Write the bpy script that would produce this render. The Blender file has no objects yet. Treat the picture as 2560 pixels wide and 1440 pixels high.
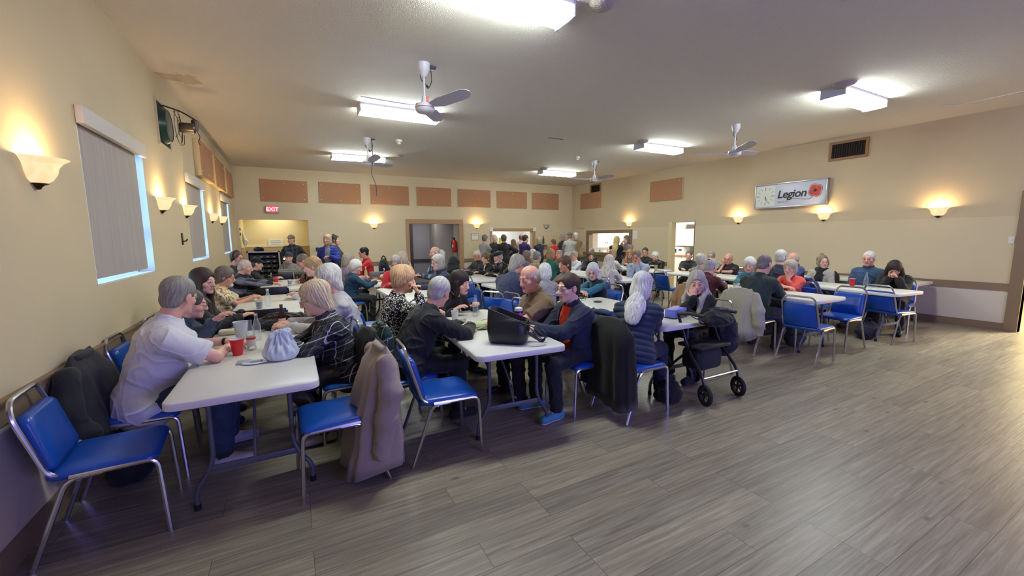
import bpy, bmesh, math, random
import numpy as np
from math import sin, cos, pi, radians
from mathutils import Vector, Matrix

S = bpy.context.scene
COL = S.collection

# ------------------------------------------------------------------ camera
cam_d = bpy.data.cameras.new('camera')
cam_d.sensor_fit = 'HORIZONTAL'
cam_d.sensor_width = 36.0
cam_d.lens = 14.394
cam_d.clip_start = 0.05
cam = bpy.data.objects.new('camera', cam_d)
COL.objects.link(cam)
def camera_matrix(yaw, pitch, roll, loc):
    fwd = Vector((sin(yaw)*cos(pitch), cos(yaw)*cos(pitch), -sin(pitch)))
    right = Vector((cos(yaw), -sin(yaw), 0))
    down = fwd.cross(right)
    r2 = right*cos(roll) + down*sin(roll)
    d2 = -right*sin(roll) + down*cos(roll)
    m = Matrix((r2, -d2, -fwd)).transposed().to_4x4()
    m.translation = loc
    return m
cam.matrix_world = camera_matrix(0.49242592, 0.12544354, 0.00788227, Vector((0, 0, 1.6)))
S.camera = cam

# ------------------------------------------------------------------ light, world, exposure
S.view_settings.view_transform = 'Standard'
S.view_settings.look = 'None'
S.view_settings.gamma = 1.0
S.view_settings.use_curve_mapping = False
S.view_settings.exposure = 0.97
S.cycles.max_bounces = 6
S.cycles.diffuse_bounces = 4
S.cycles.glossy_bounces = 3
S.cycles.transmission_bounces = 6
S.cycles.transparent_max_bounces = 8
S.cycles.adaptive_threshold = 0.03
S.cycles.caustics_reflective = False
S.cycles.caustics_refractive = False
S.cycles.sample_clamp_indirect = 4.0

wd = bpy.data.worlds.new('sky')
S.world = wd
wd.use_nodes = True
wd.node_tree.nodes['Background'].inputs[0].default_value = (0.32, 0.62, 1.0, 1)
wd.node_tree.nodes['Background'].inputs[1].default_value = 14.0

def area_light(name, loc, aim, size, power, col, size_y=None, spread=180):
    d = bpy.data.lights.new(name, 'AREA')
    d.shape = 'RECTANGLE'
    d.size = size
    d.size_y = size_y or size
    d.energy = power
    d.color = col
    d.spread = radians(spread)
    o = bpy.data.objects.new(name, d)
    COL.objects.link(o)
    o.location = loc
    o.rotation_euler = (Vector(aim) - Vector(loc)).to_track_quat('-Z', 'Y').to_euler()
    return o
# blue stage wash behind the photographer, daylit lobby through the right-hand opening
area_light('stage_wash', (3.2, -4.6, 2.5), (4.5, 6.0, 0.6), 2.6, 120, (0.20, 0.19, 1.0), 0.5)
area_light('rear_fill', (5.4, -4.7, 1.9), (4.5, 3.0, 0.8), 3.2, 26, (0.86, 0.92, 1.0), 1.5)  # added cool fill from behind the camera; the rear wall has no window
area_light('lobby_light', (11.9, 0.9, 2.9), (10.9, 0.9, 0.4), 1.2, 190, (1.0, 0.96, 0.78))
area_light('kitchen_light', (11.8, 9.4, 2.5), (12.2, 9.8, 0), 1.2, 42, (1.0, 0.98, 0.9))
area_light('kitchen_light', (12.0, 11.8, 2.5), (12.2, 11.8, 0), 1.4, 55, (1.0, 0.98, 0.9))
area_light('bar_light', (7.5, 15.3, 2.5), (7.5, 15.3, 0), 1.2, 30, (0.95, 1.0, 1.0))
area_light('corridor_fill', (4.3, 14.8, 2.35), (4.3, 15.2, 0), 0.9, 9, (1.0, 0.97, 0.95))  # added dim fill that lifts the corridor walls, no fixture there
area_light('alcove_light', (-0.4, 14.7, 2.35), (-0.4, 14.9, 0), 0.9, 7, (1.0, 0.93, 0.72))

LAMP_POWER = 26.0
SCONCE_POWER = 6.5
FIXTURES = [(1.65, 3.19), (1.65, 6.75), (1.6, 10.85), (7.28, 3.1), (7.4, 6.78), (7.4, 10.78)]

# ------------------------------------------------------------------ helpers
def tag(o, label=None, cat=None, group=None, kind=None):
    if label: o['label'] = label
    if cat: o['category'] = cat
    if group: o['group'] = group
    if kind: o['kind'] = kind
    return o

def lin(c):
    return tuple((x/255/12.92 if x/255 <= 0.04045 else ((x/255+0.055)/1.055)**2.4) for x in c) + (1.0,)

MATS = {}
def M(name, col=(200, 200, 200), rough=0.5, metal=0.0, spec=0.5, emit=None, estr=0.0, trans=0.0, alpha=1.0, sheen=0.0, bump=0.0, bscale=60.0, var=0.0, vscale=8.0, vst=(1, 1, 1), coat=0.0):
    if name in MATS: return MATS[name]
    m = bpy.data.materials.new(name)
    m.use_nodes = True
    nt = m.node_tree
    b = nt.nodes['Principled BSDF']
    b.inputs['Base Color'].default_value = lin(col)
    b.inputs['Roughness'].default_value = rough
    b.inputs['Metallic'].default_value = metal
    b.inputs['Specular IOR Level'].default_value = spec
    b.inputs['Transmission Weight'].default_value = trans
    b.inputs['Alpha'].default_value = alpha
    b.inputs['Sheen Weight'].default_value = sheen
    b.inputs['Coat Weight'].default_value = coat
    if emit:
        b.inputs['Emission Color'].default_value = lin(emit)
        b.inputs['Emission Strength'].default_value = estr
    if bump or var:
        tc = nt.nodes.new('ShaderNodeTexCoord')
        if bump:
            n = nt.nodes.new('ShaderNodeTexNoise')
            n.inputs['Scale'].default_value = bscale
            n.inputs['Detail'].default_value = 2
            nt.links.new(tc.outputs['Object'], n.inputs['Vector'])
            bp = nt.nodes.new('ShaderNodeBump')
            bp.inputs['Strength'].default_value = bump
            bp.inputs['Distance'].default_value = 0.01
            nt.links.new(n.outputs['Fac'], bp.inputs['Height'])
            nt.links.new(bp.outputs['Normal'], b.inputs['Normal'])
        if var:
            mp = nt.nodes.new('ShaderNodeMapping')
            mp.inputs['Scale'].default_value = vst
            nt.links.new(tc.outputs['Object'], mp.inputs['Vector'])
            n2 = nt.nodes.new('ShaderNodeTexNoise')
            n2.inputs['Scale'].default_value = vscale
            n2.inputs['Detail'].default_value = 3
            nt.links.new(mp.outputs['Vector'], n2.inputs['Vector'])
            rp = nt.nodes.new('ShaderNodeValToRGB')
            c = lin(col)
            rp.color_ramp.elements[0].position = 0.3
            rp.color_ramp.elements[1].position = 0.7
            rp.color_ramp.elements[0].color = tuple(x*(1-var) for x in c[:3]) + (1,)
            rp.color_ramp.elements[1].color = tuple(min(1, x*(1+var)) for x in c[:3]) + (1,)
            nt.links.new(n2.outputs['Fac'], rp.inputs['Fac'])
            nt.links.new(rp.outputs['Color'], b.inputs['Base Color'])
    MATS[name] = m
    return m

def fillet(pts, r, n=5):
    """Round the inner corners of a polyline."""
    pts = [Vector(p) for p in pts]
    out = [pts[0]]
    for i in range(1, len(pts)-1):
        a, b, c = pts[i-1], pts[i], pts[i+1]
        d1, d2 = (a-b), (c-b)
        q = min(r, d1.length*0.48, d2.length*0.48)
        p1, p2 = b + d1.normalized()*q, b + d2.normalized()*q
        for k in range(n+1):
            t = k/n
            out.append(p1*(1-t)**2 + b*2*t*(1-t) + p2*t*t)
    out.append(pts[-1])
    return out

class MB:
    """Collects shapes, builds ONE mesh object."""
    def __init__(s):
        s.v, s.f, s.m = [], [], []
    def add(s, vs, fs, mi=0, mat=None):
        o = len(s.v)
        if mat is not None: vs = [mat @ Vector(v) for v in vs]
        s.v += [tuple(v) for v in vs]
        s.f += [tuple(i+o for i in f) for f in fs]
        s.m += [mi]*len(fs)
        return s
    def box(s, a, b, mi=0, mat=None):
        x0, y0, z0 = a; x1, y1, z1 = b
        vs = [(x0,y0,z0),(x1,y0,z0),(x1,y1,z0),(x0,y1,z0),(x0,y0,z1),(x1,y0,z1),(x1,y1,z1),(x0,y1,z1)]
        return s.add(vs, [(3,2,1,0),(4,5,6,7),(0,1,5,4),(1,2,6,5),(2,3,7,6),(3,0,4,7)], mi, mat)
    def rbox(s, a, b, r=0.01, seg=2, mi=0, mat=None):
        bm = bmesh.new()
        bmesh.ops.create_cube(bm, size=1)
        c = [(a[i]+b[i])/2 for i in range(3)]; d = [abs(b[i]-a[i]) for i in range(3)]
        for v in bm.verts: v.co = Vector((c[0]+v.co.x*d[0], c[1]+v.co.y*d[1], c[2]+v.co.z*d[2]))
        bmesh.ops.bevel(bm, geom=list(bm.edges), offset=min(r, min(d)*0.49), segments=seg, profile=0.5, affect='EDGES')
        bm.verts.index_update()
        s.add([v.co.copy() for v in bm.verts], [[v.index for v in f.verts] for f in bm.faces], mi, mat)
        bm.free()
        return s
    def tube(s, pts, r, n=8, mi=0, caps=True, flat=1.0, up=None, mat=None):
        pts = [Vector(p) for p in pts]
        rs = r if isinstance(r, (list, tuple)) else [r]*len(pts)
        t0 = (pts[1]-pts[0]).normalized()
        ref = Vector(up) if up else (Vector((0,0,1)) if abs(t0.z) < 0.9 else Vector((1,0,0)))
        nrm = (ref - t0*ref.dot(t0)).normalized()
        vs, fs = [], []
        for i, p in enumerate(pts):
            if i == 0: t = t0
            elif i == len(pts)-1: t = (pts[i]-pts[i-1]).normalized()
            else: t = ((pts[i+1]-p).normalized() + (p-pts[i-1]).normalized()).normalized()
            nrm = (nrm - t*nrm.dot(t))
            nrm = nrm.normalized() if nrm.length > 1e-6 else t.orthogonal().normalized()
            bn = t.cross(nrm)
            for k in range(n):
                a = 2*pi*k/n
                vs.append(p + nrm*cos(a)*rs[i]*flat + bn*sin(a)*rs[i])
        for i in range(len(pts)-1):
            for k in range(n):
                k2 = (k+1) % n
                fs.append((i*n+k, i*n+k2, (i+1)*n+k2, (i+1)*n+k))
        if caps:
            fs.append(tuple(range(n))[::-1]); fs.append(tuple((len(pts)-1)*n+k for k in range(n)))
        return s.add(vs, fs, mi, mat)
    def lathe(s, prof, n=20, c=(0,0,0), mi=0, mat=None, a0=0.0, a1=2*pi):
        full = abs(a1-a0-2*pi) < 1e-6
        cnt = n if full else n+1
        vs, fs = [], []
        for (r, z) in prof:
            for k in range(cnt):
                a = a0+(a1-a0)*k/n
                vs.append((c[0]+r*cos(a), c[1]+r*sin(a), c[2]+z))
        for i in range(len(prof)-1):
            for k in range(n):
                k2 = (k+1) % cnt
                fs.append((i*cnt+k, i*cnt+k2, (i+1)*cnt+k2, (i+1)*cnt+k))
        return s.add(vs, fs, mi, mat)
    def ball(s, c, r, n=12, mi=0, mat=None):
        rx, ry, rz = r if isinstance(r, (tuple, list)) else (r, r, r)
        vs, fs = [], []
        h = n//2
        for i in range(h+1):
            th = pi*i/h
            for k in range(n):
                a = 2*pi*k/n
                vs.append((c[0]+rx*sin(th)*cos(a), c[1]+ry*sin(th)*sin(a), c[2]-rz*cos(th)))
        for i in range(h):
            for k in range(n):
                k2 = (k+1) % n
                fs.append((i*n+k, i*n+k2, (i+1)*n+k2, (i+1)*n+k))
        return s.add(vs, fs, mi, mat)
    def prism(s, outline, z0, z1, mi=0, mat=None):
        n = len(outline)
        vs = [(x, y, z0) for x, y in outline] + [(x, y, z1) for x, y in outline]
        fs = [tuple(range(n))[::-1], tuple(range(n, 2*n))] + [(k, (k+1) % n, n+(k+1) % n, n+k) for k in range(n)]
        return s.add(vs, fs, mi, mat)
    def build(s, name, mats, parent=None, smooth=True, ang=40, loc=None, rot=None):
        me = bpy.data.meshes.new(name)
        me.from_pydata(s.v, [], s.f)
        bm = bmesh.new(); bm.from_mesh(me)
        bmesh.ops.remove_doubles(bm, verts=bm.verts, dist=1e-5)
        bmesh.ops.recalc_face_normals(bm, faces=bm.faces)
        keep = len(bm.faces) == len(s.m)
        bm.to_mesh(me); bm.free()
        ml = mats if isinstance(mats, (list, tuple)) else [mats]
        for m in ml: me.materials.append(m)
        if len(ml) > 1 and keep: me.polygons.foreach_set('material_index', s.m)
        if smooth:
            me.shade_smooth()
            me.set_sharp_from_angle(angle=radians(ang))
        me.update()
        o = bpy.data.objects.new(name, me)
        COL.objects.link(o)
        if parent: o.parent = parent
        if loc: o.location = loc
        if rot: o.rotation_euler = rot
        return o

def empty(name, loc, rz=0.0):
    o = bpy.data.objects.new(name, None)
    o.empty_display_size = 0.1
    COL.objects.link(o)
    o.location = loc
    o.rotation_euler = (0, 0, rz)
    return o

def copy_tree(o, parent=None):
    c = o.copy()
    COL.objects.link(c)
    c.parent = parent
    for ch in list(o.children): copy_tree(ch, c)
    return c

def structure(mb, name, mats, label, cat, **k):
    return tag(mb.build(name, mats, **k), label, cat, kind='structure')

def text_mesh(body, size, mat, name, parent=None, loc=(0,0,0), rot=(0,0,0), shear=0.0, extrude=0.001, bold=0.0, spacing=1.0, align='CENTER'):
    cu = bpy.data.curves.new(name, 'FONT')
    cu.body = body; cu.size = size; cu.shear = shear; cu.extrude = extrude; cu.offset = bold
    cu.align_x = align; cu.align_y = 'CENTER'; cu.space_character = spacing
    tmp = bpy.data.objects.new(name, cu)
    COL.objects.link(tmp)
    dg = bpy.context.evaluated_depsgraph_get()
    me = bpy.data.meshes.new_from_object(tmp.evaluated_get(dg))
    bpy.data.objects.remove(tmp)
    me.name = name
    me.materials.clear(); me.materials.append(mat)
    o = bpy.data.objects.new(name, me)
    COL.objects.link(o)
    o.parent = parent; o.location = loc; o.rotation_euler = rot
    return o

# ------------------------------------------------------------------ the room
XL, XR, YB, ZC, YR = -1.31, 10.2, 13.77, 3.58, -5.0
TRIM = M('brown_trim_paint', (134, 112, 90), 0.5, bump=0.05, bscale=90)
WHITE = M('white_paint', (228, 226, 220), 0.5)
CREAM = M('cream_paint', (226, 210, 160), 0.7)

def wall_paint(name, up, mid, low, zline=1.85, zrail=0.7):
    m = M(name, up, 0.75, bump=0.06, bscale=140)
    nt = m.node_tree
    b = nt.nodes['Principled BSDF']
    g = nt.nodes.new('ShaderNodeNewGeometry')
    sx = nt.nodes.new('ShaderNodeSeparateXYZ')
    nt.links.new(g.outputs['Position'], sx.inputs[0])
    no = nt.nodes.new('ShaderNodeTexNoise'); no.inputs['Scale'].default_value = 1.7; no.inputs['Detail'].default_value = 5
    nt.links.new(g.outputs['Position'], no.inputs['Vector'])
    last = None
    for z, c in ((None, up), (zline, mid), (zrail, low)):
        if last is None:
            rgb = nt.nodes.new('ShaderNodeMix'); rgb.data_type = 'RGBA'
            rgb.inputs[6].default_value = lin(tuple(x*0.96 for x in c)); rgb.inputs[7].default_value = lin(tuple(min(255, x*1.03) for x in c))
            nt.links.new(no.outputs['Fac'], rgb.inputs[0]); last = rgb.outputs[2]; continue
        lt = nt.nodes.new('ShaderNodeMath'); lt.operation = 'LESS_THAN'; lt.inputs[1].default_value = z
        nt.links.new(sx.outputs['Z'], lt.inputs[0])
        mx = nt.nodes.new('ShaderNodeMix'); mx.data_type = 'RGBA'; mx.inputs[7].default_value = lin(c)
        nt.links.new(lt.outputs[0], mx.inputs[0]); nt.links.new(last, mx.inputs[6]); last = mx.outputs[2]
    nt.links.new(last, b.inputs['Base Color'])
    return m
WALL_L = wall_paint('beige_wall_paint_left', (208, 191, 156), (208, 191, 156), (204, 190, 172))
WALL_B = wall_paint('beige_wall_paint_back', (212, 195, 160), (212, 195, 160), (212, 200, 182))
WALL_R = wall_paint('beige_wall_paint_right', (203, 184, 150), (211, 194, 160), (212, 200, 184), zline=1.86)

def holed(mb, axis, pos, t, u0, u1, z0, z1, holes):
    us = sorted({u0, u1, *[h[0] for h in holes], *[h[1] for h in holes]})
    zs = sorted({z0, z1, *[h[2] for h in holes], *[h[3] for h in holes]})
    for i in range(len(us)-1):
        for j in range(len(zs)-1):
            cu, cz = (us[i]+us[i+1])/2, (zs[j]+zs[j+1])/2
            if any(h[0] < cu < h[1] and h[2] < cz < h[3] for h in holes): continue
            if axis == 'x': mb.box((pos, us[i], zs[j]), (pos+t, us[i+1], zs[j+1]))
            else: mb.box((us[i], pos, zs[j]), (us[i+1], pos+t, zs[j+1]))
    return mb

WIN = [(4.21, 5.74, 1.25, 2.5), (7.7, 9.13, 1.25, 2.5), (11.13, 12.5, 1.25, 2.5)]
structure(holed(MB(), 'x', XL, -0.18, YR, YB+0.15, -0.05, ZC, WIN), 'wall_left', WALL_L, 'long beige left wall with three shaded windows', 'wall', smooth=False)
structure(holed(MB(), 'y', YB, 0.15, XL, XR+0.15, -0.05, ZC, [(-1.25, 0.5, -0.05, 2.13), (3.51, 5.28, -0.05, 2.05), (6.57, 8.29, 0.95, 1.79)]), 'wall_back', WALL_B, 'beige far wall with alcove, doorway and serving hatch', 'wall', smooth=False)
structure(holed(MB(), 'x', XR, 0.15, YR, YB, -0.05, ZC, [(0.3, 1.84, -0.05, 2.14), (7.95, 8.73, -0.05, 1.97), (10.5, 12.64, 0.98, 1.69)]), 'wall_right', WALL_R, 'long beige right wall carrying the clock sign', 'wall', smooth=False)
structure(MB().box((XL-0.15, YR-0.15, -0.05), (XR+0.15, YR, ZC)), 'wall_rear', WALL_B, 'beige wall behind the photographer', 'wall', smooth=False)

def floor_mat():
    m = M('grey_oak_vinyl_planks', (150, 138, 124), 0.42)
    nt = m.node_tree; b = nt.nodes['Principled BSDF']; L = nt.links.new
    g = nt.nodes.new('ShaderNodeNewGeometry')
    br = nt.nodes.new('ShaderNodeTexBrick')
    br.offset = 0.37; br.offset_frequency = 3; br.squash_frequency = 1
    br.inputs['Scale'].default_value = 1.0
    br.inputs['Brick Width'].default_value = 1.22; br.inputs['Row Height'].default_value = 0.182
    br.inputs['Mortar Size'].default_value = 0.0016; br.inputs['Mortar Smooth'].default_value = 0.3
    br.inputs['Color1'].default_value = (0, 0, 0, 1); br.inputs['Color2'].default_value = (1, 1, 1, 1); br.inputs['Mortar'].default_value = (0.5, 0.5, 0.5, 1)
    L(g.outputs['Position'], br.inputs['Vector'])
    mp = nt.nodes.new('ShaderNodeMapping'); mp.inputs['Scale'].default_value = (1.0, 23, 1)
    add = nt.nodes.new('ShaderNodeVectorMath'); add.operation = 'ADD'
    sc = nt.nodes.new('ShaderNodeVectorMath'); sc.operation = 'SCALE'; sc.inputs[3].default_value = 7.0
    L(br.outputs['Color'], sc.inputs[0]); L(g.outputs['Position'], add.inputs[0]); L(sc.outputs[0], add.inputs[1]); L(add.outputs[0], mp.inputs['Vector'])
    n1 = nt.nodes.new('ShaderNodeTexNoise'); n1.inputs['Scale'].default_value = 2.2; n1.inputs['Detail'].default_value = 6; n1.inputs['Roughness'].default_value = 0.62; n1.inputs['Distortion'].default_value = 0.6
    L(mp.outputs[0], n1.inputs['Vector'])
    rp = nt.nodes.new('ShaderNodeValToRGB'); e = rp.color_ramp.elements
    e[0].position = 0.30; e[0].color = lin((114, 107, 94)); e[1].position = 0.68; e[1].color = lin((164, 156, 138))
    e2 = rp.color_ramp.elements.new(0.5); e2.color = lin((141, 133, 116))
    L(n1.outputs['Fac'], rp.inputs['Fac'])
    # knots
    mk = nt.nodes.new('ShaderNodeMapping'); mk.inputs['Scale'].default_value = (1.0, 2.2, 1)
    L(add.outputs[0], mk.inputs['Vector'])
    vo = nt.nodes.new('ShaderNodeTexVoronoi'); vo.inputs['Scale'].default_value = 1.6
    L(mk.outputs[0], vo.inputs['Vector'])
    kr = nt.nodes.new('ShaderNodeValToRGB'); kr.color_ramp.elements[0].position = 0.02; kr.color_ramp.elements[0].color = (0.45, 0.43, 0.42, 1); kr.color_ramp.elements[1].position = 0.07; kr.color_ramp.elements[1].color = (1, 1, 1, 1)
    L(vo.outputs['Distance'], kr.inputs['Fac'])
    mul = nt.nodes.new('ShaderNodeMix'); mul.data_type = 'RGBA'; mul.blend_type = 'MULTIPLY'; mul.inputs[0].default_value = 1
    L(rp.outputs['Color'], mul.inputs[6]); L(kr.outputs['Color'], mul.inputs[7])
    tone = nt.nodes.new('ShaderNodeMix'); tone.data_type = 'RGBA'; tone.inputs[6].default_value = (0.83, 0.82, 0.83, 1); tone.inputs[7].default_value = (1.12, 1.10, 1.06, 1)
    L(br.outputs['Color'], tone.inputs[0])
    mul2 = nt.nodes.new('ShaderNodeMix'); mul2.data_type = 'RGBA'; mul2.blend_type = 'MULTIPLY'; mul2.inputs[0].default_value = 1
    L(mul.outputs[2], mul2.inputs[6]); L(tone.outputs[2], mul2.inputs[7])
    seam = nt.nodes.new('ShaderNodeMix'); seam.data_type = 'RGBA'; seam.inputs[7].default_value = lin((72, 66, 58))
    L(br.outputs['Fac'], seam.inputs[0]); L(mul2.outputs[2], seam.inputs[6])
    L(seam.outputs[2], b.inputs['Base Color'])
    rr = nt.nodes.new('ShaderNodeMapRange'); rr.inputs[3].default_value = 0.28; rr.inputs[4].default_value = 0.44
    L(n1.outputs['Fac'], rr.inputs[0]); L(rr.outputs[0], b.inputs['Roughness'])
    bp = nt.nodes.new('ShaderNodeBump'); bp.inputs['Strength'].default_value = 0.25; bp.inputs['Distance'].default_value = 0.004
    L(n1.outputs['Fac'], bp.inputs['Height']); L(bp.outputs['Normal'], b.inputs['Normal'])
    return m
structure(MB().box((XL-0.2, YR-0.2, -0.08), (14.0, 17.2, 0.0)), 'floor', floor_mat(), 'grey oak plank floor across the hall', 'floor', smooth=False)

def ceil_mat():
    m = M('stippled_ceiling', (216, 210, 204), 0.9)
    nt = m.node_tree; b = nt.nodes['Principled BSDF']; L = nt.links.new
    g = nt.nodes.new('ShaderNodeNewGeometry')
    v = nt.nodes.new('ShaderNodeTexVoronoi'); v.inputs['Scale'].default_value = 95
    L(g.outputs['Position'], v.inputs['Vector'])
    n = nt.nodes.new('ShaderNodeTexNoise'); n.inputs['Scale'].default_value = 48; n.inputs['Detail'].default_value = 2
    L(g.outputs['Position'], n.inputs['Vector'])
    s = nt.nodes.new('ShaderNodeMath'); s.operation = 'SUBTRACT'
    L(n.outputs['Fac'], s.inputs[0]); L(v.outputs['Distance'], s.inputs[1])
    bp = nt.nodes.new('ShaderNodeBump'); bp.inputs['Strength'].default_value = 0.5; bp.inputs['Distance'].default_value = 0.007
    L(s.outputs[0], bp.inputs['Height']); L(bp.outputs['Normal'], b.inputs['Normal'])
    # water stain beside the left wall
    d = nt.nodes.new('ShaderNodeVectorMath'); d.operation = 'DISTANCE'; d.inputs[1].default_value = (-1.05, 6.68, ZC)
    n2 = nt.nodes.new('ShaderNodeTexNoise'); n2.inputs['Scale'].default_value = 5
    L(g.outputs['Position'], n2.inputs['Vector'])
    L(g.outputs['Position'], d.inputs[0])
    ad = nt.nodes.new('ShaderNodeMath'); ad.operation = 'MULTIPLY_ADD'; ad.inputs[1].default_value = 0.45
    L(n2.outputs['Fac'], ad.inputs[0]); L(d.outputs['Value'], ad.inputs[2])
    lt = nt.nodes.new('ShaderNodeMath'); lt.operation = 'LESS_THAN'; lt.inputs[1].default_value = 0.42
    L(ad.outputs[0], lt.inputs[0])
    mx = nt.nodes.new('ShaderNodeMix'); mx.data_type = 'RGBA'; mx.inputs[6].default_value = lin((216, 210, 204)); mx.inputs[7].default_value = lin((190, 178, 164))
    L(lt.outputs[0], mx.inputs[0]); L(mx.outputs[2], b.inputs['Base Color'])
    return m
structure(MB().box((XL-0.2, YR-0.2, ZC), (XR+0.2, YB+0.2, ZC+0.1)), 'ceiling', ceil_mat(), 'stippled flat ceiling of the hall', 'ceiling', smooth=False)

# rails, baseboards, casings
mb = MB().box((XL, YR, 0.705), (XL+0.022, YB, 0.815)).box((XL, YR, 0.812), (XL+0.034, YB, 0.826))
structure(mb, 'trim_1', TRIM, 'brown chair rail along the left wall', 'trim', smooth=False)
structure(MB().box((XL, YR, 0), (XL+0.02, YB, 0.13)), 'baseboard_left', TRIM, 'brown baseboard along the left wall', 'baseboard', smooth=False)
mb = MB().box((0.5, YB-0.022, 0.70), (3.4, YB, 0.82)).box((5.43, YB-0.022, 0.70), (XR, YB, 0.82))
structure(mb, 'trim_2', TRIM, 'brown chair rail along the far wall', 'trim', smooth=False)
structure(MB().box((0.5, YB-0.02, 0), (3.4, YB, 0.12)).box((5.43, YB-0.02, 0), (XR, YB, 0.12)), 'baseboard_back', TRIM, 'brown baseboard along the far wall', 'baseboard', smooth=False)
mb = MB()
for a, b_ in ((1.98, 7.95), (8.85, YB)): mb.box((XR-0.022, a, 0.66), (XR, b_, 0.775))
structure(mb, 'trim_3', TRIM, 'brown chair rail along the right wall', 'trim', smooth=False)
mb = MB()
for a, b_ in ((1.98, 7.95), (8.85, YB)): mb.box((XR-0.02, a, 0), (XR, b_, 0.125))
structure(mb, 'baseboard_right', TRIM, 'brown baseboard along the right wall', 'baseboard', smooth=False)
mb = MB().box((XR-0.03, 1.84, 0), (XR+0.16, 1.985, 2.25)).box((XR-0.03, 0.16, 0), (XR+0.16, 0.3, 2.25)).box((XR-0.03, 0.3, 2.14), (XR+0.16, 1.84, 2.25))
structure(mb, 'trim_4', TRIM, 'brown casing of the lobby opening at the right edge', 'trim', smooth=False)
mb = MB().box((3.4, YB-0.03, 0), (3.515, YB+0.16, 2.2)).box((5.275, YB-0.03, 0), (5.43, YB+0.16, 2.2)).box((3.515, YB-0.03, 2.045), (5.275, YB+0.16, 2.2))
structure(mb, 'trim_5', M('light_brown_casing', (168, 134, 98), 0.5), 'light brown casing around the dark far doorway', 'trim', smooth=False)
mb = MB().box((6.49, YB-0.03, 0.84), (6.575, YB+0.16, 1.80)).box((8.285, YB-0.03, 0.84), (8.43, YB+0.16, 1.80)).box((6.60, YB-0.03, 1.785), (8.32, YB+0.16, 1.90)).box((6.4, YB-0.14, 0.84), (8.5, YB+0.16, 0.95))
mb.box((6.47, YB-0.035, 1.79), (6.6, YB, 1.93), 1).box((8.32, YB-0.035, 1.79), (8.45, YB, 1.93), 1)
structure(mb, 'trim_6', [MATS['light_brown_casing'], WHITE], 'brown casing with white corner blocks around the serving hatch', 'trim', smooth=False)
mb = MB().box((XR-0.03, 10.38, 0.9), (XR+0.16, 10.505, 1.8)).box((XR-0.03, 12.635, 0.9), (XR+0.16, 12.8, 1.8)).box((XR-0.03, 10.505, 1.685), (XR+0.16, 12.635, 1.8)).box((XR-0.13, 10.3, 0.88), (XR+0.16, 12.85, 0.98))
structure(mb, 'trim_7', TRIM, 'brown casing around the kitchen hatch in the right wall', 'trim', smooth=False)
mb = MB().box((XR-0.02, 8.72, 0), (XR+0.16, 8.85, 2.0)).box((XR, 7.93, 0), (XR+0.16, 7.955, 2.0))
structure(mb, 'trim_8', M('cream_casing', (222, 205, 160), 0.5), 'cream frame of the bright kitchen doorway', 'trim', smooth=False)

# rooms beyond the openings
GREY = M('grey_back_room_paint', (150, 148, 150), 0.8)
mb = MB().box((-1.30, 15.3, 0), (0.9, 15.4, 2.6)).box((-1.40, YB+0.15, 0), (-1.25, 15.4, 2.6)).box((0.75, YB+0.15, 0), (0.9, 15.4, 2.6)).box((-1.4, YB+0.15, 2.5), (0.9, 15.4, 2.6))
mb.box((-1.25, 15.28, 0), (0.75, 15.3, 1.33), 1).box((-1.25, 15.27, 1.33), (0.75, 15.3, 1.36)).box((-1.25, YB+0.16, 0), (-1.235, 15.28, 1.33), 1).box((0.735, YB+0.16, 0), (0.75, 15.28, 1.33), 1)
structure(mb, 'wall_alcove', [CREAM, M('tan_wainscot', (178, 152, 112), 0.7)], 'cream alcove walls with tan lower half behind the sound rack', 'wall', smooth=False)
mb = MB().box((2.9, 15.9, 0), (6.2, 16.0, 2.5)).box((2.9, YB+0.15, 0), (3.0, 15.9, 2.5)).box((5.52, YB+0.15, 0), (5.62, 15.9, 2.5)).box((2.9, YB+0.15, 2.4), (5.85, 16.0, 2.5))
mb.box((4.05, 15.78, 0), (4.16, 15.9, 2.4), 1).box((2.95, 15.86, 0.62), (5.75, 15.9, 0.74), 1).box((4.85, 15.0, 0), (4.95, 15.9, 2.2), 2).box((4.95, 15.0, 0), (5.52, 15.05, 2.4), 2)
structure(mb, 'wall_corridor', [GREY, M('dark_brown_wood', (70, 56, 48), 0.5), M('corridor_door_paint', (160, 155, 148), 0.6)], 'grey corridor walls beyond the far doorway', 'wall', smooth=False)
mb = MB().box((6.0, 16.2, 0), (9.4, 16.3, 2.7)).box((5.9, YB+0.15, 0), (6.0, 16.3, 2.7)).box((9.3, YB+0.15, 0), (9.4, 16.3, 2.7)).box((5.9, YB+0.15, 2.6), (9.4, 16.3, 2.7)).box((7.62, 16.1, 0.9), (7.66, 16.2, 2.5), 1)
structure(mb, 'wall_bar', [M('white_bar_wall', (225, 224, 222), 0.6), GREY], 'white bar room walls behind the serving hatch', 'wall', smooth=False)
mb = MB().box((13.4, 6.8, 0), (13.5, 13.9, 2.7)).box((XR+0.15, 6.7, 0), (13.5, 6.8, 2.7)).box((XR+0.15, 13.8, 0), (13.5, 13.9, 2.7)).box((XR+0.15, 6.7, 2.65), (13.5, 13.9, 2.75))
structure(mb, 'wall_kitchen', WHITE, 'white kitchen walls behind the hatch', 'wall', smooth=False)
mb = MB().box((12.6, -0.7, 0), (12.7, 2.9, 3.2)).box((XR+0.15, 2.5, 0), (12.6, 2.6, 3.2)).box((XR+0.15, -0.8, 0), (12.6, -0.7, 3.2)).box((XR+0.15, -0.8, 3.1), (12.7, 2.6, 3.2))
structure(mb, 'wall_lobby', CREAM, 'cream lobby wall beyond the right-hand opening', 'wall', smooth=False)

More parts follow.
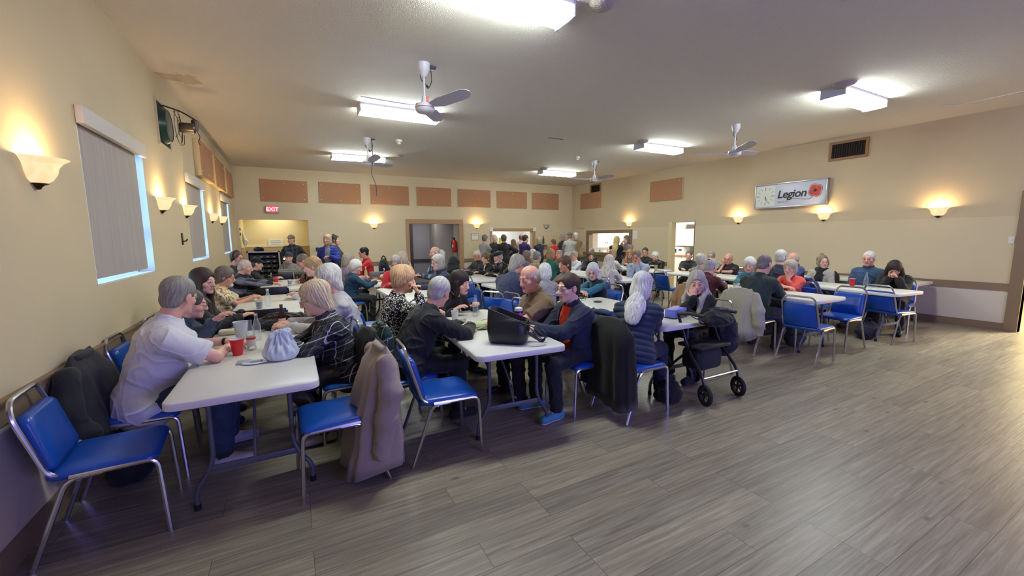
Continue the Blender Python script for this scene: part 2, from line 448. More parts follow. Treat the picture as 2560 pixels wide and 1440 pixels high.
# kitchen fittings
def cabinet(name, loc, rz, dep, wid, hgt, label, n, mat=WHITE):
    """cabinet whose doors face local -X"""
    e = empty(name, loc, rz); tag(e, label, 'cabinet')
    MB().box((0, -wid/2, 0), (dep, wid/2, hgt)).build('carcass', mat, e, smooth=False)
    w = wid/n
    for i in range(n):
        y0, y1 = -wid/2+i*w+0.008, -wid/2+(i+1)*w-0.008
        d = MB().rbox((-0.02, y0, 0.01), (0, y1, hgt-0.01), 0.004).build('door', mat, e)
        hy = y1-0.05 if i % 2 == 0 else y0+0.05
        hz = 0.2 if loc[2] > 1 else hgt-0.12
        MB().ball((-0.035, hy, hz), 0.018).build('knob', M('dark_knob', (70, 62, 55), 0.35, 0.6), d)
    return e
cabinet('upper_cabinet', (12.75, 10.3, 1.2), 0, 0.6, 2.2, 0.62, 'white wall cabinet seen through the kitchen doorway', 4)
cabinet('base_cabinet', (12.6, 10.3, 0.0), 0, 0.75, 2.2, 0.84, 'white base cabinet under the orange-edged kitchen counter', 4)
o = MB().box((12.56, 9.2, 0.84), (13.38, 11.4, 0.87)).box((12.55, 9.2, 0.835), (12.56, 11.4, 0.875), 1).build('countertop', [WHITE, M('orange_edge', (214, 110, 50), 0.4)], smooth=False)
tag(o, 'white kitchen countertop with orange front edge', 'counter')
cabinet('upper_cabinet', (11.75, 13.45, 1.1), pi/2, 0.34, 0.96, 1.0, 'tall white cabinet seen through the kitchen hatch', 2)
cabinet('base_cabinet', (11.9, 13.2, 0.0), pi/2, 0.58, 2.9, 0.86, 'white base cabinet below the kitchen hatch cabinet', 6)
for k, (x, r_, h_, c) in enumerate(((11.3, 0.05, 0.16, (120, 140, 150)), (11.5, 0.06, 0.12, (226, 222, 214)), (11.75, 0.045, 0.2, (190, 150, 110)), (12.05, 0.06, 0.1, (150, 60, 50)))):
    o = MB().lathe([(0, 0), (r_, 0), (r_*1.05, h_*0.9), (r_, h_), (0, h_)], 16, (x, 13.3, 0.862)).build('kitchen_jar', M('jar_%d' % k, c, 0.4)); tag(o, ('blue-grey', 'white', 'tan', 'red')[k]+' jar on the counter behind the kitchen hatch', 'jar', 'jars behind the kitchen hatch')
mw = empty('microwave', (12.95, 10.66, 0.872)); tag(mw, 'white microwave on the kitchen counter in the doorway', 'microwave')
MB().rbox((-0.2, -0.26, 0), (0.2, 0.26, 0.29), 0.01).build('case', WHITE, mw)
MB().rbox((-0.215, -0.05, 0.03), (-0.2, 0.24, 0.26), 0.004).build('door', WHITE, mw)
MB().box((-0.219, -0.0, 0.07), (-0.214, 0.2, 0.22)).build('window', M('dark_glass', (50, 55, 62), 0.15), mw)
MB().box((-0.217, -0.22, 0.15), (-0.2, -0.1, 0.22)).build('control_panel', M('dark_panel', (60, 60, 62), 0.4), mw)
for i, (w_, h_, c, l) in enumerate(((0.36, 0.16, (70, 62, 58), 'dark box'), (0.3, 0.2, (210, 208, 205), 'pale box'))):
    o = MB().rbox((12.85, 10.0+i*0.5, 1.823), (13.2, 10.0+i*0.5+w_, 1.823+h_), 0.01).build('storage_box', M(l.replace(' ', '_'), c, 0.7))
    tag(o, l+' stored on top of the kitchen wall cabinet', 'box')

# windows with blinds
SKYGLASS = bpy.data.materials.new('window_glass'); SKYGLASS.use_nodes = True
nt = SKYGLASS.node_tree; nt.nodes.remove(nt.nodes['Principled BSDF'])
tr = nt.nodes.new('ShaderNodeBsdfTransparent'); gl = nt.nodes.new('ShaderNodeBsdfGlossy'); gl.inputs['Roughness'].default_value = 0.03
fr = nt.nodes.new('ShaderNodeFresnel'); mxs = nt.nodes.new('ShaderNodeMixShader')
nt.links.new(fr.outputs[0], mxs.inputs[0]); nt.links.new(tr.outputs[0], mxs.inputs[1]); nt.links.new(gl.outputs[0], mxs.inputs[2]); nt.links.new(mxs.outputs[0], nt.nodes['Material Output'].inputs[0])
BLIND = M('grey_blind_fabric', (176, 166, 160), 0.85, bump=0.15, bscale=200, var=0.08, vscale=40, vst=(1, 1, 0.03))
FRAME = M('white_window_frame', (225, 228, 232), 0.4)
for i, (y0, y1, z0, z1) in enumerate(WIN):
    which = ('nearest', 'middle', 'farthest')[i]
    f = MB()
    xg = XL-0.15
    for a, b in (((xg-0.02, y0, z0), (xg+0.02, y0+0.05, z1)), ((xg-0.02, y1-0.05, z0), (xg+0.02, y1, z1)), ((xg-0.02, y0, z0), (xg+0.02, y1, z0+0.05)), ((xg-0.02, y0, z1-0.05), (xg+0.02, y1, z1)), ((xg-0.02, y0, z0+0.38), (xg+0.02, y1, z0+0.42)), ((xg+0.02, y1-0.012, z0), (XL-0.001, y1, z1)), ((xg+0.02, y0, z0), (XL-0.001, y0+0.012, z1)), ((xg+0.02, y0, z0), (XL-0.001, y1, z0+0.012))): f.box(a, b)
    w = structure(f, 'window_%d' % (i+1), FRAME, '%s window in the left wall behind its blind' % which, 'window', smooth=False)
    MB().box((xg-0.004, y0+0.05, z0+0.05), (xg, y1-0.05, z1-0.05)).build('pane', SKYGLASS, w, smooth=False)
    e = empty('window_blind', (XL-0.014, (y0+y1)/2, z0))
    tag(e, 'grey vertical blind drawn over the %s left wall window' % which, 'blind', 'window blinds on the left wall')
    sl = MB(); n = 15; ya, yb = y0-e.location.y+0.001, y1-e.location.y-0.2
    wd_ = (yb-ya)/n
    for k in range(n):
        a = ya+k*wd_
        sl.box((-0.006+0.0004*(k % 2), a, 0.05), (0.0+0.0004*(k % 2), a+wd_+0.004, 1.25))
    sl.build('slats', BLIND, e, smooth=False)
    MB().rbox((0.016, y0-e.location.y-0.01, 1.19), (0.062, y1-e.location.y-0.03, 1.32), 0.006).build('valance', M('pale_valance', (205, 198, 190), 0.7), e)

# sconces
GLASS_W = M('alabaster_glass', (250, 214, 150), 0.4)
nt = GLASS_W.node_tree; b = nt.nodes['Principled BSDF']
tc = nt.nodes.new('ShaderNodeTexCoord'); no = nt.nodes.new('ShaderNodeTexNoise'); no.inputs['Scale'].default_value = 7; no.inputs['Distortion'].default_value = 2.0
rp = nt.nodes.new('ShaderNodeValToRGB'); rp.color_ramp.elements[0].color = (1.0, 0.62, 0.3, 1); rp.color_ramp.elements[0].position = 0.35; rp.color_ramp.elements[1].color = (1.0, 0.84, 0.52, 1); rp.color_ramp.elements[1].position = 0.65
nt.links.new(tc.outputs['Object'], no.inputs['Vector']); nt.links.new(no.outputs['Fac'], rp.inputs['Fac']); nt.links.new(rp.outputs['Color'], b.inputs['Emission Color'])
b.inputs['Emission Strength'].default_value = 0.42
GLASS_OFF = M('unlit_alabaster_glass', (190, 188, 178), 0.4)
BRONZE = M('bronze_finial', (72, 50, 38), 0.4, 0.8)
def sconce(loc, rz, label, lit=True):
    e = empty('wall_sconce', loc, rz); tag(e, label, 'wall light', 'wall sconces')
    prof = [(0.042, 0.0), (0.075, 0.022), (0.098, 0.06), (0.108, 0.10), (0.13, 0.13), (0.158, 0.148), (0.15, 0.146), (0.122, 0.124), (0.10, 0.098), (0.09, 0.062), (0.068, 0.03), (0.03, 0.008)]
    MB().lathe(prof, 20, (0, 0.002, 0), a0=0, a1=pi).build('glass_bowl', GLASS_W if lit else GLASS_OFF, e)
    MB().lathe([(0.0, -0.035), (0.014, -0.03), (0.016, -0.02), (0.03, -0.006), (0.05, 0.002), (0.04, 0.006), (0.0, 0.006)], 14, (0, 0.012, 0), a0=-0.3, a1=pi+0.3).build('finial', BRONZE, e)
    if lit:
        MB().ball((0, 0.06, 0.075), (0.026, 0.026, 0.04), 10).build('bulb', M('warm_bulb', (255, 230, 170), 0.3, emit=(255, 214, 140), estr=9.0), e)
        d = bpy.data.lights.new('sconce_light', 'POINT'); d.energy = SCONCE_POWER; d.color = (1.0, 0.74, 0.37); d.shadow_soft_size = 0.035
        lo = bpy.data.objects.new('sconce_light', d); COL.objects.link(lo); lo.parent = e; lo.location = (0, 0.095, 0.125)
for y, l in ((3.52, 'lit alabaster wall sconce nearest the camera on the left wall'), (6.22, 'lit wall sconce just beyond the nearest left window'), (7.52, 'lit wall sconce just before the middle left window'), (9.75, 'lit wall sconce just beyond the middle left window'), (11.0, 'lit wall sconce just before the farthest left window')):
    sconce((XL, y, 1.93), -pi/2, l)
for x, l, on in ((2.39, 'lit wall sconce left of the dark far doorway', 1), (5.96, 'lit wall sconce above the small framed certificate', 1), (8.93, 'unlit white wall sconce right of the serving hatch', 0)):
    sconce((x, YB, 1.90), pi, l, on)
for y, l in ((10.52, 'lit wall sconce above the kitchen hatch corner'), (6.64, 'lit wall sconce left below the clock sign'), (4.71, 'lit wall sconce below the right end of the clock sign'), (2.92, 'lit wall sconce farthest right, nearest the opening')):
    sconce((XR, y, 1.90), pi/2, l)

# ceiling light fixtures
HOUSING = M('white_fixture_metal', (205, 205, 215), 0.5)
DIFF = M('glowing_diffuser', (255, 255, 255), 0.4, emit=(244, 255, 248), estr=LAMP_POWER)
places = ('nearest, cut by the top edge of the photo', 'behind the nearest fan', 'behind the far left fan', 'right of the nearest fan over the clock sign side', 'left of the right-hand fan', 'farthest right, beside the small far fan')
for i, (x, y) in enumerate(FIXTURES):
    e = empty('ceiling_light', (x, y, ZC)); tag(e, 'white fluorescent ceiling box light, '+places[i], 'ceiling light', 'fluorescent ceiling lights')
    MB().box((-0.61, -0.15, -0.03), (0.61, 0.15, 0)).box((-0.62, -0.15, -0.125), (-0.605, 0.15, -0.0)).box((0.605, -0.15, -0.125), (0.62, 0.15, -0.0)).build('housing', HOUSING, e, smooth=False)
    MB().prism([(-0.145, -0.03), (-0.145, -0.085), (-0.105, -0.128), (0.105, -0.128), (0.145, -0.085), (0.145, -0.03)], -0.604, 0.604, mat=Matrix(((0, 0, 1, 0), (1, 0, 0, 0), (0, 1, 0, 0), (0, 0, 0, 1)))).build('diffuser', DIFF, e, smooth=False)

# ceiling fans
FANW = M('white_fan_enamel', (205, 203, 208), 0.35)
FANB = M('fan_blade_enamel', (182, 180, 196), 0.35)
CORD = M('black_cord', (28, 26, 26), 0.5)
ORANGE = M('orange_sticker', (224, 80, 40), 0.5)
def fan(loc, rz, label):
    e = empty('ceiling_fan', loc); tag(e, label, 'ceiling fan', 'white three-blade ceiling fans')
    MB().lathe([(0.02, 0), (0.075, -0.0), (0.07, -0.06), (0.045, -0.12), (0.022, -0.15), (0.0, -0.15)], 20).build('canopy', FANW, e)
    MB().lathe([(0.0, -0.14), (0.013, -0.14), (0.013, -0.36), (0.03, -0.365), (0.042, -0.44), (0.0, -0.44)], 14).build('downrod', FANW, e)
    MB().box((0.012, -0.045, -0.425), (0.036, -0.034, -0.37)).build('sticker', ORANGE, e)
    h = MB().lathe([(0.0, -0.44), (0.06, -0.44), (0.105, -0.455), (0.112, -0.48), (0.112, -0.515), (0.095, -0.54), (0.05, -0.555), (0.0, -0.555)], 24).build('motor_housing', FANW, e)
    MB().lathe([(0.1125, -0.492), (0.1145, -0.492), (0.1145, -0.498), (0.1125, -0.498)], 24).build('red_band', M('red_band', (150, 60, 60), 0.5), h)
    for k in range(3):
        a = rz + 2*pi*k/3
        b = MB()
        n = 16; vs, fs = [], []
        for i in range(n+1):
            t = i/n; r = 0.1+0.6*t
            w0 = 0.035+0.035*min(1, t*4); 
            if t > 0.8: w0 *= max(0.12, math.sqrt(max(0, 1-((t-0.8)/0.2)**2)))
            for s_ in (-1, 1):
                for dz in (0.0, -0.004):
                    tilt = -0.38*s_*w0
                    vs.append((r, s_*w0, -0.47+tilt+dz+0.026*t*t))
        for i in range(n):
            o = i*4
            q = lambda j, k2: o+j+4*k2
            fs += [(q(0,0), q(0,1), q(2,1), q(2,0)), (q(1,0), q(3,0), q(3,1), q(1,1)), (q(0,0), q(1,0), q(1,1), q(0,1)), (q(2,0), q(2,1), q(3,1), q(3,0))]
        fs += [(0, 2, 3, 1), (n*4, n*4+1, n*4+3, n*4+2)]
        b.add(vs, fs, 0, Matrix.Rotation(a, 4, 'Z'))
        b.build('blade', FANB, e)
    pts = [(0.10, 0.05, -0.01), (0.11, 0.05, -0.16), (0.07, 0.03, -0.25), (0.03, 0.01, -0.22), (0.02, -0.02, -0.26), (0.06, 0.02, -0.27), (0.03, 0.03, -0.21), (-0.03, 0.02, -0.18), (-0.05, 0.0, -0.03)]
    c = MB().tube(fillet(pts, 0.04), 0.005, 6).build('cord', CORD, e)
    MB().rbox((0.06, 0.02, -0.025), (0.16, 0.09, 0.0), 0.004).build('outlet_box', M('dark_outlet_box', (60, 60, 68), 0.5), e)
    return e
fan((1.48, 4.87, ZC), radians(56), 'nearest white three-blade ceiling fan in front of a box light')
f2 = fan((1.49, 8.88, ZC), radians(156), 'far left white ceiling fan with long dangling cord')
fan((7.27, 4.89, ZC), radians(-1), 'right-hand white ceiling fan near the wall vent')
fan((7.28, 8.85, ZC), radians(156), 'small far white ceiling fan near the far right corner')
MB().tube(fillet([(0.09, 0, -0.02), (0.07, -0.12, -0.5), (0.02, -0.12, -0.7), (0.12, -0.12, -0.95), (0.11, -0.12, -1.15)], 0.15, 8), 0.006, 6).build('hanging_cord', CORD, f2)

# ceiling bits
DOME = M('stippled_dome', (176, 168, 160), 0.95, bump=1.0, bscale=55)
for (x, y, r, l) in ((2.49, 2.97, 0.11, 'round stippled dome beside the nearest ceiling light'), (6.61, 2.95, 0.13, 'low round dome behind the right ceiling light'), (6.7, 6.58, 0.11, 'low round dome behind the middle right ceiling light'), (6.71, 10.45, 0.11, 'low round dome behind the farthest right ceiling light'), (2.47, 10.29, 0.11, 'low round dome right of the far left ceiling light')):
    o = MB().lathe([(0.0, -0.055), (r*0.5, -0.05), (r*0.85, -0.032), (r, -0.008), (r*1.02, 0)], 22, (x, y, ZC)).build('ceiling_dome', DOME); tag(o, l, 'ceiling dome', 'round ceiling domes')
for (x, y, l) in ((2.1, 8.77, 'white smoke detector beyond the far left fan'), (6.52, 8.61, 'white smoke detector beside the small far fan')):
    o = MB().lathe([(0.0, -0.09), (0.035, -0.088), (0.04, -0.05), (0.065, -0.045), (0.07, 0)], 18, (x, y, ZC)).build('smoke_detector', M('ivory_plastic', (225, 220, 205), 0.4)); tag(o, l, 'smoke detector', 'smoke detectors')
o = MB().box((4.75, 7.22, ZC-0.006), (5.1, 7.235, ZC)).build('ceiling_slot', CORD); tag(o, 'thin dark slot in the middle of the ceiling', 'ceiling slot')
o = MB().tube([(9.08, 2.72, ZC-0.006), (9.3, 2.6, ZC-0.006), (9.24, 2.0, ZC-0.006), (9.2, 1.7, ZC-0.006)], 0.006, 6).build('ceiling_conduit', WHITE); tag(o, 'thin white conduit running along the ceiling at right', 'conduit')

# ------------------------------------------------------------------ things on the walls
CORK = M('brown_cork', (178, 130, 96), 0.9, bump=0.35, bscale=220, var=0.06, vscale=120)
CORKB = M('cork_backing', (205, 185, 140), 0.9)
PIN = M('white_pin', (225, 222, 215), 0.5)
FACE_R = (radians(90), 0, radians(-90))   # writing on the right wall
FACE_B = (radians(90), 0, 0)              # writing on the far wall
def cork(name_mat, to_world, w, h, t, label, tilt=0.0):
    """panel built in local x (width), y (height), z (towards the room)"""
    mb = MB().rbox((-w/2, -h/2, 0), (w/2, h/2, t), 0.008)
    mb.m = [0 if abs(sum(mb.v[i][2] for i in f)/len(f)-t) < 0.002 else 1 for f in mb.f]
    e = mb.build('cork_panel', [name_mat, CORKB])
    e.matrix_world = to_world @ Matrix.Rotation(tilt, 4, 'Z')
    tag(e, label, 'wall panel', 'cork acoustic panels')
    for sx in (-0.44, 0.0, 0.42):
        for sy in (-0.36, 0.36):
            MB().lathe([(0, 0.006), (0.01, 0.005), (0.011, 0)], 8, (sx*w, sy*h, t)).build('pin', PIN, e)
    MB().box((-w/2+0.01, -h/2-0.004, 0), (w/2-0.01, -h/2+0.01, t*0.8)).build('backing_edge', CORKB, e)
    return e
def wallmat(kind, u, z, off=0.0):
    if kind == 'B': return Matrix.Translation((u, YB-off, z)) @ Matrix.Rotation(radians(90), 4, 'X')
    if kind == 'R': return Matrix.Translation((XR-off, u, z)) @ Matrix.Rotation(radians(-90), 4, 'Z') @ Matrix.Rotation(radians(90), 4, 'X')
    return Matrix.Translation((XL+off, u, z)) @ Matrix.Rotation(radians(90), 4, 'Z') @ Matrix.Rotation(radians(90), 4, 'X')
ordn = ['above the exit sign, leftmost on the far wall', 'second from the left on the far wall', 'third from the left on the far wall, above the lone sconce', 'middle one of seven, left above the dark doorway', 'fifth from the left on the far wall, right above the dark doorway', 'sixth from the left on the far wall', 'rightmost on the far wall, above the unlit sconce']
for i, (a, b, tl) in enumerate(((-0.65, 0.54, -0.01), (0.84, 2.03, -0.008), (2.32, 3.53, -0.006), (3.80, 5.0, 0.0), (5.26, 6.51, 0.0), (6.77, 8.04, 0.005), (8.27, 9.5, 0.0))):
    cork(CORK, wallmat('B', (a+b)/2, 2.95), b-a, 0.61, 0.05, 'brown cork panel '+ordn[i], tl)
for a, b, l in ((8.60, 9.9, 'nearest of three on the left wall'), (10.15, 11.5, 'middle of three on the left wall'), (11.75, 13.05, 'farthest of three on the left wall, by the corner')):
    cork(CORK, wallmat('L', (a+b)/2, 2.95), b-a, 0.6, 0.09, 'thick brown cork panel, '+l)
cork(CORK, wallmat('R', 9.0, 2.96), 1.22, 0.62, 0.05, 'brown cork panel on the right wall left of the clock sign')
e = cork(CORK, wallmat('R', 12.55, 2.93), 1.26, 0.58, 0.05, 'brown cork panel tucked under the small far wall vent')

VENTF = M('vent_wood_frame', (150, 112, 72), 0.5)
DARK = M('vent_dark', (30, 22, 18), 0.7)
LOUV = M('vent_louvre', (60, 44, 36), 0.5, 0.4)
def vent(y, z, w, h, label):
    e = empty('wall_vent', (0, 0, 0)); e.matrix_world = wallmat('R', y, z, 0.0); tag(e, label, 'vent', 'wall vents')
    f = 0.05
    MB().box((-w/2, -h/2, 0), (w/2, -h/2+f, 0.03)).box((-w/2, h/2-f, 0), (w/2, h/2, 0.03)).box((-w/2, -h/2+f, 0), (-w/2+f, h/2-f, 0.03)).box((w/2-f, -h/2+f, 0), (w/2, h/2-f, 0.03)).build('frame', VENTF, e, smooth=False)
    MB().box((-w/2+f, -h/2+f, 0), (w/2-f, h/2-f, 0.004)).build('opening', DARK, e, smooth=False)
    l = MB(); n = 14
    for k in range(n):
        x = -w/2+f+(w-2*f)*(k+0.5)/n
        l.box((x-0.004, -h/2+f, 0.004), (x+0.004, h/2-f, 0.02))
    l.build('louvres', LOUV, e, smooth=False)
vent(4.37, 3.31, 0.68, 0.38, 'large brown-framed air vent above the clock sign')
vent(12.31, 3.33, 0.6, 0.38, 'small far brown-framed air vent above a cork panel')

# clock sign
SILVER = M('brushed_aluminium', (190, 190, 195), 0.3, 0.8)
SIGNW = M('sign_face', (206, 208, 220), 0.35)
CLOCKF = M('clock_face_ivory', (222, 226, 212), 0.35)
INK = M('black_ink', (22, 22, 24), 0.5)
e = empty('clock_sign', (0, 0, 0)); e.matrix_world = wallmat('R', 5.425, 2.5); tag(e, 'white wall sign with square clock, black lettering and red poppy', 'sign')
W, H = 1.55, 0.57
MB().rbox((-W/2+0.02, -H/2+0.02, 0), (W/2-0.02, H/2-0.02, 0.085), 0.004).build('face', SIGNW, e)
mb = MB()
for a, b in (((-W/2, -H/2, 0), (W/2, -H/2+0.03, 0.1)), ((-W/2, H/2-0.03, 0), (W/2, H/2, 0.1)), ((-W/2, -H/2, 0), (-W/2+0.025, H/2, 0.1)), ((W/2-0.025, -H/2, 0), (W/2, H/2, 0.1))): mb.rbox(a, b, 0.008)
mb.build('frame', SILVER, e)
cx, cy = -0.52, 0.0
ck = MB().box((cx-0.225, cy-0.235, 0.085), (cx+0.225, cy+0.235, 0.09)).build('clock_face', CLOCKF, e, smooth=False)
tk = MB()
for k in range(12):
    a = 2*pi*k/12
    ux, uy = sin(a), cos(a)
    r1 = 0.205; r0 = 0.135
    if k % 3: r0, r1 = 0.15, 0.215
    p, q = Vector((cx+ux*r0, cy+uy*r0*1.0, 0.0915)), Vector((cx+ux*r1, cy+uy*r1, 0.0915))
    tk.tube([p, q], 0.0055 if k % 3 == 0 else 0.0035, 4)
tk.build('hour_marks', M('clock_mark_grey', (82, 84, 76), 0.5), ck)
MB().tube([(cx, cy, 0.094), (cx+0.012, cy-0.1, 0.094)], 0.005, 4).build('hour_hand', INK, ck)
MB().tube([(cx, cy, 0.096), (cx+0.062, cy-0.155, 0.096)], 0.0035, 4).build('minute_hand', INK, ck)
text_mesh('Legion', 0.245, INK, 'lettering', e, (0.06, 0.01, 0.0855), shear=0.2, bold=0.006, spacing=0.95)
text_mesh('Branch 162', 0.05, INK, 'small_lettering', e, (-0.115, -0.155, 0.0855), shear=0.2, bold=0.0)
RED = M('poppy_red', (206, 52, 38), 0.45)
def petal_ring(n, R, rr, squ=1.0):
    out = []
    for k in range(96):
        a = 2*pi*k/96
        out.append((R*(1+rr*abs(sin(n*a/2+0.5)))*cos(a), R*(1+rr*abs(sin(n*a/2+0.5)))*sin(a)))
    return out
px, py = 0.545, 0.045
pop = MB().prism([(px+x*1.07, py+y*1.07) for x, y in petal_ring(4, 0.115, 0.22)], 0.085, 0.0862).build('poppy_outline', INK, e, smooth=False)
MB().prism([(px+x*1.0, py+y*1.0) for x, y in petal_ring(4, 0.115, 0.22)], 0.086, 0.0870).build('poppy_white_edge', WHITE, pop, smooth=False)
MB().prism([(px+x*0.93, py+y*0.93) for x, y in petal_ring(4, 0.115, 0.22)], 0.0868, 0.0878).build('poppy_petals', RED, pop, smooth=False)
sw = MB()
for k in range(4):
    a = 2*pi*k/4+0.9
    sw.tube([(px+0.03*cos(a), py+0.03*sin(a), 0.088), (px+0.075*cos(a+0.35), py+0.075*sin(a+0.35), 0.088), (px+0.12*cos(a+0.3), py+0.12*sin(a+0.3), 0.088)], 0.0025, 4)
sw.build('petal_lines', M('petal_line_pink', (240, 170, 160), 0.5), pop)
MB().prism([(px+0.032*cos(2*pi*k/24)*(1+0.08*(k % 2)), py+0.032*sin(2*pi*k/24)*(1+0.08*(k % 2))) for k in range(24)], 0.0875, 0.0895).build('poppy_centre', INK, pop, smooth=False)
pts = [(0.02, -0.098, 0.087), (0.12, -0.09, 0.087), (0.25, -0.115, 0.087), (0.36, -0.135, 0.087), (0.44, -0.13, 0.087), (0.485, -0.1, 0.087), (0.51, -0.06, 0.087)]
MB().tube(fillet(pts, 0.05), [0.002]+[0.006]*100 if False else 0.005, 6).build('stem_swash', INK, e)

# exit sign
e = empty('exit_sign', (0, 0, 0)); e.matrix_world = wallmat('B', -0.395, 2.42); tag(e, 'red lit EXIT sign in grey housing over the alcove', 'exit sign')
MB().rbox((-0.165, -0.095, 0), (0.165, 0.095, 0.07), 0.006).build('housing', M('exit_housing', (168, 160, 156), 0.5), e)
pn = MB().box((-0.125, -0.082, 0.07), (0.125, 0.082, 0.073)).build('panel', M('exit_red', (230, 40, 60), 0.4, emit=(235, 50, 72), estr=0.9), e, smooth=False)
text_mesh('EXIT', 0.15, M('exit_letters', (255, 150, 160), 0.4, emit=(255, 170, 175), estr=1.0), 'letters', pn, (0, -0.003, 0.074), bold=0.004)

# square fan box high on the left wall
e = empty('wall_exhaust_fan', (XL, 6.73, 3.0)); tag(e, 'green and black exhaust fan with motor high on the left wall', 'exhaust fan')
GREEN = M('dark_green_enamel', (18, 54, 46), 0.3)
MB().box((0, -0.29, -0.27), (0.02, 0.27, -0.245)).box((0, -0.29, 0.245), (0.02, 0.27, 0.27)).box((0, -0.29, -0.245), (0.02, -0.265, 0.245)).box((0, 0.245, -0.245), (0.02, 0.27, 0.245)).build('frame', M('pale_frame', (190, 180, 155), 0.6), e, smooth=False)
MB().box((0.0, -0.265, -0.245), (0.012, 0.245, 0.245)).build('black_opening', M('matte_black', (10, 10, 10), 0.8), e, smooth=False)
RX = Matrix.Rotation(radians(90), 4, 'Y')
MB().lathe([(0.225, 0.012), (0.215, 0.03), (0.19, 0.075), (0.182, 0.075), (0.19, 0.03), (0.19, 0.012)], 28, mat=RX).build('shroud', GREEN, e)
MB().lathe([(0.0, 0.06), (0.182, 0.06), (0.182, 0.07), (0, 0.07)], 24, mat=RX).build('blades', M('fan_black', (16, 18, 18), 0.4), e)
MB().lathe([(0.0, 0.17), (0.055, 0.17), (0.065, 0.185), (0.065, 0.32), (0.05, 0.335), (0.0, 0.335)], 20, mat=RX).build('motor', M('steel_motor', (110, 100, 92), 0.35, 0.8), e)
MB().lathe([(0.0, 0), (0.04, 0.0), (0.04, 0.13), (0.03, 0.14), (0.0, 0.14)], 14, (0.33, 0.02, -0.03)).build('capacitor', M('brown_capacitor', (90, 74, 66), 0.35, 0.5), e)
mb = MB().tube(fillet([(0.02, 0.02, 0.25), (0.2, 0.02, 0.2), (0.34, 0.02, 0.11)], 0.06), 0.009, 6)
mb.build('power_cable', CORD, e); mb = MB()
mb.tube(fillet([(0.34, 0.03, -0.02), (0.37, 0.05, -0.09), (0.34, 0.06, -0.15), (0.36, 0.06, -0.19)], 0.03), 0.005, 5)
mb.build('loose_cable', CORD, e); mb = MB()
mb.tube(fillet([(0.14, 0.1, -0.2), (0.19, 0.08, -0.2), (0.2, 0.06, -0.08)], 0.05), 0.004, 5)
mb.build('ground_wire', CORD, e)
mb = MB()
for k in range(4):
    a = pi/4+k*pi/2
    mb.tube([(0.15, 0.22*cos(a), 0.22*sin(a)), (0.19, 0.05*cos(a), 0.05*sin(a))], 0.005, 5)
mb.lathe([(0.2, 0.155), (0.206, 0.16), (0.2, 0.165)], 28, mat=RX).lathe([(0.12, 0.17), (0.126, 0.175), (0.12, 0.18)], 24, mat=RX)
mb.build('guard', M('guard_wire', (120, 120, 110), 0.4, 0.7), e)

# small things on the far and side walls
def plaque(kind, u, z, w, h, label, name, cat, frame, face, lines=0, ink=INK, t=0.02):
    e = empty(name, (0, 0, 0)); e.matrix_world = wallmat(kind, u, z); tag(e, label, cat)
    if frame:
        f = 0.022
        MB().box((-w/2, -h/2, 0), (w/2, -h/2+f, t)).box((-w/2, h/2-f, 0), (w/2, h/2, t)).box((-w/2, -h/2+f, 0), (-w/2+f, h/2-f, t)).box((w/2-f, -h/2+f, 0), (w/2, h/2-f, t)).build('frame', frame, e, smooth=False)
    MB().box((-w/2+0.005, -h/2+0.005, 0.001), (w/2-0.005, h/2-0.005, t*0.6)).build('sheet', face, e, smooth=False)
    mb = MB()
    for k in range(lines):
        zz = h*0.22-k*h*0.22
        mb.box((-w*0.3, zz-h*0.035, t*0.6), (w*0.3, zz+h*0.035, t*0.6+0.001))
    if lines: mb.build('print', ink, e, smooth=False)
    return e
PAPER = M('white_paper', (226, 224, 216), 0.7)
plaque('B', 5.88, 1.595, 0.3, 0.25, 'small light-framed certificate under a sconce on the far wall', 'framed_certificate', 'picture frame', M('pale_wood_frame', (190, 160, 120), 0.5), PAPER, 1, M('grey_print', (150, 150, 160), 0.6))
e = plaque('B', 0.72, 1.25, 0.13, 0.13, 'black wall plate beside the alcove', 'wall_plate', 'switch plate', None, M('black_plastic', (24, 22, 22), 0.4), 0)
MB().box((-0.02, -0.03, 0.012), (0.02, 0.03, 0.018)).build('switch', M('grey_plastic', (90, 88, 86), 0.4), e)
e = plaque('R', 2.03, 1.48, 0.075, 0.12, 'ivory light switch plate beside the right-hand casing', 'light_switch', 'switch', None, M('ivory_plastic', (225, 220, 205), 0.4), 0)
MB().box((-0.008, -0.015, 0.012), (0.008, 0.015, 0.025)).build('toggle', WHITE, e)
e = plaque('L', 7.13, 1.6, 0.07, 0.17, 'small dark bronze hook plate on the left wall between nearest and middle windows', 'wall_hook', 'hook', None, M('dark_bronze', (60, 48, 38), 0.4, 0.5), 0)
MB().tube(fillet([(0, -0.03, 0.01), (0, -0.03, 0.05), (0, 0.0, 0.06)], 0.02), 0.008, 6).build('hook', MATS['dark_bronze'], e)
plaque('R', 10.25, 1.62, 0.2, 0.28, 'white notice sheet beside the kitchen hatch', 'paper_notice', 'notice', None, PAPER, 0, t=0.004)
e = plaque('R', 12.95, 1.32, 0.07, 0.11, 'small white switch plate left of the kitchen hatch', 'light_switch', 'switch', None, MATS['ivory_plastic'], 0)
MB().box((-0.008, -0.015, 0.012), (0.008, 0.015, 0.022)).build('toggle', WHITE, e)
o = MB().box((XR-0.03, 12.95, 1.9), (XR, 13.3, 1.915)).build('wall_ledge', CORKB); tag(o, 'thin cream ledge on the right wall left of the kitchen hatch', 'ledge')
o = MB().box((XR-0.03, 13.5, 2.2), (XR, 13.53, ZC)).build('cable_conduit', CORKB); tag(o, 'cream conduit running down the far right corner', 'conduit')
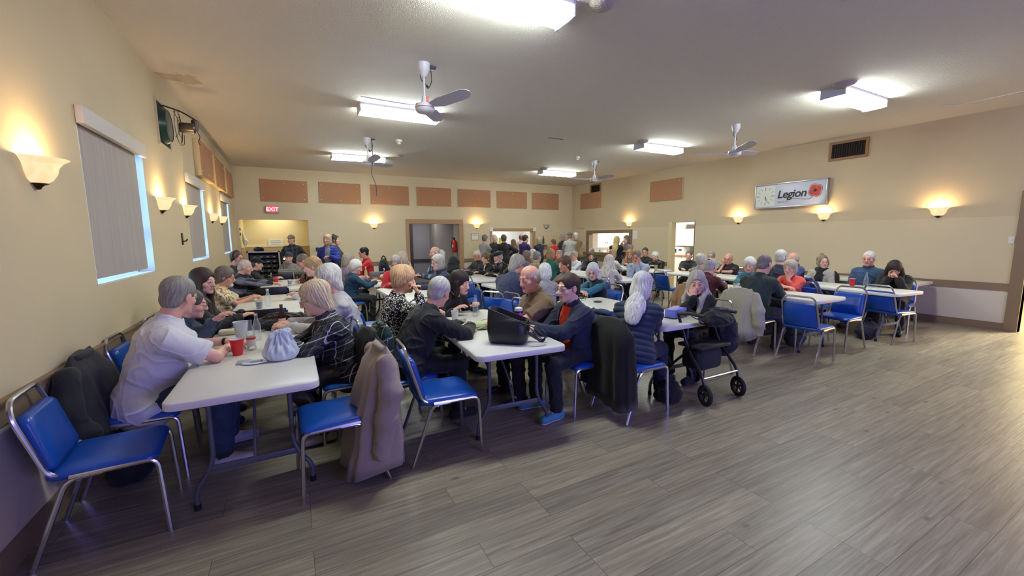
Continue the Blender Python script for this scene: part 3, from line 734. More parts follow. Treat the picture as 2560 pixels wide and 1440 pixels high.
# alcove notices
e = empty('paper_notice', (-0.42, 15.265, 1.45)); tag(e, 'white notice sheet on the alcove back wall', 'notice')
MB().box((-0.21, 0, -0.09), (0.21, 0.006, 0.13)).build('sheet', PAPER, e, smooth=False)
mb = MB()
for k in range(3): mb.box((-0.14, -0.001, 0.06-k*0.055), (0.14, 0.0, 0.075-k*0.055))
mb.build('print', M('grey_print', (150, 150, 160), 0.6), e, smooth=False)
e = empty('hanging_bag', (-1.19, 14.0, 1.52)); tag(e, 'white plastic bag hanging on the alcove side wall', 'bag')
MB().add([(0, -0.02, 0.3), (0.02, 0.02, 0.3), (0.05, -0.14, 0.05), (0.1, 0.15, 0.02), (0.03, -0.05, -0.16), (0.06, 0.07, -0.14), (0.12, 0.02, 0.0), (-0.02, 0, 0)], [(0, 1, 3, 2), (2, 3, 5, 4), (0, 2, 7), (1, 7, 3), (2, 6, 3), (4, 6, 2), (5, 3, 6), (4, 5, 6), (4, 7, 2), (5, 7, 3), (4, 5, 7), (0, 7, 1)]).build('bag_body', M('white_bag', (226, 228, 214), 0.5), e, smooth=False)
for z, w in ((1.86, 0.14), (1.72, 0.12)):
    o = MB().box((-1.25, 13.98, z-0.04), (-1.235, 13.98+w, z+0.04)).build('dark_label', DARK); tag(o, 'dark label on the alcove side wall, %s one' % ('upper' if z > 1.8 else 'lower'), 'label')
# corridor bits
e = empty('fire_extinguisher', (5.40, 14.6, 1.02)); tag(e, 'red fire extinguisher hanging inside the dark far doorway', 'fire extinguisher')
MB().lathe([(0.0, 0), (0.085, 0.0), (0.09, 0.02), (0.09, 0.38), (0.07, 0.44), (0.03, 0.47), (0.0, 0.47)], 18).build('cylinder', M('extinguisher_red', (200, 30, 32), 0.35), e)
MB().lathe([(0.0, 0.46), (0.03, 0.46), (0.03, 0.52), (0.0, 0.52)], 12).box((-0.09, -0.012, 0.52), (0.03, 0.012, 0.55)).build('valve', INK, e)
MB().tube(fillet([(-0.05, 0, 0.5), (-0.12, 0, 0.4), (-0.1, 0, 0.15)], 0.06), 0.012, 6).build('hose', CORD, e)
MB().box((-0.092, -0.06, 0.18), (-0.0, 0.06, 0.3)).build('label', PAPER, e, smooth=False)
# bar room notice and yellow tower
e = empty('paper_notice', (7.35, 15.6, 1.45)); tag(e, 'black-printed notice sheet hanging in the serving hatch', 'notice')
MB().box((-0.15, 0, -0.2), (0.15, 0.005, 0.2)).build('sheet', PAPER, e, smooth=False)
text_mesh('CLOSED', 0.075, INK, 'print', e, (0, -0.002, 0.12), FACE_B, bold=0.002)
text_mesh('THIS', 0.065, INK, 'print', e, (0, -0.002, 0.0), FACE_B, bold=0.001)
text_mesh('BAR', 0.075, INK, 'print', e, (0, -0.002, -0.11), FACE_B, bold=0.002)
MB().tube([(0, 0.002, 0.2), (0, 0.002, 1.1)], 0.003, 4).build('string', CORD, e)
o = MB().lathe([(0, 0), (0.11, 0), (0.11, 0.02), (0.055, 0.025), (0.045, 0.28), (0.0, 0.28)], 16, (6.98, 13.95, 1.27)).build('yellow_cone', M('bright_yellow', (232, 220, 50), 0.5)); tag(o, 'bright yellow cone standing on the serving hatch shelf', 'cone')
o = MB().rbox((6.85, 13.86, 0.951), (7.12, 14.08, 1.268), 0.01).build('counter_box', PAPER); tag(o, 'white box under the yellow cone on the hatch shelf', 'box')

# ------------------------------------------------------------------ tables and chairs
PLASTIC = M('white_table_plastic', (214, 212, 208), 0.42, bump=0.03, bscale=300)
TLEG = M('grey_table_steel', (92, 96, 108), 0.4, 0.3)
BLACKCAP = M('black_rubber', (20, 20, 22), 0.6)
def rrect(w, h, r, n=5):
    out = []
    for cx, cy, a in ((w/2-r, h/2-r, 0), (-w/2+r, h/2-r, 90), (-w/2+r, -h/2+r, 180), (w/2-r, -h/2+r, 270)):
        for k in range(n+1):
            t = radians(a+90*k/n); out.append((cx+r*cos(t), cy+r*sin(t)))
    return out
def make_table():
    e = empty('folding_table', (0, 0, 0))
    w, l = 0.76, 1.83
    top = MB(); o = 0.007
    rings = [(rrect(w-2*o, l-2*o, 0.06), 0.74), (rrect(w, l, 0.065), 0.733), (rrect(w, l, 0.065), 0.697), (rrect(w-0.02, l-0.02, 0.06), 0.692)]
    vs, fs = [], []; n = len(rings[0][0])
    for ring, z in rings: vs += [(x, y, z) for x, y in ring]
    for i in range(3):
        for k in range(n): fs.append((i*n+k, i*n+(k+1) % n, (i+1)*n+(k+1) % n, (i+1)*n+k))
    fs += [tuple(range(n)), tuple(range(3*n, 4*n))[::-1]]
    top.add(vs, fs).build('tabletop', PLASTIC, e, ang=50)
    for sy in (-1, 1):
        yb = sy*0.70
        for sx in (-1, 1):
            p = fillet([(sx*0.21, yb, 0.69), (sx*0.21, yb, 0.30), (sx*0.25, yb, 0.20), (sx*0.31, yb, 0.12), (sx*0.31, yb, 0.0)], 0.07)
            lg = MB().tube(p, 0.0145, 10).build('leg', TLEG, e)
            MB().lathe([(0, 0), (0.018, 0), (0.018, 0.035), (0, 0.035)], 10, (sx*0.31, yb, 0)).build('foot_cap', BLACKCAP, lg)
        MB().rbox((-0.23, yb-0.006, 0.215), (0.23, yb+0.006, 0.255), 0.003).build('crossbar', TLEG, e)
        MB().tube([(0, yb, 0.25), (0, yb-sy*0.1, 0.42), (0, yb-sy*0.42, 0.69)], 0.009, 8).build('brace', TLEG, e)
    MB().box((-0.28, -0.85, 0.675), (-0.25, 0.85, 0.695)).box((0.25, -0.85, 0.675), (0.28, 0.85, 0.695)).build('rails', TLEG, e, smooth=False)
    return e
TABLES = [((-0.28, 3.575), 0.0, 'white folding table nearest the left wall and camera, with the red cup on it'),
          ((1.57, 3.52), -4.0, 'white folding table carrying the large black handbag'),
          ((3.42, 3.55), -0.5, 'white folding table with the blue box, beside the walking frame'),
          ((6.3, 3.63), 0.0, 'white folding table beside the empty blue chairs, green-sweater man at it'),
          ((8.0, 3.36), -6.0, 'white folding table nearest the right wall with red cup and clear bottle'),
          ((-0.29, 6.27), 0.0, 'second white table along the left wall, with the water bottle'),
          ((-0.15, 8.8), 0.0, 'third white table along the left wall, with the silver can'),
          ((1.62, 6.25), 1.5, 'white table behind the woman with strawberry blond hair, red cup on it'),
          ((1.6, 8.6), 1.0, 'white table with the wicker tray beside the red-jacket man'),
          ((3.42, 6.0), 0.0, 'white table in the middle row next to the man in grey and navy'),
          ((3.4, 8.25), 0.0, 'white table in front of three seated people in black'),
          ((5.9, 6.75), 0.0, 'white table where the man in light blue shirt leans'),
          ((5.95, 8.66), 0.0, 'white table far back in front of the kitchen hatch'),
          ((7.98, 5.75), 0.0, 'white table where the bald man in black tee leans'),
          ((7.95, 7.95), 0.0, 'white table where the man in black leather jacket sits'),
          ((9.72, 3.75), 0.0, 'white table against the right wall behind the black hoodie')]
t0 = make_table()
for i, ((x, y), r, l) in enumerate(TABLES):
    t = t0 if i == 0 else copy_tree(t0)
    t.location = (x, y, 0); t.rotation_euler = (0, 0, radians(r))
    tag(t, l, 'table', 'white folding tables')

BLUE = M('blue_vinyl', (20, 76, 166), 0.3, spec=0.5, bump=0.04, bscale=250)
BLUE_D = M('blue_vinyl_back', (22, 54, 150), 0.45)
CHROME = M('chrome_tube', (196, 196, 200), 0.22, 0.95)
def make_chair():
    """stacking chair facing local +Y, origin on the floor under the seat centre"""
    e = empty('stacking_chair', (0, 0, 0))
    # seat pad: rounded trapezoid, domed
    out = []
    for (cx, cy, a, r) in ((0.165, 0.165, 0, 0.05), (-0.165, 0.165, 90, 0.05), (-0.155, -0.155, 180, 0.05), (0.155, -0.155, 270, 0.05)):
        for k in range(6):
            t = radians(a+18*k); out.append((cx+r*cos(t), cy+r*sin(t)))
    n = len(out); vs, fs = [], []
    rings = [(1.0, 0.425), (1.03, 0.432), (1.035, 0.448), (1.0, 0.462), (0.9, 0.471), (0.6, 0.479), (0.25, 0.481)]
    for s_, z in rings: vs += [(x*s_, y*s_, z - 0.018*max(0, y/0.2-0.55)*(z > 0.44)) for x, y in out]
    for i in range(len(rings)-1):
        for k in range(n): fs.append((i*n+k, i*n+(k+1) % n, (i+1)*n+(k+1) % n, (i+1)*n+k))
    fs += [tuple(range(n))[::-1], tuple((len(rings)-1)*n+k for k in range(n))]
    MB().add(vs, fs).build('seat', BLUE, e, ang=60)
    # back pad
    lean = Matrix.Translation((0, -0.235, 0.615)) @ Matrix.Rotation(radians(14), 4, 'X')
    out = []
    for (cx, cz, a, r) in ((0.135, 0.105, 0, 0.045), (-0.135, 0.105, 90, 0.045), (-0.16, -0.125, 180, 0.03), (0.16, -0.125, 270, 0.03)):
        for k in range(6):
            t = radians(a+18*k); out.append((cx+r*cos(t), cz+r*sin(t)))
    vs, fs = [], []
    rings = [(0.97, -0.026), (1.0, -0.018), (1.0, 0.008), (0.96, 0.022), (0.8, 0.03), (0.4, 0.033)]
    for s_, yy in rings: vs += [(x*s_, yy-0.35*(0.19**2-x*x)+0.012, z*s_) for x, z in out]
    for i in range(len(rings)-1):
        for k in range(n): fs.append((i*n+k, i*n+(k+1) % n, (i+1)*n+(k+1) % n, (i+1)*n+k))
    fs += [tuple(range(n))[::-1], tuple((len(rings)-1)*n+k for k in range(n))]
    MB().add(vs, fs, 0, lean).build('backrest', BLUE, e, ang=60)
    for sx in (-1, 1):
        x = sx*0.215
        MB().tube(fillet([(x, -0.12, 0.432), (x, 0.215, 0.432), (x*1.03, 0.235, 0.0)], 0.05), 0.0125, 8).build('leg', CHROME, e)
        MB().tube(fillet([(x, 0.0, 0.428), (x, -0.13, 0.424), (x*1.05, -0.285, 0.0)], 0.05), 0.0125, 8).build('leg', CHROME, e)
    a = [(-0.2, 0.05, 0.444), (-0.2, -0.19, 0.444), (-0.19, -0.285, 0.77), (-0.15, -0.295, 0.845), (0.15, -0.295, 0.845), (0.19, -0.285, 0.77), (0.2, -0.19, 0.444), (0.2, 0.05, 0.444)]
    MB().tube(fillet(a, 0.06), 0.0115, 8, up=(1, 0, 0)).build('back_frame', CHROME, e)
    MB().tube([(-0.215, -0.09, 0.415), (0.215, -0.09, 0.415)], 0.009, 8).build('stretcher', CHROME, e)
    return e
chair0 = make_chair()
chair_used = []
def chair(x, y, rz, label, group='blue stacking chairs'):
    c = chair0 if not chair_used else copy_tree(chair0)
    chair_used.append(1)
    c.location = (x, y, 0); c.rotation_euler = (0, 0, radians(rz))
    tag(c, label, 'chair', group)
    return c
EMPTY_CHAIRS = [(-0.94, 2.93, -85, 'empty blue chair against the left wall, nearest the camera'),
    (0.19, 2.86, 93, 'blue chair with the beige fleece jacket over its back'),
    (0.94, 2.90, -92, 'empty blue chair at the corner of the handbag table'),
    (5.72, 2.72, -86, 'empty blue chair seen from behind at the near end of its table'),
    (6.74, 2.83, 88, 'empty blue chair between the two right-hand tables, nearer one'),
    (7.42, 3.5, -90, 'empty blue chair between the two right-hand tables, farther one'),
    (7.86, 2.62 if False else 2.66, -100, 'empty blue chair pushed under the table with the red cup and clear bottle'),
    (3.0, 6.9, -150, 'empty blue chair facing the three people in black'),
    (2.9, 6.05, -100, 'empty blue chair behind the man in grey and navy'),
    (2.72, 4.35, -80, 'empty blue chair seen beyond the bald man in brown'),
    (2.28, 4.75, 100, 'empty blue chair with arched chrome back beside the clear bottle'),
    (0.83, 5.55, -88, 'empty blue chair loaded with a grey puffer coat'),
    (0.88, 5.02, -85, 'empty blue chair just before the one with the grey puffer coat'),
    (2.66, 3.72, -90, 'blue chair with the brown leather jacket behind the denim jacket'),
    (7.2, 6.17, -92, 'empty blue chair left of the pale grey head seen from behind, nearer one'),
    (7.17, 6.75, -90, 'empty blue chair left of the pale grey head seen from behind, farther one')]
for a in EMPTY_CHAIRS: chair(*a)

# black folding chairs at the table ends
BLACKV = M('black_vinyl', (26, 26, 28), 0.35)
def folding_chair(x, y, rz, label, posts):
    e = empty('folding_chair', (x, y, 0), radians(rz)); tag(e, label, 'chair')
    MB().rbox((-0.2, -0.2, 0.43), (0.2, 0.2, 0.455), 0.02).build('seat', BLACKV, e)
    MB().rbox((-0.21, -0.24, 0.62), (0.21, -0.215, 0.83), 0.03).build('backrest', BLACKV, e)
    for sx in (-1, 1):
        MB().tube([(sx*0.215, -0.23, 0.86 if posts else 0.8), (sx*0.215, 0.23, 0.0)], 0.011, 8).build('leg', CHROME if posts else BLACKV, e)
        MB().tube([(sx*0.19, 0.15, 0.44), (sx*0.19, -0.25, 0.0)], 0.011, 8).build('leg', CHROME if posts else BLACKV, e)
    return e
folding_chair(-0.3, 7.72, 0, 'black folding chair between the second and third left tables', 0)
folding_chair(-0.2, 10.0, 180, 'black leather chair with chrome posts beyond the silver can', 1)
folding_chair(-0.3, 4.95, 180, 'dark brown chair at the far end of the nearest left table', 0)

# ------------------------------------------------------------------ smooth solid modelling for figures and cloth
def vec(*a): return np.array(a if len(a) > 1 else a[0], dtype=float)
def unit(v):
    n = np.linalg.norm(v)
    return v/n if n > 1e-9 else v
def frame(fwd, up):
    """3x3 with columns right, forward, up"""
    f = unit(vec(fwd)); r = unit(np.cross(f, vec(up))); u = np.cross(r, f)
    return np.stack([r, f, u], axis=1)
def axrot(axis, deg):
    a = radians(deg); x, y, z = unit(vec(axis)); c, s = cos(a), sin(a); C = 1-c
    return np.array([[c+x*x*C, x*y*C-z*s, x*z*C+y*s], [y*x*C+z*s, c+y*y*C, y*z*C-x*s], [z*x*C-y*s, z*y*C+x*s, c+z*z*C]])

class Field:
    def __init__(s): s.p = []
    def cone(s, a, b, r1, r2=None, k=0.02, sub=False, flat=False):
        s.p.append(('c', vec(a), vec(b), r1, r1 if r2 is None else r2, k, sub, flat)); return s
    def chain(s, pts, rs, k=0.02):
        for i in range(len(pts)-1): s.cone(pts[i], pts[i+1], rs[i], rs[i+1], k)
        return s
    def ell(s, c, r, R=None, k=0.02, sub=False):
        s.p.append(('e', vec(c), vec(r), np.eye(3) if R is None else R, k, sub)); return s
    def cut(s, pt, n, k=0.004):
        """remove everything on the side n points to"""
        s.p.append(('p', vec(pt), unit(vec(n)), k)); return s
    def mesh(s, vox):
        lo, hi = np.full(3, 1e9), np.full(3, -1e9); boxes = []
        for q in s.p:
            if q[0] == 'c': l, h = np.minimum(q[1]-q[3], q[2]-q[4]), np.maximum(q[1]+q[3], q[2]+q[4]); sub = q[6]
            elif q[0] == 'e':
                ex = np.sqrt(((q[3]*q[2][None, :])**2).sum(axis=1)); l, h = q[1]-ex, q[1]+ex; sub = q[5]
            else: l = h = None; sub = True
            boxes.append((l, h))
            if not sub: lo, hi = np.minimum(lo, l), np.maximum(hi, h)
        lo = lo-3*vox; n = np.ceil((hi+3*vox-lo)/vox).astype(int)+1
        D = np.full(n, 0.3, dtype=np.float32)
        ax = [lo[i]+vox*np.arange(n[i]) for i in range(3)]
        for q, (l, h) in zip(s.p, boxes):
            if q[0] == 'p':
                d = ((ax[0]-q[1][0])*q[2][0])[:, None, None]+((ax[1]-q[1][1])*q[2][1])[None, :, None]+((ax[2]-q[1][2])*q[2][2])[None, None, :]
                k = q[3]; hh = np.maximum(k-np.abs(D-d), 0)/k
                D = (np.maximum(D, d)+hh*hh*k*0.25).astype(np.float32); continue
            k = q[5] if q[0] == 'c' else q[4]
            m = k+2.5*vox
            i0 = np.maximum(np.floor((l-m-lo)/vox).astype(int), 0); i1 = np.minimum(np.ceil((h+m-lo)/vox).astype(int)+1, n)
            if (i1 <= i0).any(): continue
            X, Y, Z = ax[0][i0[0]:i1[0], None, None], ax[1][None, i0[1]:i1[1], None], ax[2][None, None, i0[2]:i1[2]]
            if q[0] == 'c':
                a, b = q[1], q[2]; ba = b-a; L2 = max(float(ba@ba), 1e-12)
                tr = ((X-a[0])*ba[0]+(Y-a[1])*ba[1]+(Z-a[2])*ba[2])/L2
                t = np.clip(tr, 0, 1)
                d = np.sqrt((X-a[0]-t*ba[0])**2+(Y-a[1]-t*ba[1])**2+(Z-a[2]-t*ba[2])**2)-(q[3]+(q[4]-q[3])*t)
                if q[7]: d = np.maximum(d, np.maximum(-tr, tr-1)*math.sqrt(L2))
                sub = q[6]
            else:
                c, r, R = q[1], q[2], q[3]
                P = [((X-c[0])*R[0, j]+(Y-c[1])*R[1, j]+(Z-c[2])*R[2, j]) for j in range(3)]
                k0 = np.sqrt((P[0]/r[0])**2+(P[1]/r[1])**2+(P[2]/r[2])**2)
                k1 = np.sqrt((P[0]/r[0]**2)**2+(P[1]/r[1]**2)**2+(P[2]/r[2]**2)**2)
                d = np.where(k1 > 1e-6, k0*(k0-1)/np.maximum(k1, 1e-6), -r.min())
                sub = q[5]
            V = D[i0[0]:i1[0], i0[1]:i1[1], i0[2]:i1[2]]
            if sub:
                hh = np.maximum(k-np.abs(V+d), 0)/k
                V[...] = np.maximum(V, -d)+hh*hh*k*0.25
            else:
                hh = np.maximum(k-np.abs(V-d), 0)/k
                V[...] = np.minimum(V, d)-hh*hh*k*0.25
        return nets(D, lo, vox)

def nets(D, lo, vox):
    I = D < 0
    s = np.zeros(tuple(x-1 for x in D.shape), dtype=np.int8)
    off = [(i, j, k) for i in (0, 1) for j in (0, 1) for k in (0, 1)]
    for i, j, k in off: s += I[i:i+s.shape[0], j:j+s.shape[1], k:k+s.shape[2]]
    act = (s > 0) & (s < 8)
    ijk = np.argwhere(act)
    if len(ijk) == 0: return np.zeros((0, 3)), np.zeros((0, 4), dtype=np.int32)
    idx = np.full(s.shape, -1, dtype=np.int32); idx[act] = np.arange(len(ijk), dtype=np.int32)
    C = {o: D[ijk[:, 0]+o[0], ijk[:, 1]+o[1], ijk[:, 2]+o[2]] for o in off}
    acc = np.zeros((len(ijk), 3)); cnt = np.zeros(len(ijk))
    for o in off:
        for axn in range(3):
            if o[axn]: continue
            o2 = list(o); o2[axn] = 1; o2 = tuple(o2)
            a, b = C[o], C[o2]; m = (a < 0) != (b < 0)
            t = np.where(m, a/np.where(m, a-b, 1), 0)
            pt = np.repeat(np.array(o, dtype=float)[None], len(ijk), 0); pt[:, axn] += t
            acc += pt*m[:, None]; cnt += m
    V = lo+vox*(ijk+acc/cnt[:, None])
    Fs = []
    for axn in range(3):
        u, w = (axn+1) % 3, (axn+2) % 3
        sl = [slice(None)]*3; sl2 = [slice(None)]*3
        sl[axn] = slice(0, -1); sl2[axn] = slice(1, None)
        A, B = I[tuple(sl)], I[tuple(sl2)]
        e = np.argwhere(A != B)
        e = e[(e[:, u] > 0) & (e[:, w] > 0) & (e[:, u] < D.shape[u]-1) & (e[:, w] < D.shape[w]-1)]
        if len(e) == 0: continue
        def cell(du, dw):
            c = e.copy(); c[:, u] += du; c[:, w] += dw
            return idx[c[:, 0], c[:, 1], c[:, 2]]
        q = np.stack([cell(-1, -1), cell(0, -1), cell(0, 0), cell(-1, 0)], axis=1)
        flip = ~A[e[:, 0], e[:, 1], e[:, 2]]
        q[flip] = q[flip][:, ::-1]
        Fs.append(q)
    return V, np.concatenate(Fs).astype(np.int32)

def vnormals(V, Q):
    n = np.cross(V[Q[:, 2]]-V[Q[:, 0]], V[Q[:, 3]]-V[Q[:, 1]])
    N = np.zeros_like(V)
    for k in range(4): 
        for c in range(3): N[:, c] += np.bincount(Q[:, k], n[:, c], len(V))
    return N/np.maximum(np.linalg.norm(N, axis=1), 1e-12)[:, None]

def noise3(P, f, seed=0.0):
    x, y, z = P[:, 0]*f+seed, P[:, 1]*f+seed*1.7, P[:, 2]*f-seed*0.9
    a = np.sin(x+1.3*np.sin(y*0.9+seed)+0.5*z)+np.sin(1.1*y+1.2*np.sin(z*0.8)+0.7*x)+np.sin(0.9*z+1.1*np.sin(x*1.1)+0.6*y)
    return a/3

def np_mesh(name, V, Q, mats, parent=None, mi=None):
    me = bpy.data.meshes.new(name)
    me.vertices.add(len(V)); me.vertices.foreach_set('co', np.ascontiguousarray(V, dtype=np.float32).ravel())
    me.loops.add(Q.size); me.loops.foreach_set('vertex_index', np.ascontiguousarray(Q, dtype=np.int32).ravel())
    me.polygons.add(len(Q)); me.polygons.foreach_set('loop_start', np.arange(0, Q.size, 4, dtype=np.int32))
    me.update(calc_edges=True)
    for m in (mats if isinstance(mats, (list, tuple)) else [mats]): me.materials.append(m)
    if mi is not None: me.polygons.foreach_set('material_index', np.ascontiguousarray(mi, dtype=np.int32))
    me.shade_smooth()
    o = bpy.data.objects.new(name, me)
    COL.objects.link(o)
    if parent: o.parent = parent
    return o

# ------------------------------------------------------------------ figures: skeleton (also posed from the local frame: +Y ahead, +X to the figure's right)
def ik(sh, w, l1, l2, pole):
    d = w-sh; L = np.linalg.norm(d)
    mx = (l1+l2)*0.995
    if L > mx: w = sh+d/L*mx; d = w-sh; L = mx
    if L < abs(l1-l2)+0.02: L = abs(l1-l2)+0.02
    c = (l1*l1-l2*l2+L*L)/(2*L); h = math.sqrt(max(l1*l1-c*c, 0))
    u = unit(d); p = vec(pole); p = p-u*(p@u)
    return sh+u*c+unit(p)*h, w

def skeleton(s=1.0, stand=False, lean=8, side=0, head=(0, 0, 0), width=1.0, twist=0, arms=('table', 'table'), legs=(0.12, 0.02), seat=0.455):
    K = {'s': s, 'w': width}
    hz = 0.96*s if stand else seat+0.095*s
    hip = vec(0, 0, hz)
    Rl = lambda f: axrot((0, 1, 0), side*f) @ axrot((1, 0, 0), -lean*f)
    u1, u2 = Rl(0.75) @ vec(0, 0, 1), Rl(1.25) @ vec(0, 0, 1)
    waist = hip+u1*0.185*s
    chest = waist+unit(u1+u2)*0.14*s
    shm = chest+u2*0.125*s
    T = axrot(u2, twist)
    ra = T @ unit(np.cross(vec(0, 1, 0), u2)) if abs(u2[1]) < 0.95 else T @ vec(1, 0, 0)
    fa = unit(np.cross(u2, ra))
    K.update(hip=hip, waist=waist, chest=chest, shm=shm, up=u2, u1=u1, right=ra, fwd=fa)
    nb = shm+u2*0.05*s
    uh = unit(u2*0.55+vec(0, 0, 1)*0.6)
    turn, nod, tilt = head
    hf = axrot(uh, turn) @ unit(fa-uh*(fa@uh))
    hr = np.cross(hf, uh)
    A = axrot(hr, -nod)
    hf, hu = A @ hf, A @ uh
    B = axrot(hf, tilt); hu = B @ hu; hr = np.cross(hf, hu)
    hc = nb+uh*0.105*s+hu*0.055*s+hf*0.028*s+vec(0, 0.012, 0)*s
    K.update(nb=nb, hc=hc, H=np.stack([hr, hf, hu], axis=1))
    sw = 0.168*s*(0.6+0.4*width)
    for i, sg in enumerate((1, -1)):
        sh = shm+ra*sg*sw-u2*0.05*s
        a = arms[i]
        pole = vec(sg*0.5, -0.35, -0.8)
        hd = None
        tz = 0.79
        if a == 'table': w = vec(sg*0.12, 0.44, tz)
        elif a == 'fold': w = vec(-sg*0.06, 0.40, tz+0.005); pole = vec(sg*1.0, 0.1, -0.35); hd = vec(-sg, 0.15, 0)
        elif a == 'clasp': w = vec(sg*0.075, 0.45, tz+0.01); hd = vec(-sg*0.8, 0.6, 0)
        elif a == 'lap': w = vec(sg*0.1, 0.30, 0.66); hd = vec(-sg*0.5, 0.8, -0.1)
        elif a == 'chin': w = hc+hf*0.10-hu*0.155+hr*sg*0.015; pole = vec(sg*0.25, 0.35, -1); hd = hu*0.9-hf*0.25-hr*sg*0.1
        elif a == 'cheek': w = hc+hf*0.045-hu*0.14+hr*sg*0.085; pole = vec(sg*0.35, 0.35, -1); hd = hu*1.0+hr*sg*0.1
        elif a == 'mouth': w = hc+hf*0.16-hu*0.125+hr*sg*0.04; pole = vec(sg*0.35, 0.2, -1); hd = hu*0.75-hf*0.5
        elif a == 'face': w = hc+hf*0.15-hu*0.06+hr*sg*0.05; pole = vec(sg*0.4, 0.1, -1); hd = hu*0.7-hf*0.3-hr*sg*0.7
        elif a == 'down': w = vec(sg*0.24, 0.04, hz-0.03*s); pole = vec(sg*0.3, -1, 0); hd = vec(0, 0.2, -1)
        elif a == 'pocket': w = vec(sg*0.2, 0.1, hz+0.06*s); pole = vec(sg*0.8, -1, 0); hd = vec(-sg*0.3, 0.4, -1)
        elif a == 'hip': w = vec(sg*0.19, -0.02, hz+0.12*s); pole = vec(sg*1, -0.2, 0); hd = vec(-sg*0.6, 0.4, -0.6)
        elif a == 'carry': w = vec(sg*0.08, 0.34, hz+0.26*s); pole = vec(sg*0.6, -0.4, -0.8); hd = vec(-sg*0.6, 0.7, 0)
        elif a == 'crossed': w = vec(-sg*0.08, 0.22, hz+0.30*s); pole = vec(sg*0.8, 0.1, -0.7); hd = vec(-sg, 0.2, 0.1)
        else:
            w = vec(a[:3]); 
            if len(a) > 3: hd = vec(a[3:6])
            if len(a) > 6: pole = vec(a[6:9])
        el, w = ik(sh, w, 0.285*s, 0.25*s, pole)
        if hd is None: hd = unit(w-el)+vec(-sg*0.25, 0.1, 0)
        hd = unit(hd)
        hip_j = hip+vec(sg*0.09*s, 0, -0.01)
        if stand:
            kn, an = vec(sg*0.10*s, 0.025, 0.50*s), vec(sg*0.11*s, -0.03, 0.08)
            toe = vec(0.18*sg, 1, 0)
        else:
            kn = hip_j+vec(sg*legs[0]*0.55, 0.42*s, 0); kn[2] = max(0.50, 0.08+0.415*s)
            an = kn+vec(sg*0.01, legs[1]-0.05, 0); an[2] = 0.08
            toe = vec(0.15*sg, 1, 0)
        K['R' if sg > 0 else 'L'] = dict(sh=sh, el=el, wr=w, hd=hd, hip=hip_j, kn=kn, an=an, toe=unit(toe), sg=sg)
    return K

# ------------------------------------------------------------------ figures: materials
SKINS = {'light': (226, 176, 154), 'pink': (222, 168, 148), 'ruddy': (212, 154, 132), 'tan': (202, 152, 124), 'pale': (230, 188, 168)}
def skin_mats(tone, brow):
    c = SKINS[tone]
    return [M('skin_'+tone, c, 0.5, var=0.05, vscale=30), M('lips_'+tone, tuple(x*f for x, f in zip(c, (0.88, 0.72, 0.72))), 0.4), M('brow_%d_%d_%d' % tuple(brow), tuple(x*0.8 for x in brow), 0.8)]
def hair_mat(c):
    nm = 'hair_%d_%d_%d' % tuple(c)
    if nm in MATS: return MATS[nm]
    m = M(nm, c, 0.5, spec=0.35)
    nt = m.node_tree; b = nt.nodes['Principled BSDF']; L = nt.links.new
    at = nt.nodes.new('ShaderNodeAttribute'); at.attribute_name = 'flow'
    n = nt.nodes.new('ShaderNodeTexNoise'); n.inputs['Scale'].default_value = 1.6; n.inputs['Detail'].default_value = 3; n.inputs['Roughness'].default_value = 0.65
    L(at.outputs['Vector'], n.inputs['Vector'])
    rp = nt.nodes.new('ShaderNodeValToRGB'); e = rp.color_ramp.elements
    e[0].position = 0.32; e[1].position = 0.66
    cl = lin(c); e[0].color = tuple(x*0.58 for x in cl[:3])+(1,); e[1].color = tuple(min(0.95, x*1.35) for x in cl[:3])+(1,)
    L(n.outputs['Fac'], rp.inputs['Fac']); L(rp.outputs['Color'], b.inputs['Base Color'])
    bp = nt.nodes.new('ShaderNodeBump'); bp.inputs['Strength'].default_value = 0.5; bp.inputs['Distance'].default_value = 0.006
    L(n.outputs['Fac'], bp.inputs['Height']); L(bp.outputs['Normal'], b.inputs['Normal'])
    return m
def cloth_mat(c, rough=0.85):
    if isinstance(c, str): return MATS[c]
    return M('cloth_%d_%d_%d' % tuple(c), c, rough, bump=0.12, bscale=320, sheen=0.1)

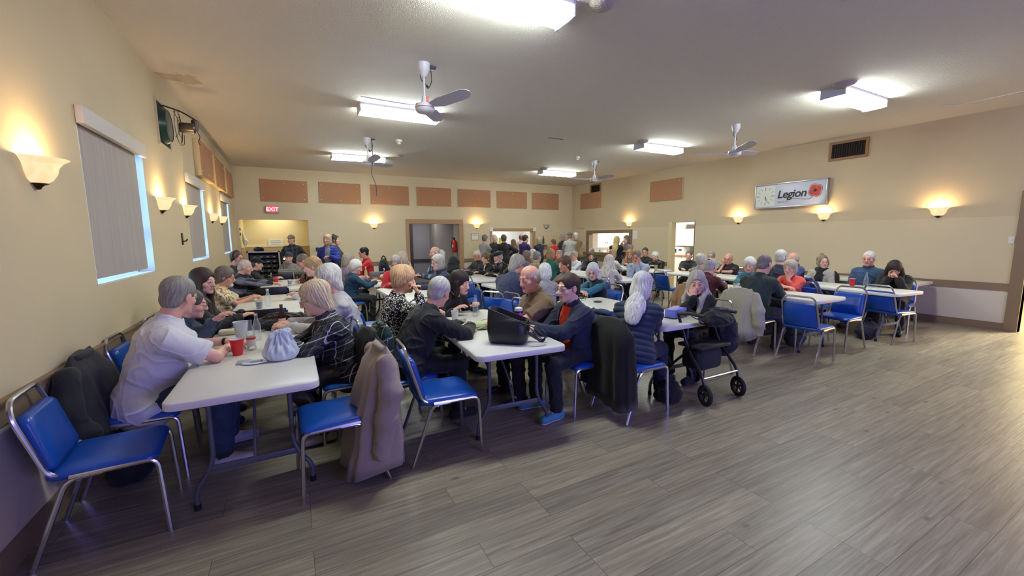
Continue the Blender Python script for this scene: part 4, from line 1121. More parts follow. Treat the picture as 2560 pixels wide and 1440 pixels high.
def pattern(name, base, layers, rough=0.85):
    """layers: (kind, colour, a, b) - 'line': direction, frequency, width; 'dots': scale, size; 'blobs': scale, threshold, seed"""
    m = M(name, base, rough, bump=0.1, bscale=320)
    nt = m.node_tree; b = nt.nodes['Principled BSDF']; L = nt.links.new
    tc = nt.nodes.new('ShaderNodeTexCoord'); last = None
    for ly in layers:
        if ly[0] == 'line':
            _, col, d, fq, wd_, op = ly
            dt = nt.nodes.new('ShaderNodeVectorMath'); dt.operation = 'DOT_PRODUCT'; dt.inputs[1].default_value = tuple(x*fq for x in d)
            L(tc.outputs['Object'], dt.inputs[0])
            fr_ = nt.nodes.new('ShaderNodeMath'); fr_.operation = 'FRACT'; L(dt.outputs['Value'], fr_.inputs[0])
            lt = nt.nodes.new('ShaderNodeMath'); lt.operation = 'LESS_THAN'; lt.inputs[1].default_value = wd_; L(fr_.outputs[0], lt.inputs[0])
            fac = nt.nodes.new('ShaderNodeMath'); fac.operation = 'MULTIPLY'; fac.inputs[1].default_value = op; L(lt.outputs[0], fac.inputs[0])
        elif ly[0] == 'dots':
            _, col, sc, th_ = ly
            v = nt.nodes.new('ShaderNodeTexVoronoi'); v.inputs['Scale'].default_value = sc; L(tc.outputs['Object'], v.inputs['Vector'])
            fac = nt.nodes.new('ShaderNodeMath'); fac.operation = 'LESS_THAN'; fac.inputs[1].default_value = th_; L(v.outputs['Distance'], fac.inputs[0])
        else:
            _, col, sc, th_, seed = ly
            mp = nt.nodes.new('ShaderNodeMapping'); mp.inputs['Location'].default_value = (seed, seed*2, -seed); L(tc.outputs['Object'], mp.inputs['Vector'])
            v = nt.nodes.new('ShaderNodeTexNoise'); v.inputs['Scale'].default_value = sc; v.inputs['Detail'].default_value = 1; L(mp.outputs[0], v.inputs['Vector'])
            fac = nt.nodes.new('ShaderNodeMath'); fac.operation = 'GREATER_THAN'; fac.inputs[1].default_value = th_; L(v.outputs['Fac'], fac.inputs[0])
        mx = nt.nodes.new('ShaderNodeMix'); mx.data_type = 'RGBA'
        if last is None: mx.inputs[6].default_value = lin(base)
        else: L(last, mx.inputs[6])
        mx.inputs[7].default_value = lin(col); L(fac.outputs[0], mx.inputs[0]); last = mx.outputs[2]
    L(last, b.inputs['Base Color'])
D1_, D2_ = (0.85, 0.75, 0.12), (0.12, 0.28, 1)
pattern('plaid_black_white', (22, 22, 26), [('line', (52, 52, 60), D1_, 7, 0.35, 0.6), ('line', (46, 46, 54), D2_, 7, 0.35, 0.6)] + [('line', (216, 216, 224), D1_, 8.0, 0.05, 0.85), ('line', (206, 206, 214), D2_, 8.0, 0.05, 0.85), ('line', (150, 150, 165), D1_, 24, 0.07, 0.4), ('line', (150, 150, 165), D2_, 24, 0.07, 0.4)])
pattern('plaid_buffalo', (30, 30, 38), [('line', (120, 120, 138), D1_, 5.5, 0.42, 0.55), ('line', (150, 150, 165), D2_, 5.5, 0.42, 0.55)])
pattern('plaid_rust', (92, 42, 26), [('line', (40, 22, 18), D1_, 9, 0.45, 0.7), ('line', (46, 26, 22), D2_, 9, 0.45, 0.7), ('line', (170, 110, 70), D1_, 9, 0.06, 0.7)])
pattern('plaid_blue', (66, 80, 104), [('line', (180, 190, 205), D1_, 8, 0.4, 0.5), ('line', (30, 36, 48), D2_, 8, 0.4, 0.6)])
pattern('plaid_green', (40, 74, 62), [('line', (24, 42, 38), D1_, 9, 0.4, 0.7), ('line', (28, 48, 44), D2_, 9, 0.4, 0.6), ('line', (196, 206, 196), D1_, 9, 0.08, 0.75), ('line', (196, 206, 196), D2_, 9, 0.08, 0.75)])
pattern('plaid_dark', (24, 24, 28), [('line', (70, 74, 84), D1_, 9, 0.3, 0.6), ('line', (64, 66, 76), D2_, 9, 0.3, 0.6)])
pattern('spots_black_white', (18, 18, 20), [('dots', (226, 224, 220), 62, 0.42)])
pattern('hawaiian_print', (226, 214, 178), [('blobs', (150, 148, 98), 22, 0.62, 1.0), ('blobs', (202, 96, 48), 17, 0.65, 5.0), ('blobs', (104, 92, 72), 26, 0.67, 9.0), ('blobs', (220, 176, 92), 20, 0.65, 14.0)])
pattern('stripes_brown', (200, 182, 150), [('line', (120, 96, 74), (0, 0, 1), 38, 0.5, 0.9)])
pattern('lace_white', (220, 218, 212), [('blobs', (150, 146, 142), 40, 0.56, 2.0)])
pattern('camo_brown', (72, 58, 48), [('blobs', (112, 92, 74), 22, 0.53, 3.0), ('blobs', (40, 32, 28), 25, 0.58, 8.0)])
EYEW = M('eye_white', (232, 226, 220), 0.25); IRIS = M('eye_iris', (52, 46, 42), 0.2)
LENSFRAME = M('dark_glasses_frame', (36, 28, 28), 0.3)
BLACKL = M('black_leather', (20, 20, 22), 0.34, bump=0.2, bscale=90)

def head_solid(F, K, hs):
    c, H = K['hc'], K['H']
    L = lambda x, y, z: c+H @ (vec(x, y, z)*hs)
    E = lambda p, r, k=0.02, sub=False: F.ell(L(*p), vec(r)*hs, H, k, sub)
    F.cone(K['nb']-K['up']*0.05, L(0, -0.022, -0.05), 0.062*hs, 0.056*hs, 0.03)
    E((0, -0.012, 0.035), (0.075, 0.096, 0.085), 0.02)
    E((0, 0.028, -0.035), (0.062, 0.066, 0.082), 0.03)
    E((0, 0.042, -0.082), (0.045, 0.042, 0.036), 0.025)
    F.cone(L(-0.012, 0.082, -0.1), L(0.012, 0.082, -0.1), 0.017*hs, None, 0.025)
    for sg in (-1, 1):
        E((sg*0.043, 0.058, -0.028), (0.024, 0.024, 0.022), 0.02)
        E((sg*0.034, 0.106, 0.006), (0.018, 0.018, 0.012), 0.015, True)
        E((sg*0.032, 0.079, 0.004), (0.0165, 0.0165, 0.013), 0.008)
        E((sg*0.079, -0.006, -0.006), (0.010, 0.022, 0.034), 0.008)
        E((sg*0.012, 0.106, -0.033), (0.010, 0.011, 0.008), 0.008)
    F.cone(L(-0.032, 0.086, 0.028), L(0.032, 0.086, 0.028), 0.0075*hs, None, 0.022)
    F.cone(L(0, 0.092, 0.014), L(0, 0.114, -0.028), 0.0095*hs, 0.0135*hs, 0.014)
    E((0, 0.088, -0.060), (0.026, 0.018, 0.0075), 0.012)
    E((0, 0.086, -0.073), (0.021, 0.018, 0.008), 0.012)
    for sg in (-1, 1): F.cone(L(0, 0.109, -0.0675), L(sg*0.025, 0.099, -0.0605), 0.0033*hs, 0.0028*hs, 0.006, True)
    return L

def hand_solid(F, A, K, hs, vox, curl=0.45):
    hd, sg, wr = A['hd'], A['sg'], A['wr']
    ref = vec(0, 0, 1) if abs(hd[2]) < 0.7 else K['H'][:, 1]
    n = unit(ref-hd*(ref@hd)); sd = -sg*np.cross(hd, n)
    rf = max(0.0088*hs, 0.62*vox)
    for off, dist, ln in ((0.030, 0.083, 0.070), (0.010, 0.090, 0.080), (-0.011, 0.087, 0.074), (-0.030, 0.078, 0.058)):
        kn = wr+(hd*dist+sd*off)*hs
        F.cone(wr+sd*off*0.45*hs, kn, 0.0155*hs, 0.0125*hs, 0.012)
        c1, c2 = curl*(0.8+abs(off)*6), curl*1.5
        d1 = hd*cos(c1)-n*sin(c1); d2 = hd*cos(c1+c2)-n*sin(c1+c2)
        m = kn+(d1+sd*off*1.2)*ln*0.52*hs
        F.cone(kn, m, rf*1.08, rf, 0.004).cone(m, m+d2*ln*0.5*hs, rf, rf*0.86, 0.004)
    tb = wr+(hd*0.028+sd*0.030-n*0.006)*hs; t2 = tb+(hd*0.032+sd*0.026-n*0.012)*hs
    F.cone(wr+hd*0.012*hs, tb, 0.016*hs, 0.0145*hs, 0.012).cone(tb, t2, 0.0135*hs, rf*1.15, 0.006).cone(t2, t2+unit(hd*1.0+sd*0.25-n*0.25)*0.030*hs, rf*1.15, rf*0.95, 0.004)

def torso_parts(F, K, t, belly, k=0.05):
    s, w = K['s'], K['w']; R = np.stack([K['right'], K['fwd'], K['up']], axis=1)
    R1 = np.stack([vec(1, 0, 0), unit(np.cross(K['u1'], vec(1, 0, 0))), K['u1']], axis=1)
    F.ell(K['hip']+vec(0, -0.01, 0), vec(0.165*w*s+t, 0.125*s+t, 0.135*s+t), R1, k)
    F.ell(K['waist']-K['u1']*0.03+K['fwd']*0.03*belly*s, vec((0.14+0.02*belly)*w*s+t, (0.11+0.045*belly)*s+t, 0.17*s+t), R1, k)
    F.ell(K['chest']+K['fwd']*0.008*s, vec(0.155*w*s+t, (0.112+0.01*belly)*s+t, 0.158*s+t), R, k)
    F.cone(K['R']['sh']-K['right']*0.02, K['L']['sh']+K['right']*0.02, 0.056*s+t*0.7, None, k)
    for q in ('R', 'L'): F.cone(K['nb']-K['up']*0.03*s, K['shm']*0.4+K[q]['sh']*0.6, 0.046*s+t*0.4, 0.050*s+t*0.5, 0.04)

def folds(V, N, amp, seed):
    w = V+0.03*np.stack([noise3(V, 11, seed+7), noise3(V, 13, seed+4), noise3(V, 12, seed+1)], axis=1)
    r = noise3(V, 30, seed); a = np.abs(noise3(w*np.array([0.9, 0.9, 1.5]), 21, seed+3)); b = np.abs(noise3(w*np.array([1.2, 1.2, 0.7]), 34, seed+5))
    f = np.exp(-(a/0.16)**2)*1.5-0.45+0.6*np.exp(-(b/0.18)**2)-0.2
    return V+N*(amp*(0.35*r+f))[:, None]

def garment(name, K, spec, parent, vox, belly, seed):
    """spec: kind tee / long / vest, colour, infl, hem, fold, open, quilt"""
    kind, col = spec[0], spec[1]; o = dict(infl=0.014, hem=None, fold=0.005, open=0.0, quilt=0.0, sleeve=1.0, drop=0.0); o.update(spec[2] if len(spec) > 2 else {})
    t, s = o['infl'], K['s']
    F = Field(); torso_parts(F, K, t, belly)
    if o['drop']: F.ell(K['hip']-vec(0, 0.02, o['drop']*0.5), vec(0.18*K['w']*s+t, 0.14*s+t, 0.1+o['drop']*0.6), None, 0.06)
    F.cone(K['nb']-K['up']*0.07*s, K['nb']+K['up']*0.002*s, 0.080*s+t*0.5, 0.060*s+t*0.4, 0.04)
    if kind != 'vest':
        for q in ('R', 'L'):
            A = K[q]
            if kind == 'tee':
                e = A['sh']+(A['el']-A['sh'])*0.80
                F.cone(A['sh']-(e-A['sh'])*0.08, e, 0.050*s+t, 0.052*s+t, 0.03, flat=True)
            else:
                F.cone(A['sh'], A['el'], 0.056*s+t*0.8, 0.046*s+t*0.75, 0.035)
                e = A['el']+(A['wr']-A['el'])*0.94*o['sleeve']
                F.cone(A['el'], e, 0.046*s+t*0.75, 0.034*s+t*0.6, 0.012)
    F.cone(K['nb']+K['up']*0.0, K['nb']+K['up']*0.12*s+K['fwd']*0.02, 0.056*s, 0.075*s, 0.01, sub=True)
    if o['open']:
        a = K['nb']+K['fwd']*0.09*s+K['up']*0.02; b = K['waist']+K['fwd']*(0.15+0.05*belly)*s-K['u1']*0.15
        F.cone(a, b, 0.045*s*o['open'], 0.075*s*o['open'], 0.012, sub=True)
    if o['hem'] is not None: F.cut(K['hip']+K['u1']*o['hem'], -K['u1'])
    V, Q = F.mesh(vox); N = vnormals(V, Q)
    if o['quilt']:
        h = V @ K['up']
        V = V+N*(0.010*np.abs(np.sin(np.pi*(h+0.012*noise3(V, 9, seed))/o['quilt']))-0.005+0.004*noise3(V, 30, seed))[:, None]
    else: V = folds(V, N, o['fold'], seed)
    return np_mesh(name, V, Q, cloth_mat(col), parent)

def hair_piece(K, L, hs, style, col, parent, vox, seed):
    H, F = K['H'], Field()
    E = lambda p, r, k=0.015, sub=False: F.ell(L(*p), vec(r)*hs, H, k, sub)
    dn = vec(0, 0, -1); bk = -K['fwd']
    amp, curly, strand = 0.0035, False, 26
    cutf = lambda w=0.072, z=-0.022, h=0.112, y=0.112, d=0.066: E((0, y, z), (w, d, h), 0.012, True)
    ears = lambda: [E((sg*0.088, 0.016, -0.03), (0.03, 0.034, 0.046), 0.012, True) for sg in (-1, 1)]
    if style in ('short', 'crop', 'neat'):
        g = {'short': 1.0, 'crop': 0.955, 'neat': 1.03}[style]
        E((0, -0.016, 0.037), (0.084*g, 0.105*g, 0.094*g)); E((0, -0.052, -0.03), (0.07, 0.054, 0.065), 0.02)
        cutf(); ears(); F.cut(L(0, -0.03, -0.085), H @ vec(0, 0.35, -1))
    elif style == 'ring':
        E((0, -0.02, 0.02), (0.083, 0.098, 0.08)); E((0, -0.052, -0.03), (0.07, 0.052, 0.06), 0.02)
        cutf(0.075, 0.0, 0.11); ears(); E((0, 0.05, 0.085), (0.075, 0.115, 0.075), 0.012, True); F.cut(L(0, -0.03, -0.08), H @ vec(0, 0.35, -1)); amp = 0.0025
    elif style in ('fluffy', 'curly', 'shag'):
        E((0, -0.016, 0.046), (0.097, 0.115, 0.103)); E((0, -0.045, -0.025), (0.083, 0.07, 0.075), 0.03)
        cutf(0.068, -0.034, 0.108, 0.118, 0.064); [E((sg*0.092, 0.03, -0.055), (0.03, 0.035, 0.045), 0.012, True) for sg in (-1, 1)]; F.cut(L(0, -0.03, -0.10), H @ vec(0, 0.3, -1))
        amp = 0.008; curly = style == 'curly'; strand = 18
        if style == 'shag': E((0, -0.07, -0.08), (0.07, 0.04, 0.06), 0.02)
    elif style in ('bob', 'long', 'longfront', 'fringe'):
        E((0, -0.014, 0.042), (0.092, 0.111, 0.099)); E((0, -0.024, -0.04), (0.094, 0.092, 0.105), 0.03)
        cutf(0.062, -0.052 if style == 'fringe' else -0.034, 0.108, 0.12, 0.07); amp = 0.0035
        if style in ('bob', 'fringe'): F.cut(L(0, 0, -0.125), H @ vec(0, 0, -1))
        if style == 'fringe':
            for sg in (-1, 1): F.chain([L(sg*0.082, 0.02, 0.02), L(sg*0.088, 0.03, -0.09), L(sg*0.08, 0.03, -0.15)], [0.03, 0.026, 0.016], 0.02)
        if style in ('long', 'longfront'):
            b0 = L(0, -0.07, -0.02); b1 = K['nb']+bk*0.075-K['up']*0.02; b2 = K['chest']+bk*0.135+K['up']*0.04; b3 = K['chest']+bk*0.145-K['up']*0.05
            E((0, -0.055, -0.075), (0.090, 0.056, 0.115), 0.03)
            F.ell((b1+b2)*0.5, (0.098, 0.040, 0.12), np.stack([K['right'], K['fwd'], K['up']], axis=1), 0.03).ell(b2*0.6+b3*0.4, (0.080, 0.026, 0.10), np.stack([K['right'], K['fwd'], K['up']], axis=1), 0.03)
            if style == 'longfront':
                for sg in (-1, 1):
                    F.chain([L(sg*0.075, 0.0, 0.0), L(sg*0.09, 0.02, -0.11), K['shm']+K['right']*sg*0.1+K['fwd']*0.09, K['chest']+K['right']*sg*0.1+K['fwd']*0.145-K['up']*0.02, K['chest']+K['right']*sg*0.09+K['fwd']*0.15-K['up']*0.14], [0.035, 0.036, 0.036, 0.03, 0.012], 0.02)
        strand = 22
    elif style == 'bun':
        E((0, -0.016, 0.04), (0.087, 0.108, 0.096)); E((0, -0.05, -0.03), (0.075, 0.055, 0.06), 0.02); E((0, -0.05, 0.135), (0.036, 0.036, 0.03), 0.008)
        for sg in (-1, 1): F.chain([L(sg*0.08, 0.03, 0.03), L(sg*0.087, 0.035, -0.05), L(sg*0.075, 0.04, -0.10)], [0.014, 0.012, 0.006], 0.012)
        cutf(0.078, -0.012, 0.115, 0.105); F.cut(L(0, -0.03, -0.085), H @ vec(0, 0.35, -1)) if False else None; amp = 0.006
    V, Q = F.mesh(vox*0.85)
    if len(V) == 0: return None
    N = vnormals(V, Q); P = (V-K['hc']) @ H
    az = np.arctan2(P[:, 0], -(P[:, 1]+0.0)+1e-6)
    if curly: f = noise3(P, 105, seed)*0.6+noise3(P, 55, seed+1)*0.8
    else:
        ph = az*strand+1.2*np.sin(P[:, 2]*17+seed)+noise3(P, 22, seed)*2.2
        f = 0.30*np.sin(ph*1.9)+0.22*np.sin(ph*3.3+1.0)+0.75*noise3(P, 30, seed+2)
    V = V+N*(amp*f)[:, None]
    o = np_mesh('hair', V, Q, hair_mat(col), parent)
    wv = az+0.10*np.sin(P[:, 2]*30+seed)+0.12*noise3(P, 24, seed+6)
    fl = np.stack([np.cos(wv)*9, np.sin(wv)*9, P[:, 2]*9+seed], axis=1)
    if curly: fl = P*60+1.5*np.stack([noise3(P, 60, seed), noise3(P, 66, seed+1), noise3(P, 70, seed+2)], axis=1)
    at = o.data.attributes.new('flow', 'FLOAT_VECTOR', 'POINT'); at.data.foreach_set('vector', np.ascontiguousarray(fl, dtype=np.float32).ravel())
    return o

def hat_piece(K, L, hs, style, col, parent, vox):
    H, F = K['H'], Field()
    E = lambda p, r, k=0.012, sub=False: F.ell(L(*p), vec(r)*hs, H, k, sub)
    if style == 'cap':
        E((0, -0.01, 0.05), (0.09, 0.11, 0.088)); F.cut(L(0, 0, 0.036), H @ vec(0, 0.1, -1)); E((0, 0.115, 0.046), (0.072, 0.08, 0.009), 0.006); nm = 'cap'
    elif style == 'beanie':
        E((0, -0.012, 0.05), (0.091, 0.112, 0.102)); F.cut(L(0, 0, 0.028), H @ vec(0, 0.35, -1)); nm = 'beanie'
    elif style == 'beret':
        E((0, -0.005, 0.075), (0.105, 0.135, 0.048)); F.cone(L(0, 0.11, 0.055), L(0, 0.145, 0.048), 0.014*hs, 0.01*hs); nm = 'flat_cap'
    else:
        E((0, -0.035, 0.02), (0.112, 0.125, 0.145)); E((0, -0.06, -0.10), (0.13, 0.10, 0.10), 0.05)
        F.cone(K['nb']-K['fwd']*0.03, K['shm']-K['up']*0.03, 0.10, 0.13, 0.06)
        E((0, 0.12, -0.02), (0.07, 0.085, 0.11), 0.02, True); nm = 'hood'
    V, Q = F.mesh(vox)
    if style == 'hood': V = folds(V, vnormals(V, Q), 0.006, 2.0)
    return np_mesh(nm, V, Q, cloth_mat(col), parent)

def figure(label, x, y, th, s=1.0, stand=False, lean=8, side=0, head=(0, 0, 0), width=1.0, twist=0, arms=('table', 'table'), legs=(0.12, 0.02), skin='light', hair=('short', (150, 145, 140)), brow=None, top=('long', (80, 80, 90)), inner=None, trousers=(40, 42, 50), shoes=(40, 40, 44), sole=None, glasses=None, vox=0.012, belly=0.3, hat=None, beard=None, eyes=None, collar=None, curl=0.45, extras=(), seed=None, chair_label=None, seat=0.455, chair_rz=None, coat=None):
    K = skeleton(s, stand, lean, side, head, width, twist, arms, legs, seat)
    hs = 0.66+0.38*s
    seed = (x*3.1+y*1.7) if seed is None else seed
    hc_ = hair[1] if hair else (130, 110, 96)
    browc = brow or tuple(int(0.45*v*0.75+0.55*w_*0.9) for v, w_ in zip(hc_, SKINS[skin]))
    F = Field()
    L = head_solid(F, K, hs)
    torso_parts(F, K, 0.0, belly)
    for q in ('R', 'L'):
        A = K[q]
        F.cone(A['sh'], A['el'], 0.050*s, 0.040*s, 0.03).cone(A['el'], A['wr'], 0.040*s, 0.026*s, 0.015)
        F.cone(A['hip'], A['kn'], 0.078*s, 0.056*s, 0.04).cone(A['kn'], A['an'], 0.054*s, 0.036*s, 0.02)
        F.cone(A['an'], A['an']+A['toe']*0.12*s-vec(0, 0, 0.045), 0.034*s, 0.026*s, 0.02)
        hand_solid(F, A, K, hs, vox, curl)
    V, Q = F.mesh(vox)
    C = (V[Q].mean(axis=1)-K['hc']) @ K['H']/hs
    mi = np.zeros(len(Q), dtype=np.int32)
    mi[(np.abs(C[:, 0]) < 0.024) & (C[:, 1] > 0.086) & (C[:, 2] < -0.055) & (C[:, 2] > -0.078)] = 1
    mi[(np.abs(C[:, 0]) > 0.012) & (np.abs(C[:, 0]) < 0.052) & (C[:, 1] > 0.062) & (np.abs(C[:, 2]-(0.031-7*(np.abs(C[:, 0])-0.027)**2)) < 0.0036)] = 2
    p = np_mesh('person', V, Q, skin_mats(skin, browc), None, mi)
    p.location = (x, y, 0); p.rotation_euler = (0, 0, radians(th))
    tag(p, label, 'person')
    if hair: hair_piece(K, L, hs, hair[0], hair[1], p, vox, seed)
    if hat: hat_piece(K, L, hs, hat[0], hat[1], p, vox)
    if beard:
        B = Field()
        for q in ((0, 0.078, -0.098, 0.036, 0.032, 0.034), (0, 0.10, -0.048, 0.026, 0.016, 0.009)): B.ell(L(*q[:3]), vec(q[3:])*hs, K['H'], 0.01)
        if beard[0] == 'full':
            for sg in (-1, 1): B.cone(L(sg*0.068, 0.02, -0.03), L(sg*0.03, 0.07, -0.095), 0.013*hs, 0.02*hs, 0.02)
        B.cone(L(-0.018, 0.115, -0.066), L(0.018, 0.115, -0.066), 0.009*hs, None, 0.006, True)
        Vb, Qb = B.mesh(min(vox, 0.008)); Vb = Vb+vnormals(Vb, Qb)*(0.003*noise3(Vb, 170, 1.0))[:, None]
        np_mesh('beard', Vb, Qb, hair_mat(beard[1]), p)
    if eyes or (eyes is None and vox < 0.011):
        Hm = Matrix([list(r) for r in K['H']])
        for sg in (-1, 1):
            c = L(sg*0.032, 0.0945, 0.0035)
            mb = MB().ball((0, 0, 0), (0.0125*hs, 0.0055*hs, 0.0062*hs), 14)
            mb.m = [1 if (sum(mb.v[i][0] for i in f)/len(f))**2 < (0.0062*hs)**2 and sum(mb.v[i][1] for i in f) > 0 else 0 for f in mb.f]
            mb.v = [tuple(Vector(c)+Hm @ Vector(v)) for v in mb.v]
            mb.build('eye', [EYEW, IRIS], p)
    if glasses:
        Hm = K['H']; mb = MB(); G = lambda a, b, c: tuple(L(a, b, c))
        col = glasses if isinstance(glasses, tuple) else (40, 32, 32)
        r = 0.0015 if vox < 0.009 else 0.002
        for sg in (-1, 1):
            mb.tube([G(sg*0.033+0.024*cos(2*pi*k/12)*(1.05), 0.109-abs(0.033+0.024*cos(2*pi*k/12)*sg)*0.08, 0.002+0.018*sin(2*pi*k/12)) for k in range(13)], r, 5)
            mb.tube([G(sg*0.057, 0.104, 0.006), G(sg*0.079, 0.03, 0.006), G(sg*0.082, -0.02, -0.002)], r, 5)
        mb.tube([G(-0.01, 0.113, 0.006), G(0.01, 0.113, 0.006)], r, 5)
        mb.build('glasses', M('frame_%d_%d_%d' % col, col, 0.3), p)
    vc = vox if vox < 0.009 else vox*1.1
    if inner: garment('shirt', K, inner, p, vc, belly, seed+5)
    nm = {'tee': 't_shirt', 'vest': 'vest'}.get(top[0], 'top')
    if top[0] == 'long' and len(top) > 2 and (top[2].get('quilt') or top[2].get('open') or top[2].get('infl', 0) > 0.02): nm = 'jacket'
    garment(nm, K, top, p, vc, belly, seed)
    if collar:
        F = Field(); n = 14; pts = []
        for k in range(n+1):
            a = radians(-150+300*k/n)
            pts.append(K['nb']+K['right']*sin(a)*0.064*s-K['fwd']*cos(a)*0.066*s+K['up']*(0.012+0.016*cos(a))*s+K['fwd']*0.012)
        F.chain(pts, [0.019*s]*(n+1), 0.006)
        Vc, Qc = F.mesh(min(vc, 0.009)); np_mesh('collar', Vc, Qc, cloth_mat(collar), p)
    F = Field(); t = 0.012
    F.ell(K['hip']+vec(0, -0.01, 0), vec(0.17*width*s+t, 0.125*s+t, 0.12*s+t), None, 0.05)
    for q in ('R', 'L'):
        A = K[q]; an = A['an']+(A['kn']-A['an'])*0.06
        F.cone(A['hip'], A['kn'], 0.083*s+t, 0.062*s+t, 0.04).cone(A['kn'], an, 0.060*s+t, 0.050*s+t, 0.02)
        F.cut(an, A['an']-A['kn']) if stand and q == 'R' else None
    V, Q = F.mesh(max(vc, 0.008)); V = folds(V, vnormals(V, Q), 0.006, seed+9)
    np_mesh('trousers', V, Q, cloth_mat(trousers), p)
    for q in ('R', 'L'):
        A = K[q]; F = Field(); g = vec(A['an'][0], A['an'][1], 0); to = A['toe']
        F.cone(g-to*0.04+vec(0, 0, 0.045), g+to*0.15+vec(0, 0, 0.036), 0.045, 0.040, 0.02).cone(g+vec(0, 0, 0.05), A['an']+vec(0, 0, 0.02), 0.046, 0.047, 0.02).cut((0, 0, 0.003), (0, 0, -1))
        V, Q = F.mesh(max(vc, 0.008)); np_mesh('shoe', V, Q, [cloth_mat(shoes, 0.6), cloth_mat(sole or (26, 26, 28), 0.6)], p, (V[Q].mean(axis=1)[:, 2] < 0.024).astype(np.int32))
    for ex in extras:
        if ex == 'headphones':
            mb = MB().tube([tuple(L(0.095*cos(a), -0.01, 0.02+0.115*sin(a))) for a in [pi*k/10 for k in range(11)]], 0.009, 6)
            hp = mb.build('headphones', cloth_mat((24, 24, 26)), p)
            for sg in (-1, 1): MB().ball(tuple(L(sg*0.09, 0, -0.005)), 0.035, 12).build('ear_cup', cloth_mat((24, 24, 26)), hp)
        elif ex == 'clip':
            mb = MB().ball(tuple(L(0.0, -0.095, 0.065)), (0.036, 0.016, 0.036), 12).build('hair_clip', M('blue_clip', (80, 88, 150), 0.25, 0.5), p)
        elif ex == 'watch':
            A = K['L']; u = unit(A['wr']-A['el']); b = A['wr']-u*0.02
            MB().tube([tuple(b-u*0.012), tuple(b+u*0.012)], 0.031, 14).build('watch', cloth_mat((26, 22, 22)), p)
        elif ex == 'scarf':
            F = Field()
            for a in range(0, 360, 30): F.ell(K['nb']+K['right']*0.07*cos(radians(a))+K['fwd']*(0.07*sin(radians(a))+0.01)-K['up']*0.005, (0.035, 0.035, 0.035), None, 0.02)
            F.chain([K['nb']+K['fwd']*0.09, K['chest']+K['fwd']*0.135, K['waist']+K['fwd']*0.14], [0.05, 0.06, 0.05], 0.03)
            V, Q = F.mesh(vc); np_mesh('scarf', folds(V, vnormals(V, Q), 0.008, 4.0), Q, cloth_mat((18, 18, 20)), p)
    if not stand and chair_label:
        a = radians(th)
        crz = chair_rz if chair_rz is not None else th
        chair(x+0.03*sin(a), y-0.03*cos(a), crz, chair_label)
        if coat: hung_coat(x+0.03*sin(a), y-0.03*cos(a), crz, *coat[:2], **(coat[2] if len(coat) > 2 else {}))
    return p

# ------------------------------------------------------------------ coats over chair backs
def hung_coat(cx, cy, rz, col, label, hem=0.12, wide=0.2, sleeves=(1, -1), seed=1.0, quilt=0.0, lift=0.0, deep=0.06, cat='jacket', buttons=False, front=0.0, flare=0.05):
    """garment draped over the back of the chair at (cx, cy) that faces rz (chair-local frame)"""
    e = empty('jacket' if cat == 'jacket' else 'coat', (cx, cy, 0), radians(rz)); tag(e, label, cat)
    zs = [0.885, 0.88, 0.865, 0.83, 0.76, 0.66, 0.56, 0.46, 0.36, 0.26, 0.16, 0.08]
    zs = [z for z in zs if z > hem+0.04]+[hem]
    n = 72; vs, fs = [], []
    for i, z in enumerate(zs):
        d = 0.885-z
        wx = min(0.15+0.9*d, wide)+0.05*max(0, d-0.3)
        ty = 0.012+min(0.6*d, deep)+flare*d
        yc = -0.285+0.06*min(d, 0.4)+front*d
        for k in range(n):
            a = 2*pi*k/n
            c_, s_ = cos(a), sin(a)
            fold = 1+min(1, d*2.5)*(0.13*sin(5*a+seed*2+0.8*sin(3*d*6))+0.09*sin(11*a+seed*5)+0.05*sin(17*a-seed))
            q = 0.012*abs(sin(pi*z/quilt)) if quilt else 0
            x = wx*math.copysign(abs(c_)**0.75, c_)*(0.9+0.1*fold)
            y = (ty+q)*math.copysign(abs(s_)**0.8, s_)*fold
            zz = z+lift+(0.03*sin(a*2+seed) if i == len(zs)-1 else 0)+(0.012*sin(3*a) if i < 2 else 0)
            vs.append((x, yc+y, max(0.004, zz)))
    m = len(zs)
    for k in range(n): vs.append((vs[(m-1)*n+k][0]*0.92, yc+(vs[(m-1)*n+k][1]-yc)*0.7, vs[(m-1)*n+k][2]+0.03))
    for i in range(m):
        for k in range(n): fs.append((i*n+k, (i+1)*n+k, (i+1)*n+(k+1) % n, i*n+(k+1) % n))
    fs += [tuple(range(n)), tuple(m*n+k for k in range(n))[::-1]]
    mt = cloth_mat(col)
    MB().add(vs, fs).build('coat_body', mt, e, ang=180)
    ring = MB().tube(fillet([(-0.12, -0.275, 0.862+lift), (-0.05, -0.255, 0.872+lift), (0.05, -0.255, 0.872+lift), (0.12, -0.275, 0.862+lift)], 0.04), 0.024, 8).build('collar', mt, e, ang=180)
    for sg in sleeves:
        F = Field(); L0 = max(hem+0.1, 0.25)
        F.chain([(sg*(wide-0.03), -0.27+front*0.1, 0.80), (sg*(wide+0.03), -0.29+front*0.2, 0.62), (sg*(wide+0.035), -0.27+front*0.4, 0.45), (sg*(wide+0.03), -0.24+front*0.5, L0)], [0.058, 0.072, 0.068, 0.056], 0.03)
        F.cone((sg*(wide+0.03), -0.24+front*0.5, L0+0.01), (sg*(wide+0.03), -0.238+front*0.5, L0-0.05), 0.052, 0.05, 0.004, flat=True)
        V, Q = F.mesh(0.009); V = folds(V, vnormals(V, Q), 0.0035, seed)
        V[:, 2] += lift
        np_mesh('sleeve', V, Q, mt, e)
    if buttons:
        for z in (0.24, 0.36, 0.48): MB().ball((0.05, -0.285+front*0.6+0.085, z), (0.011, 0.006, 0.011), 10).build('button', cloth_mat((40, 34, 34)), e)
    return e

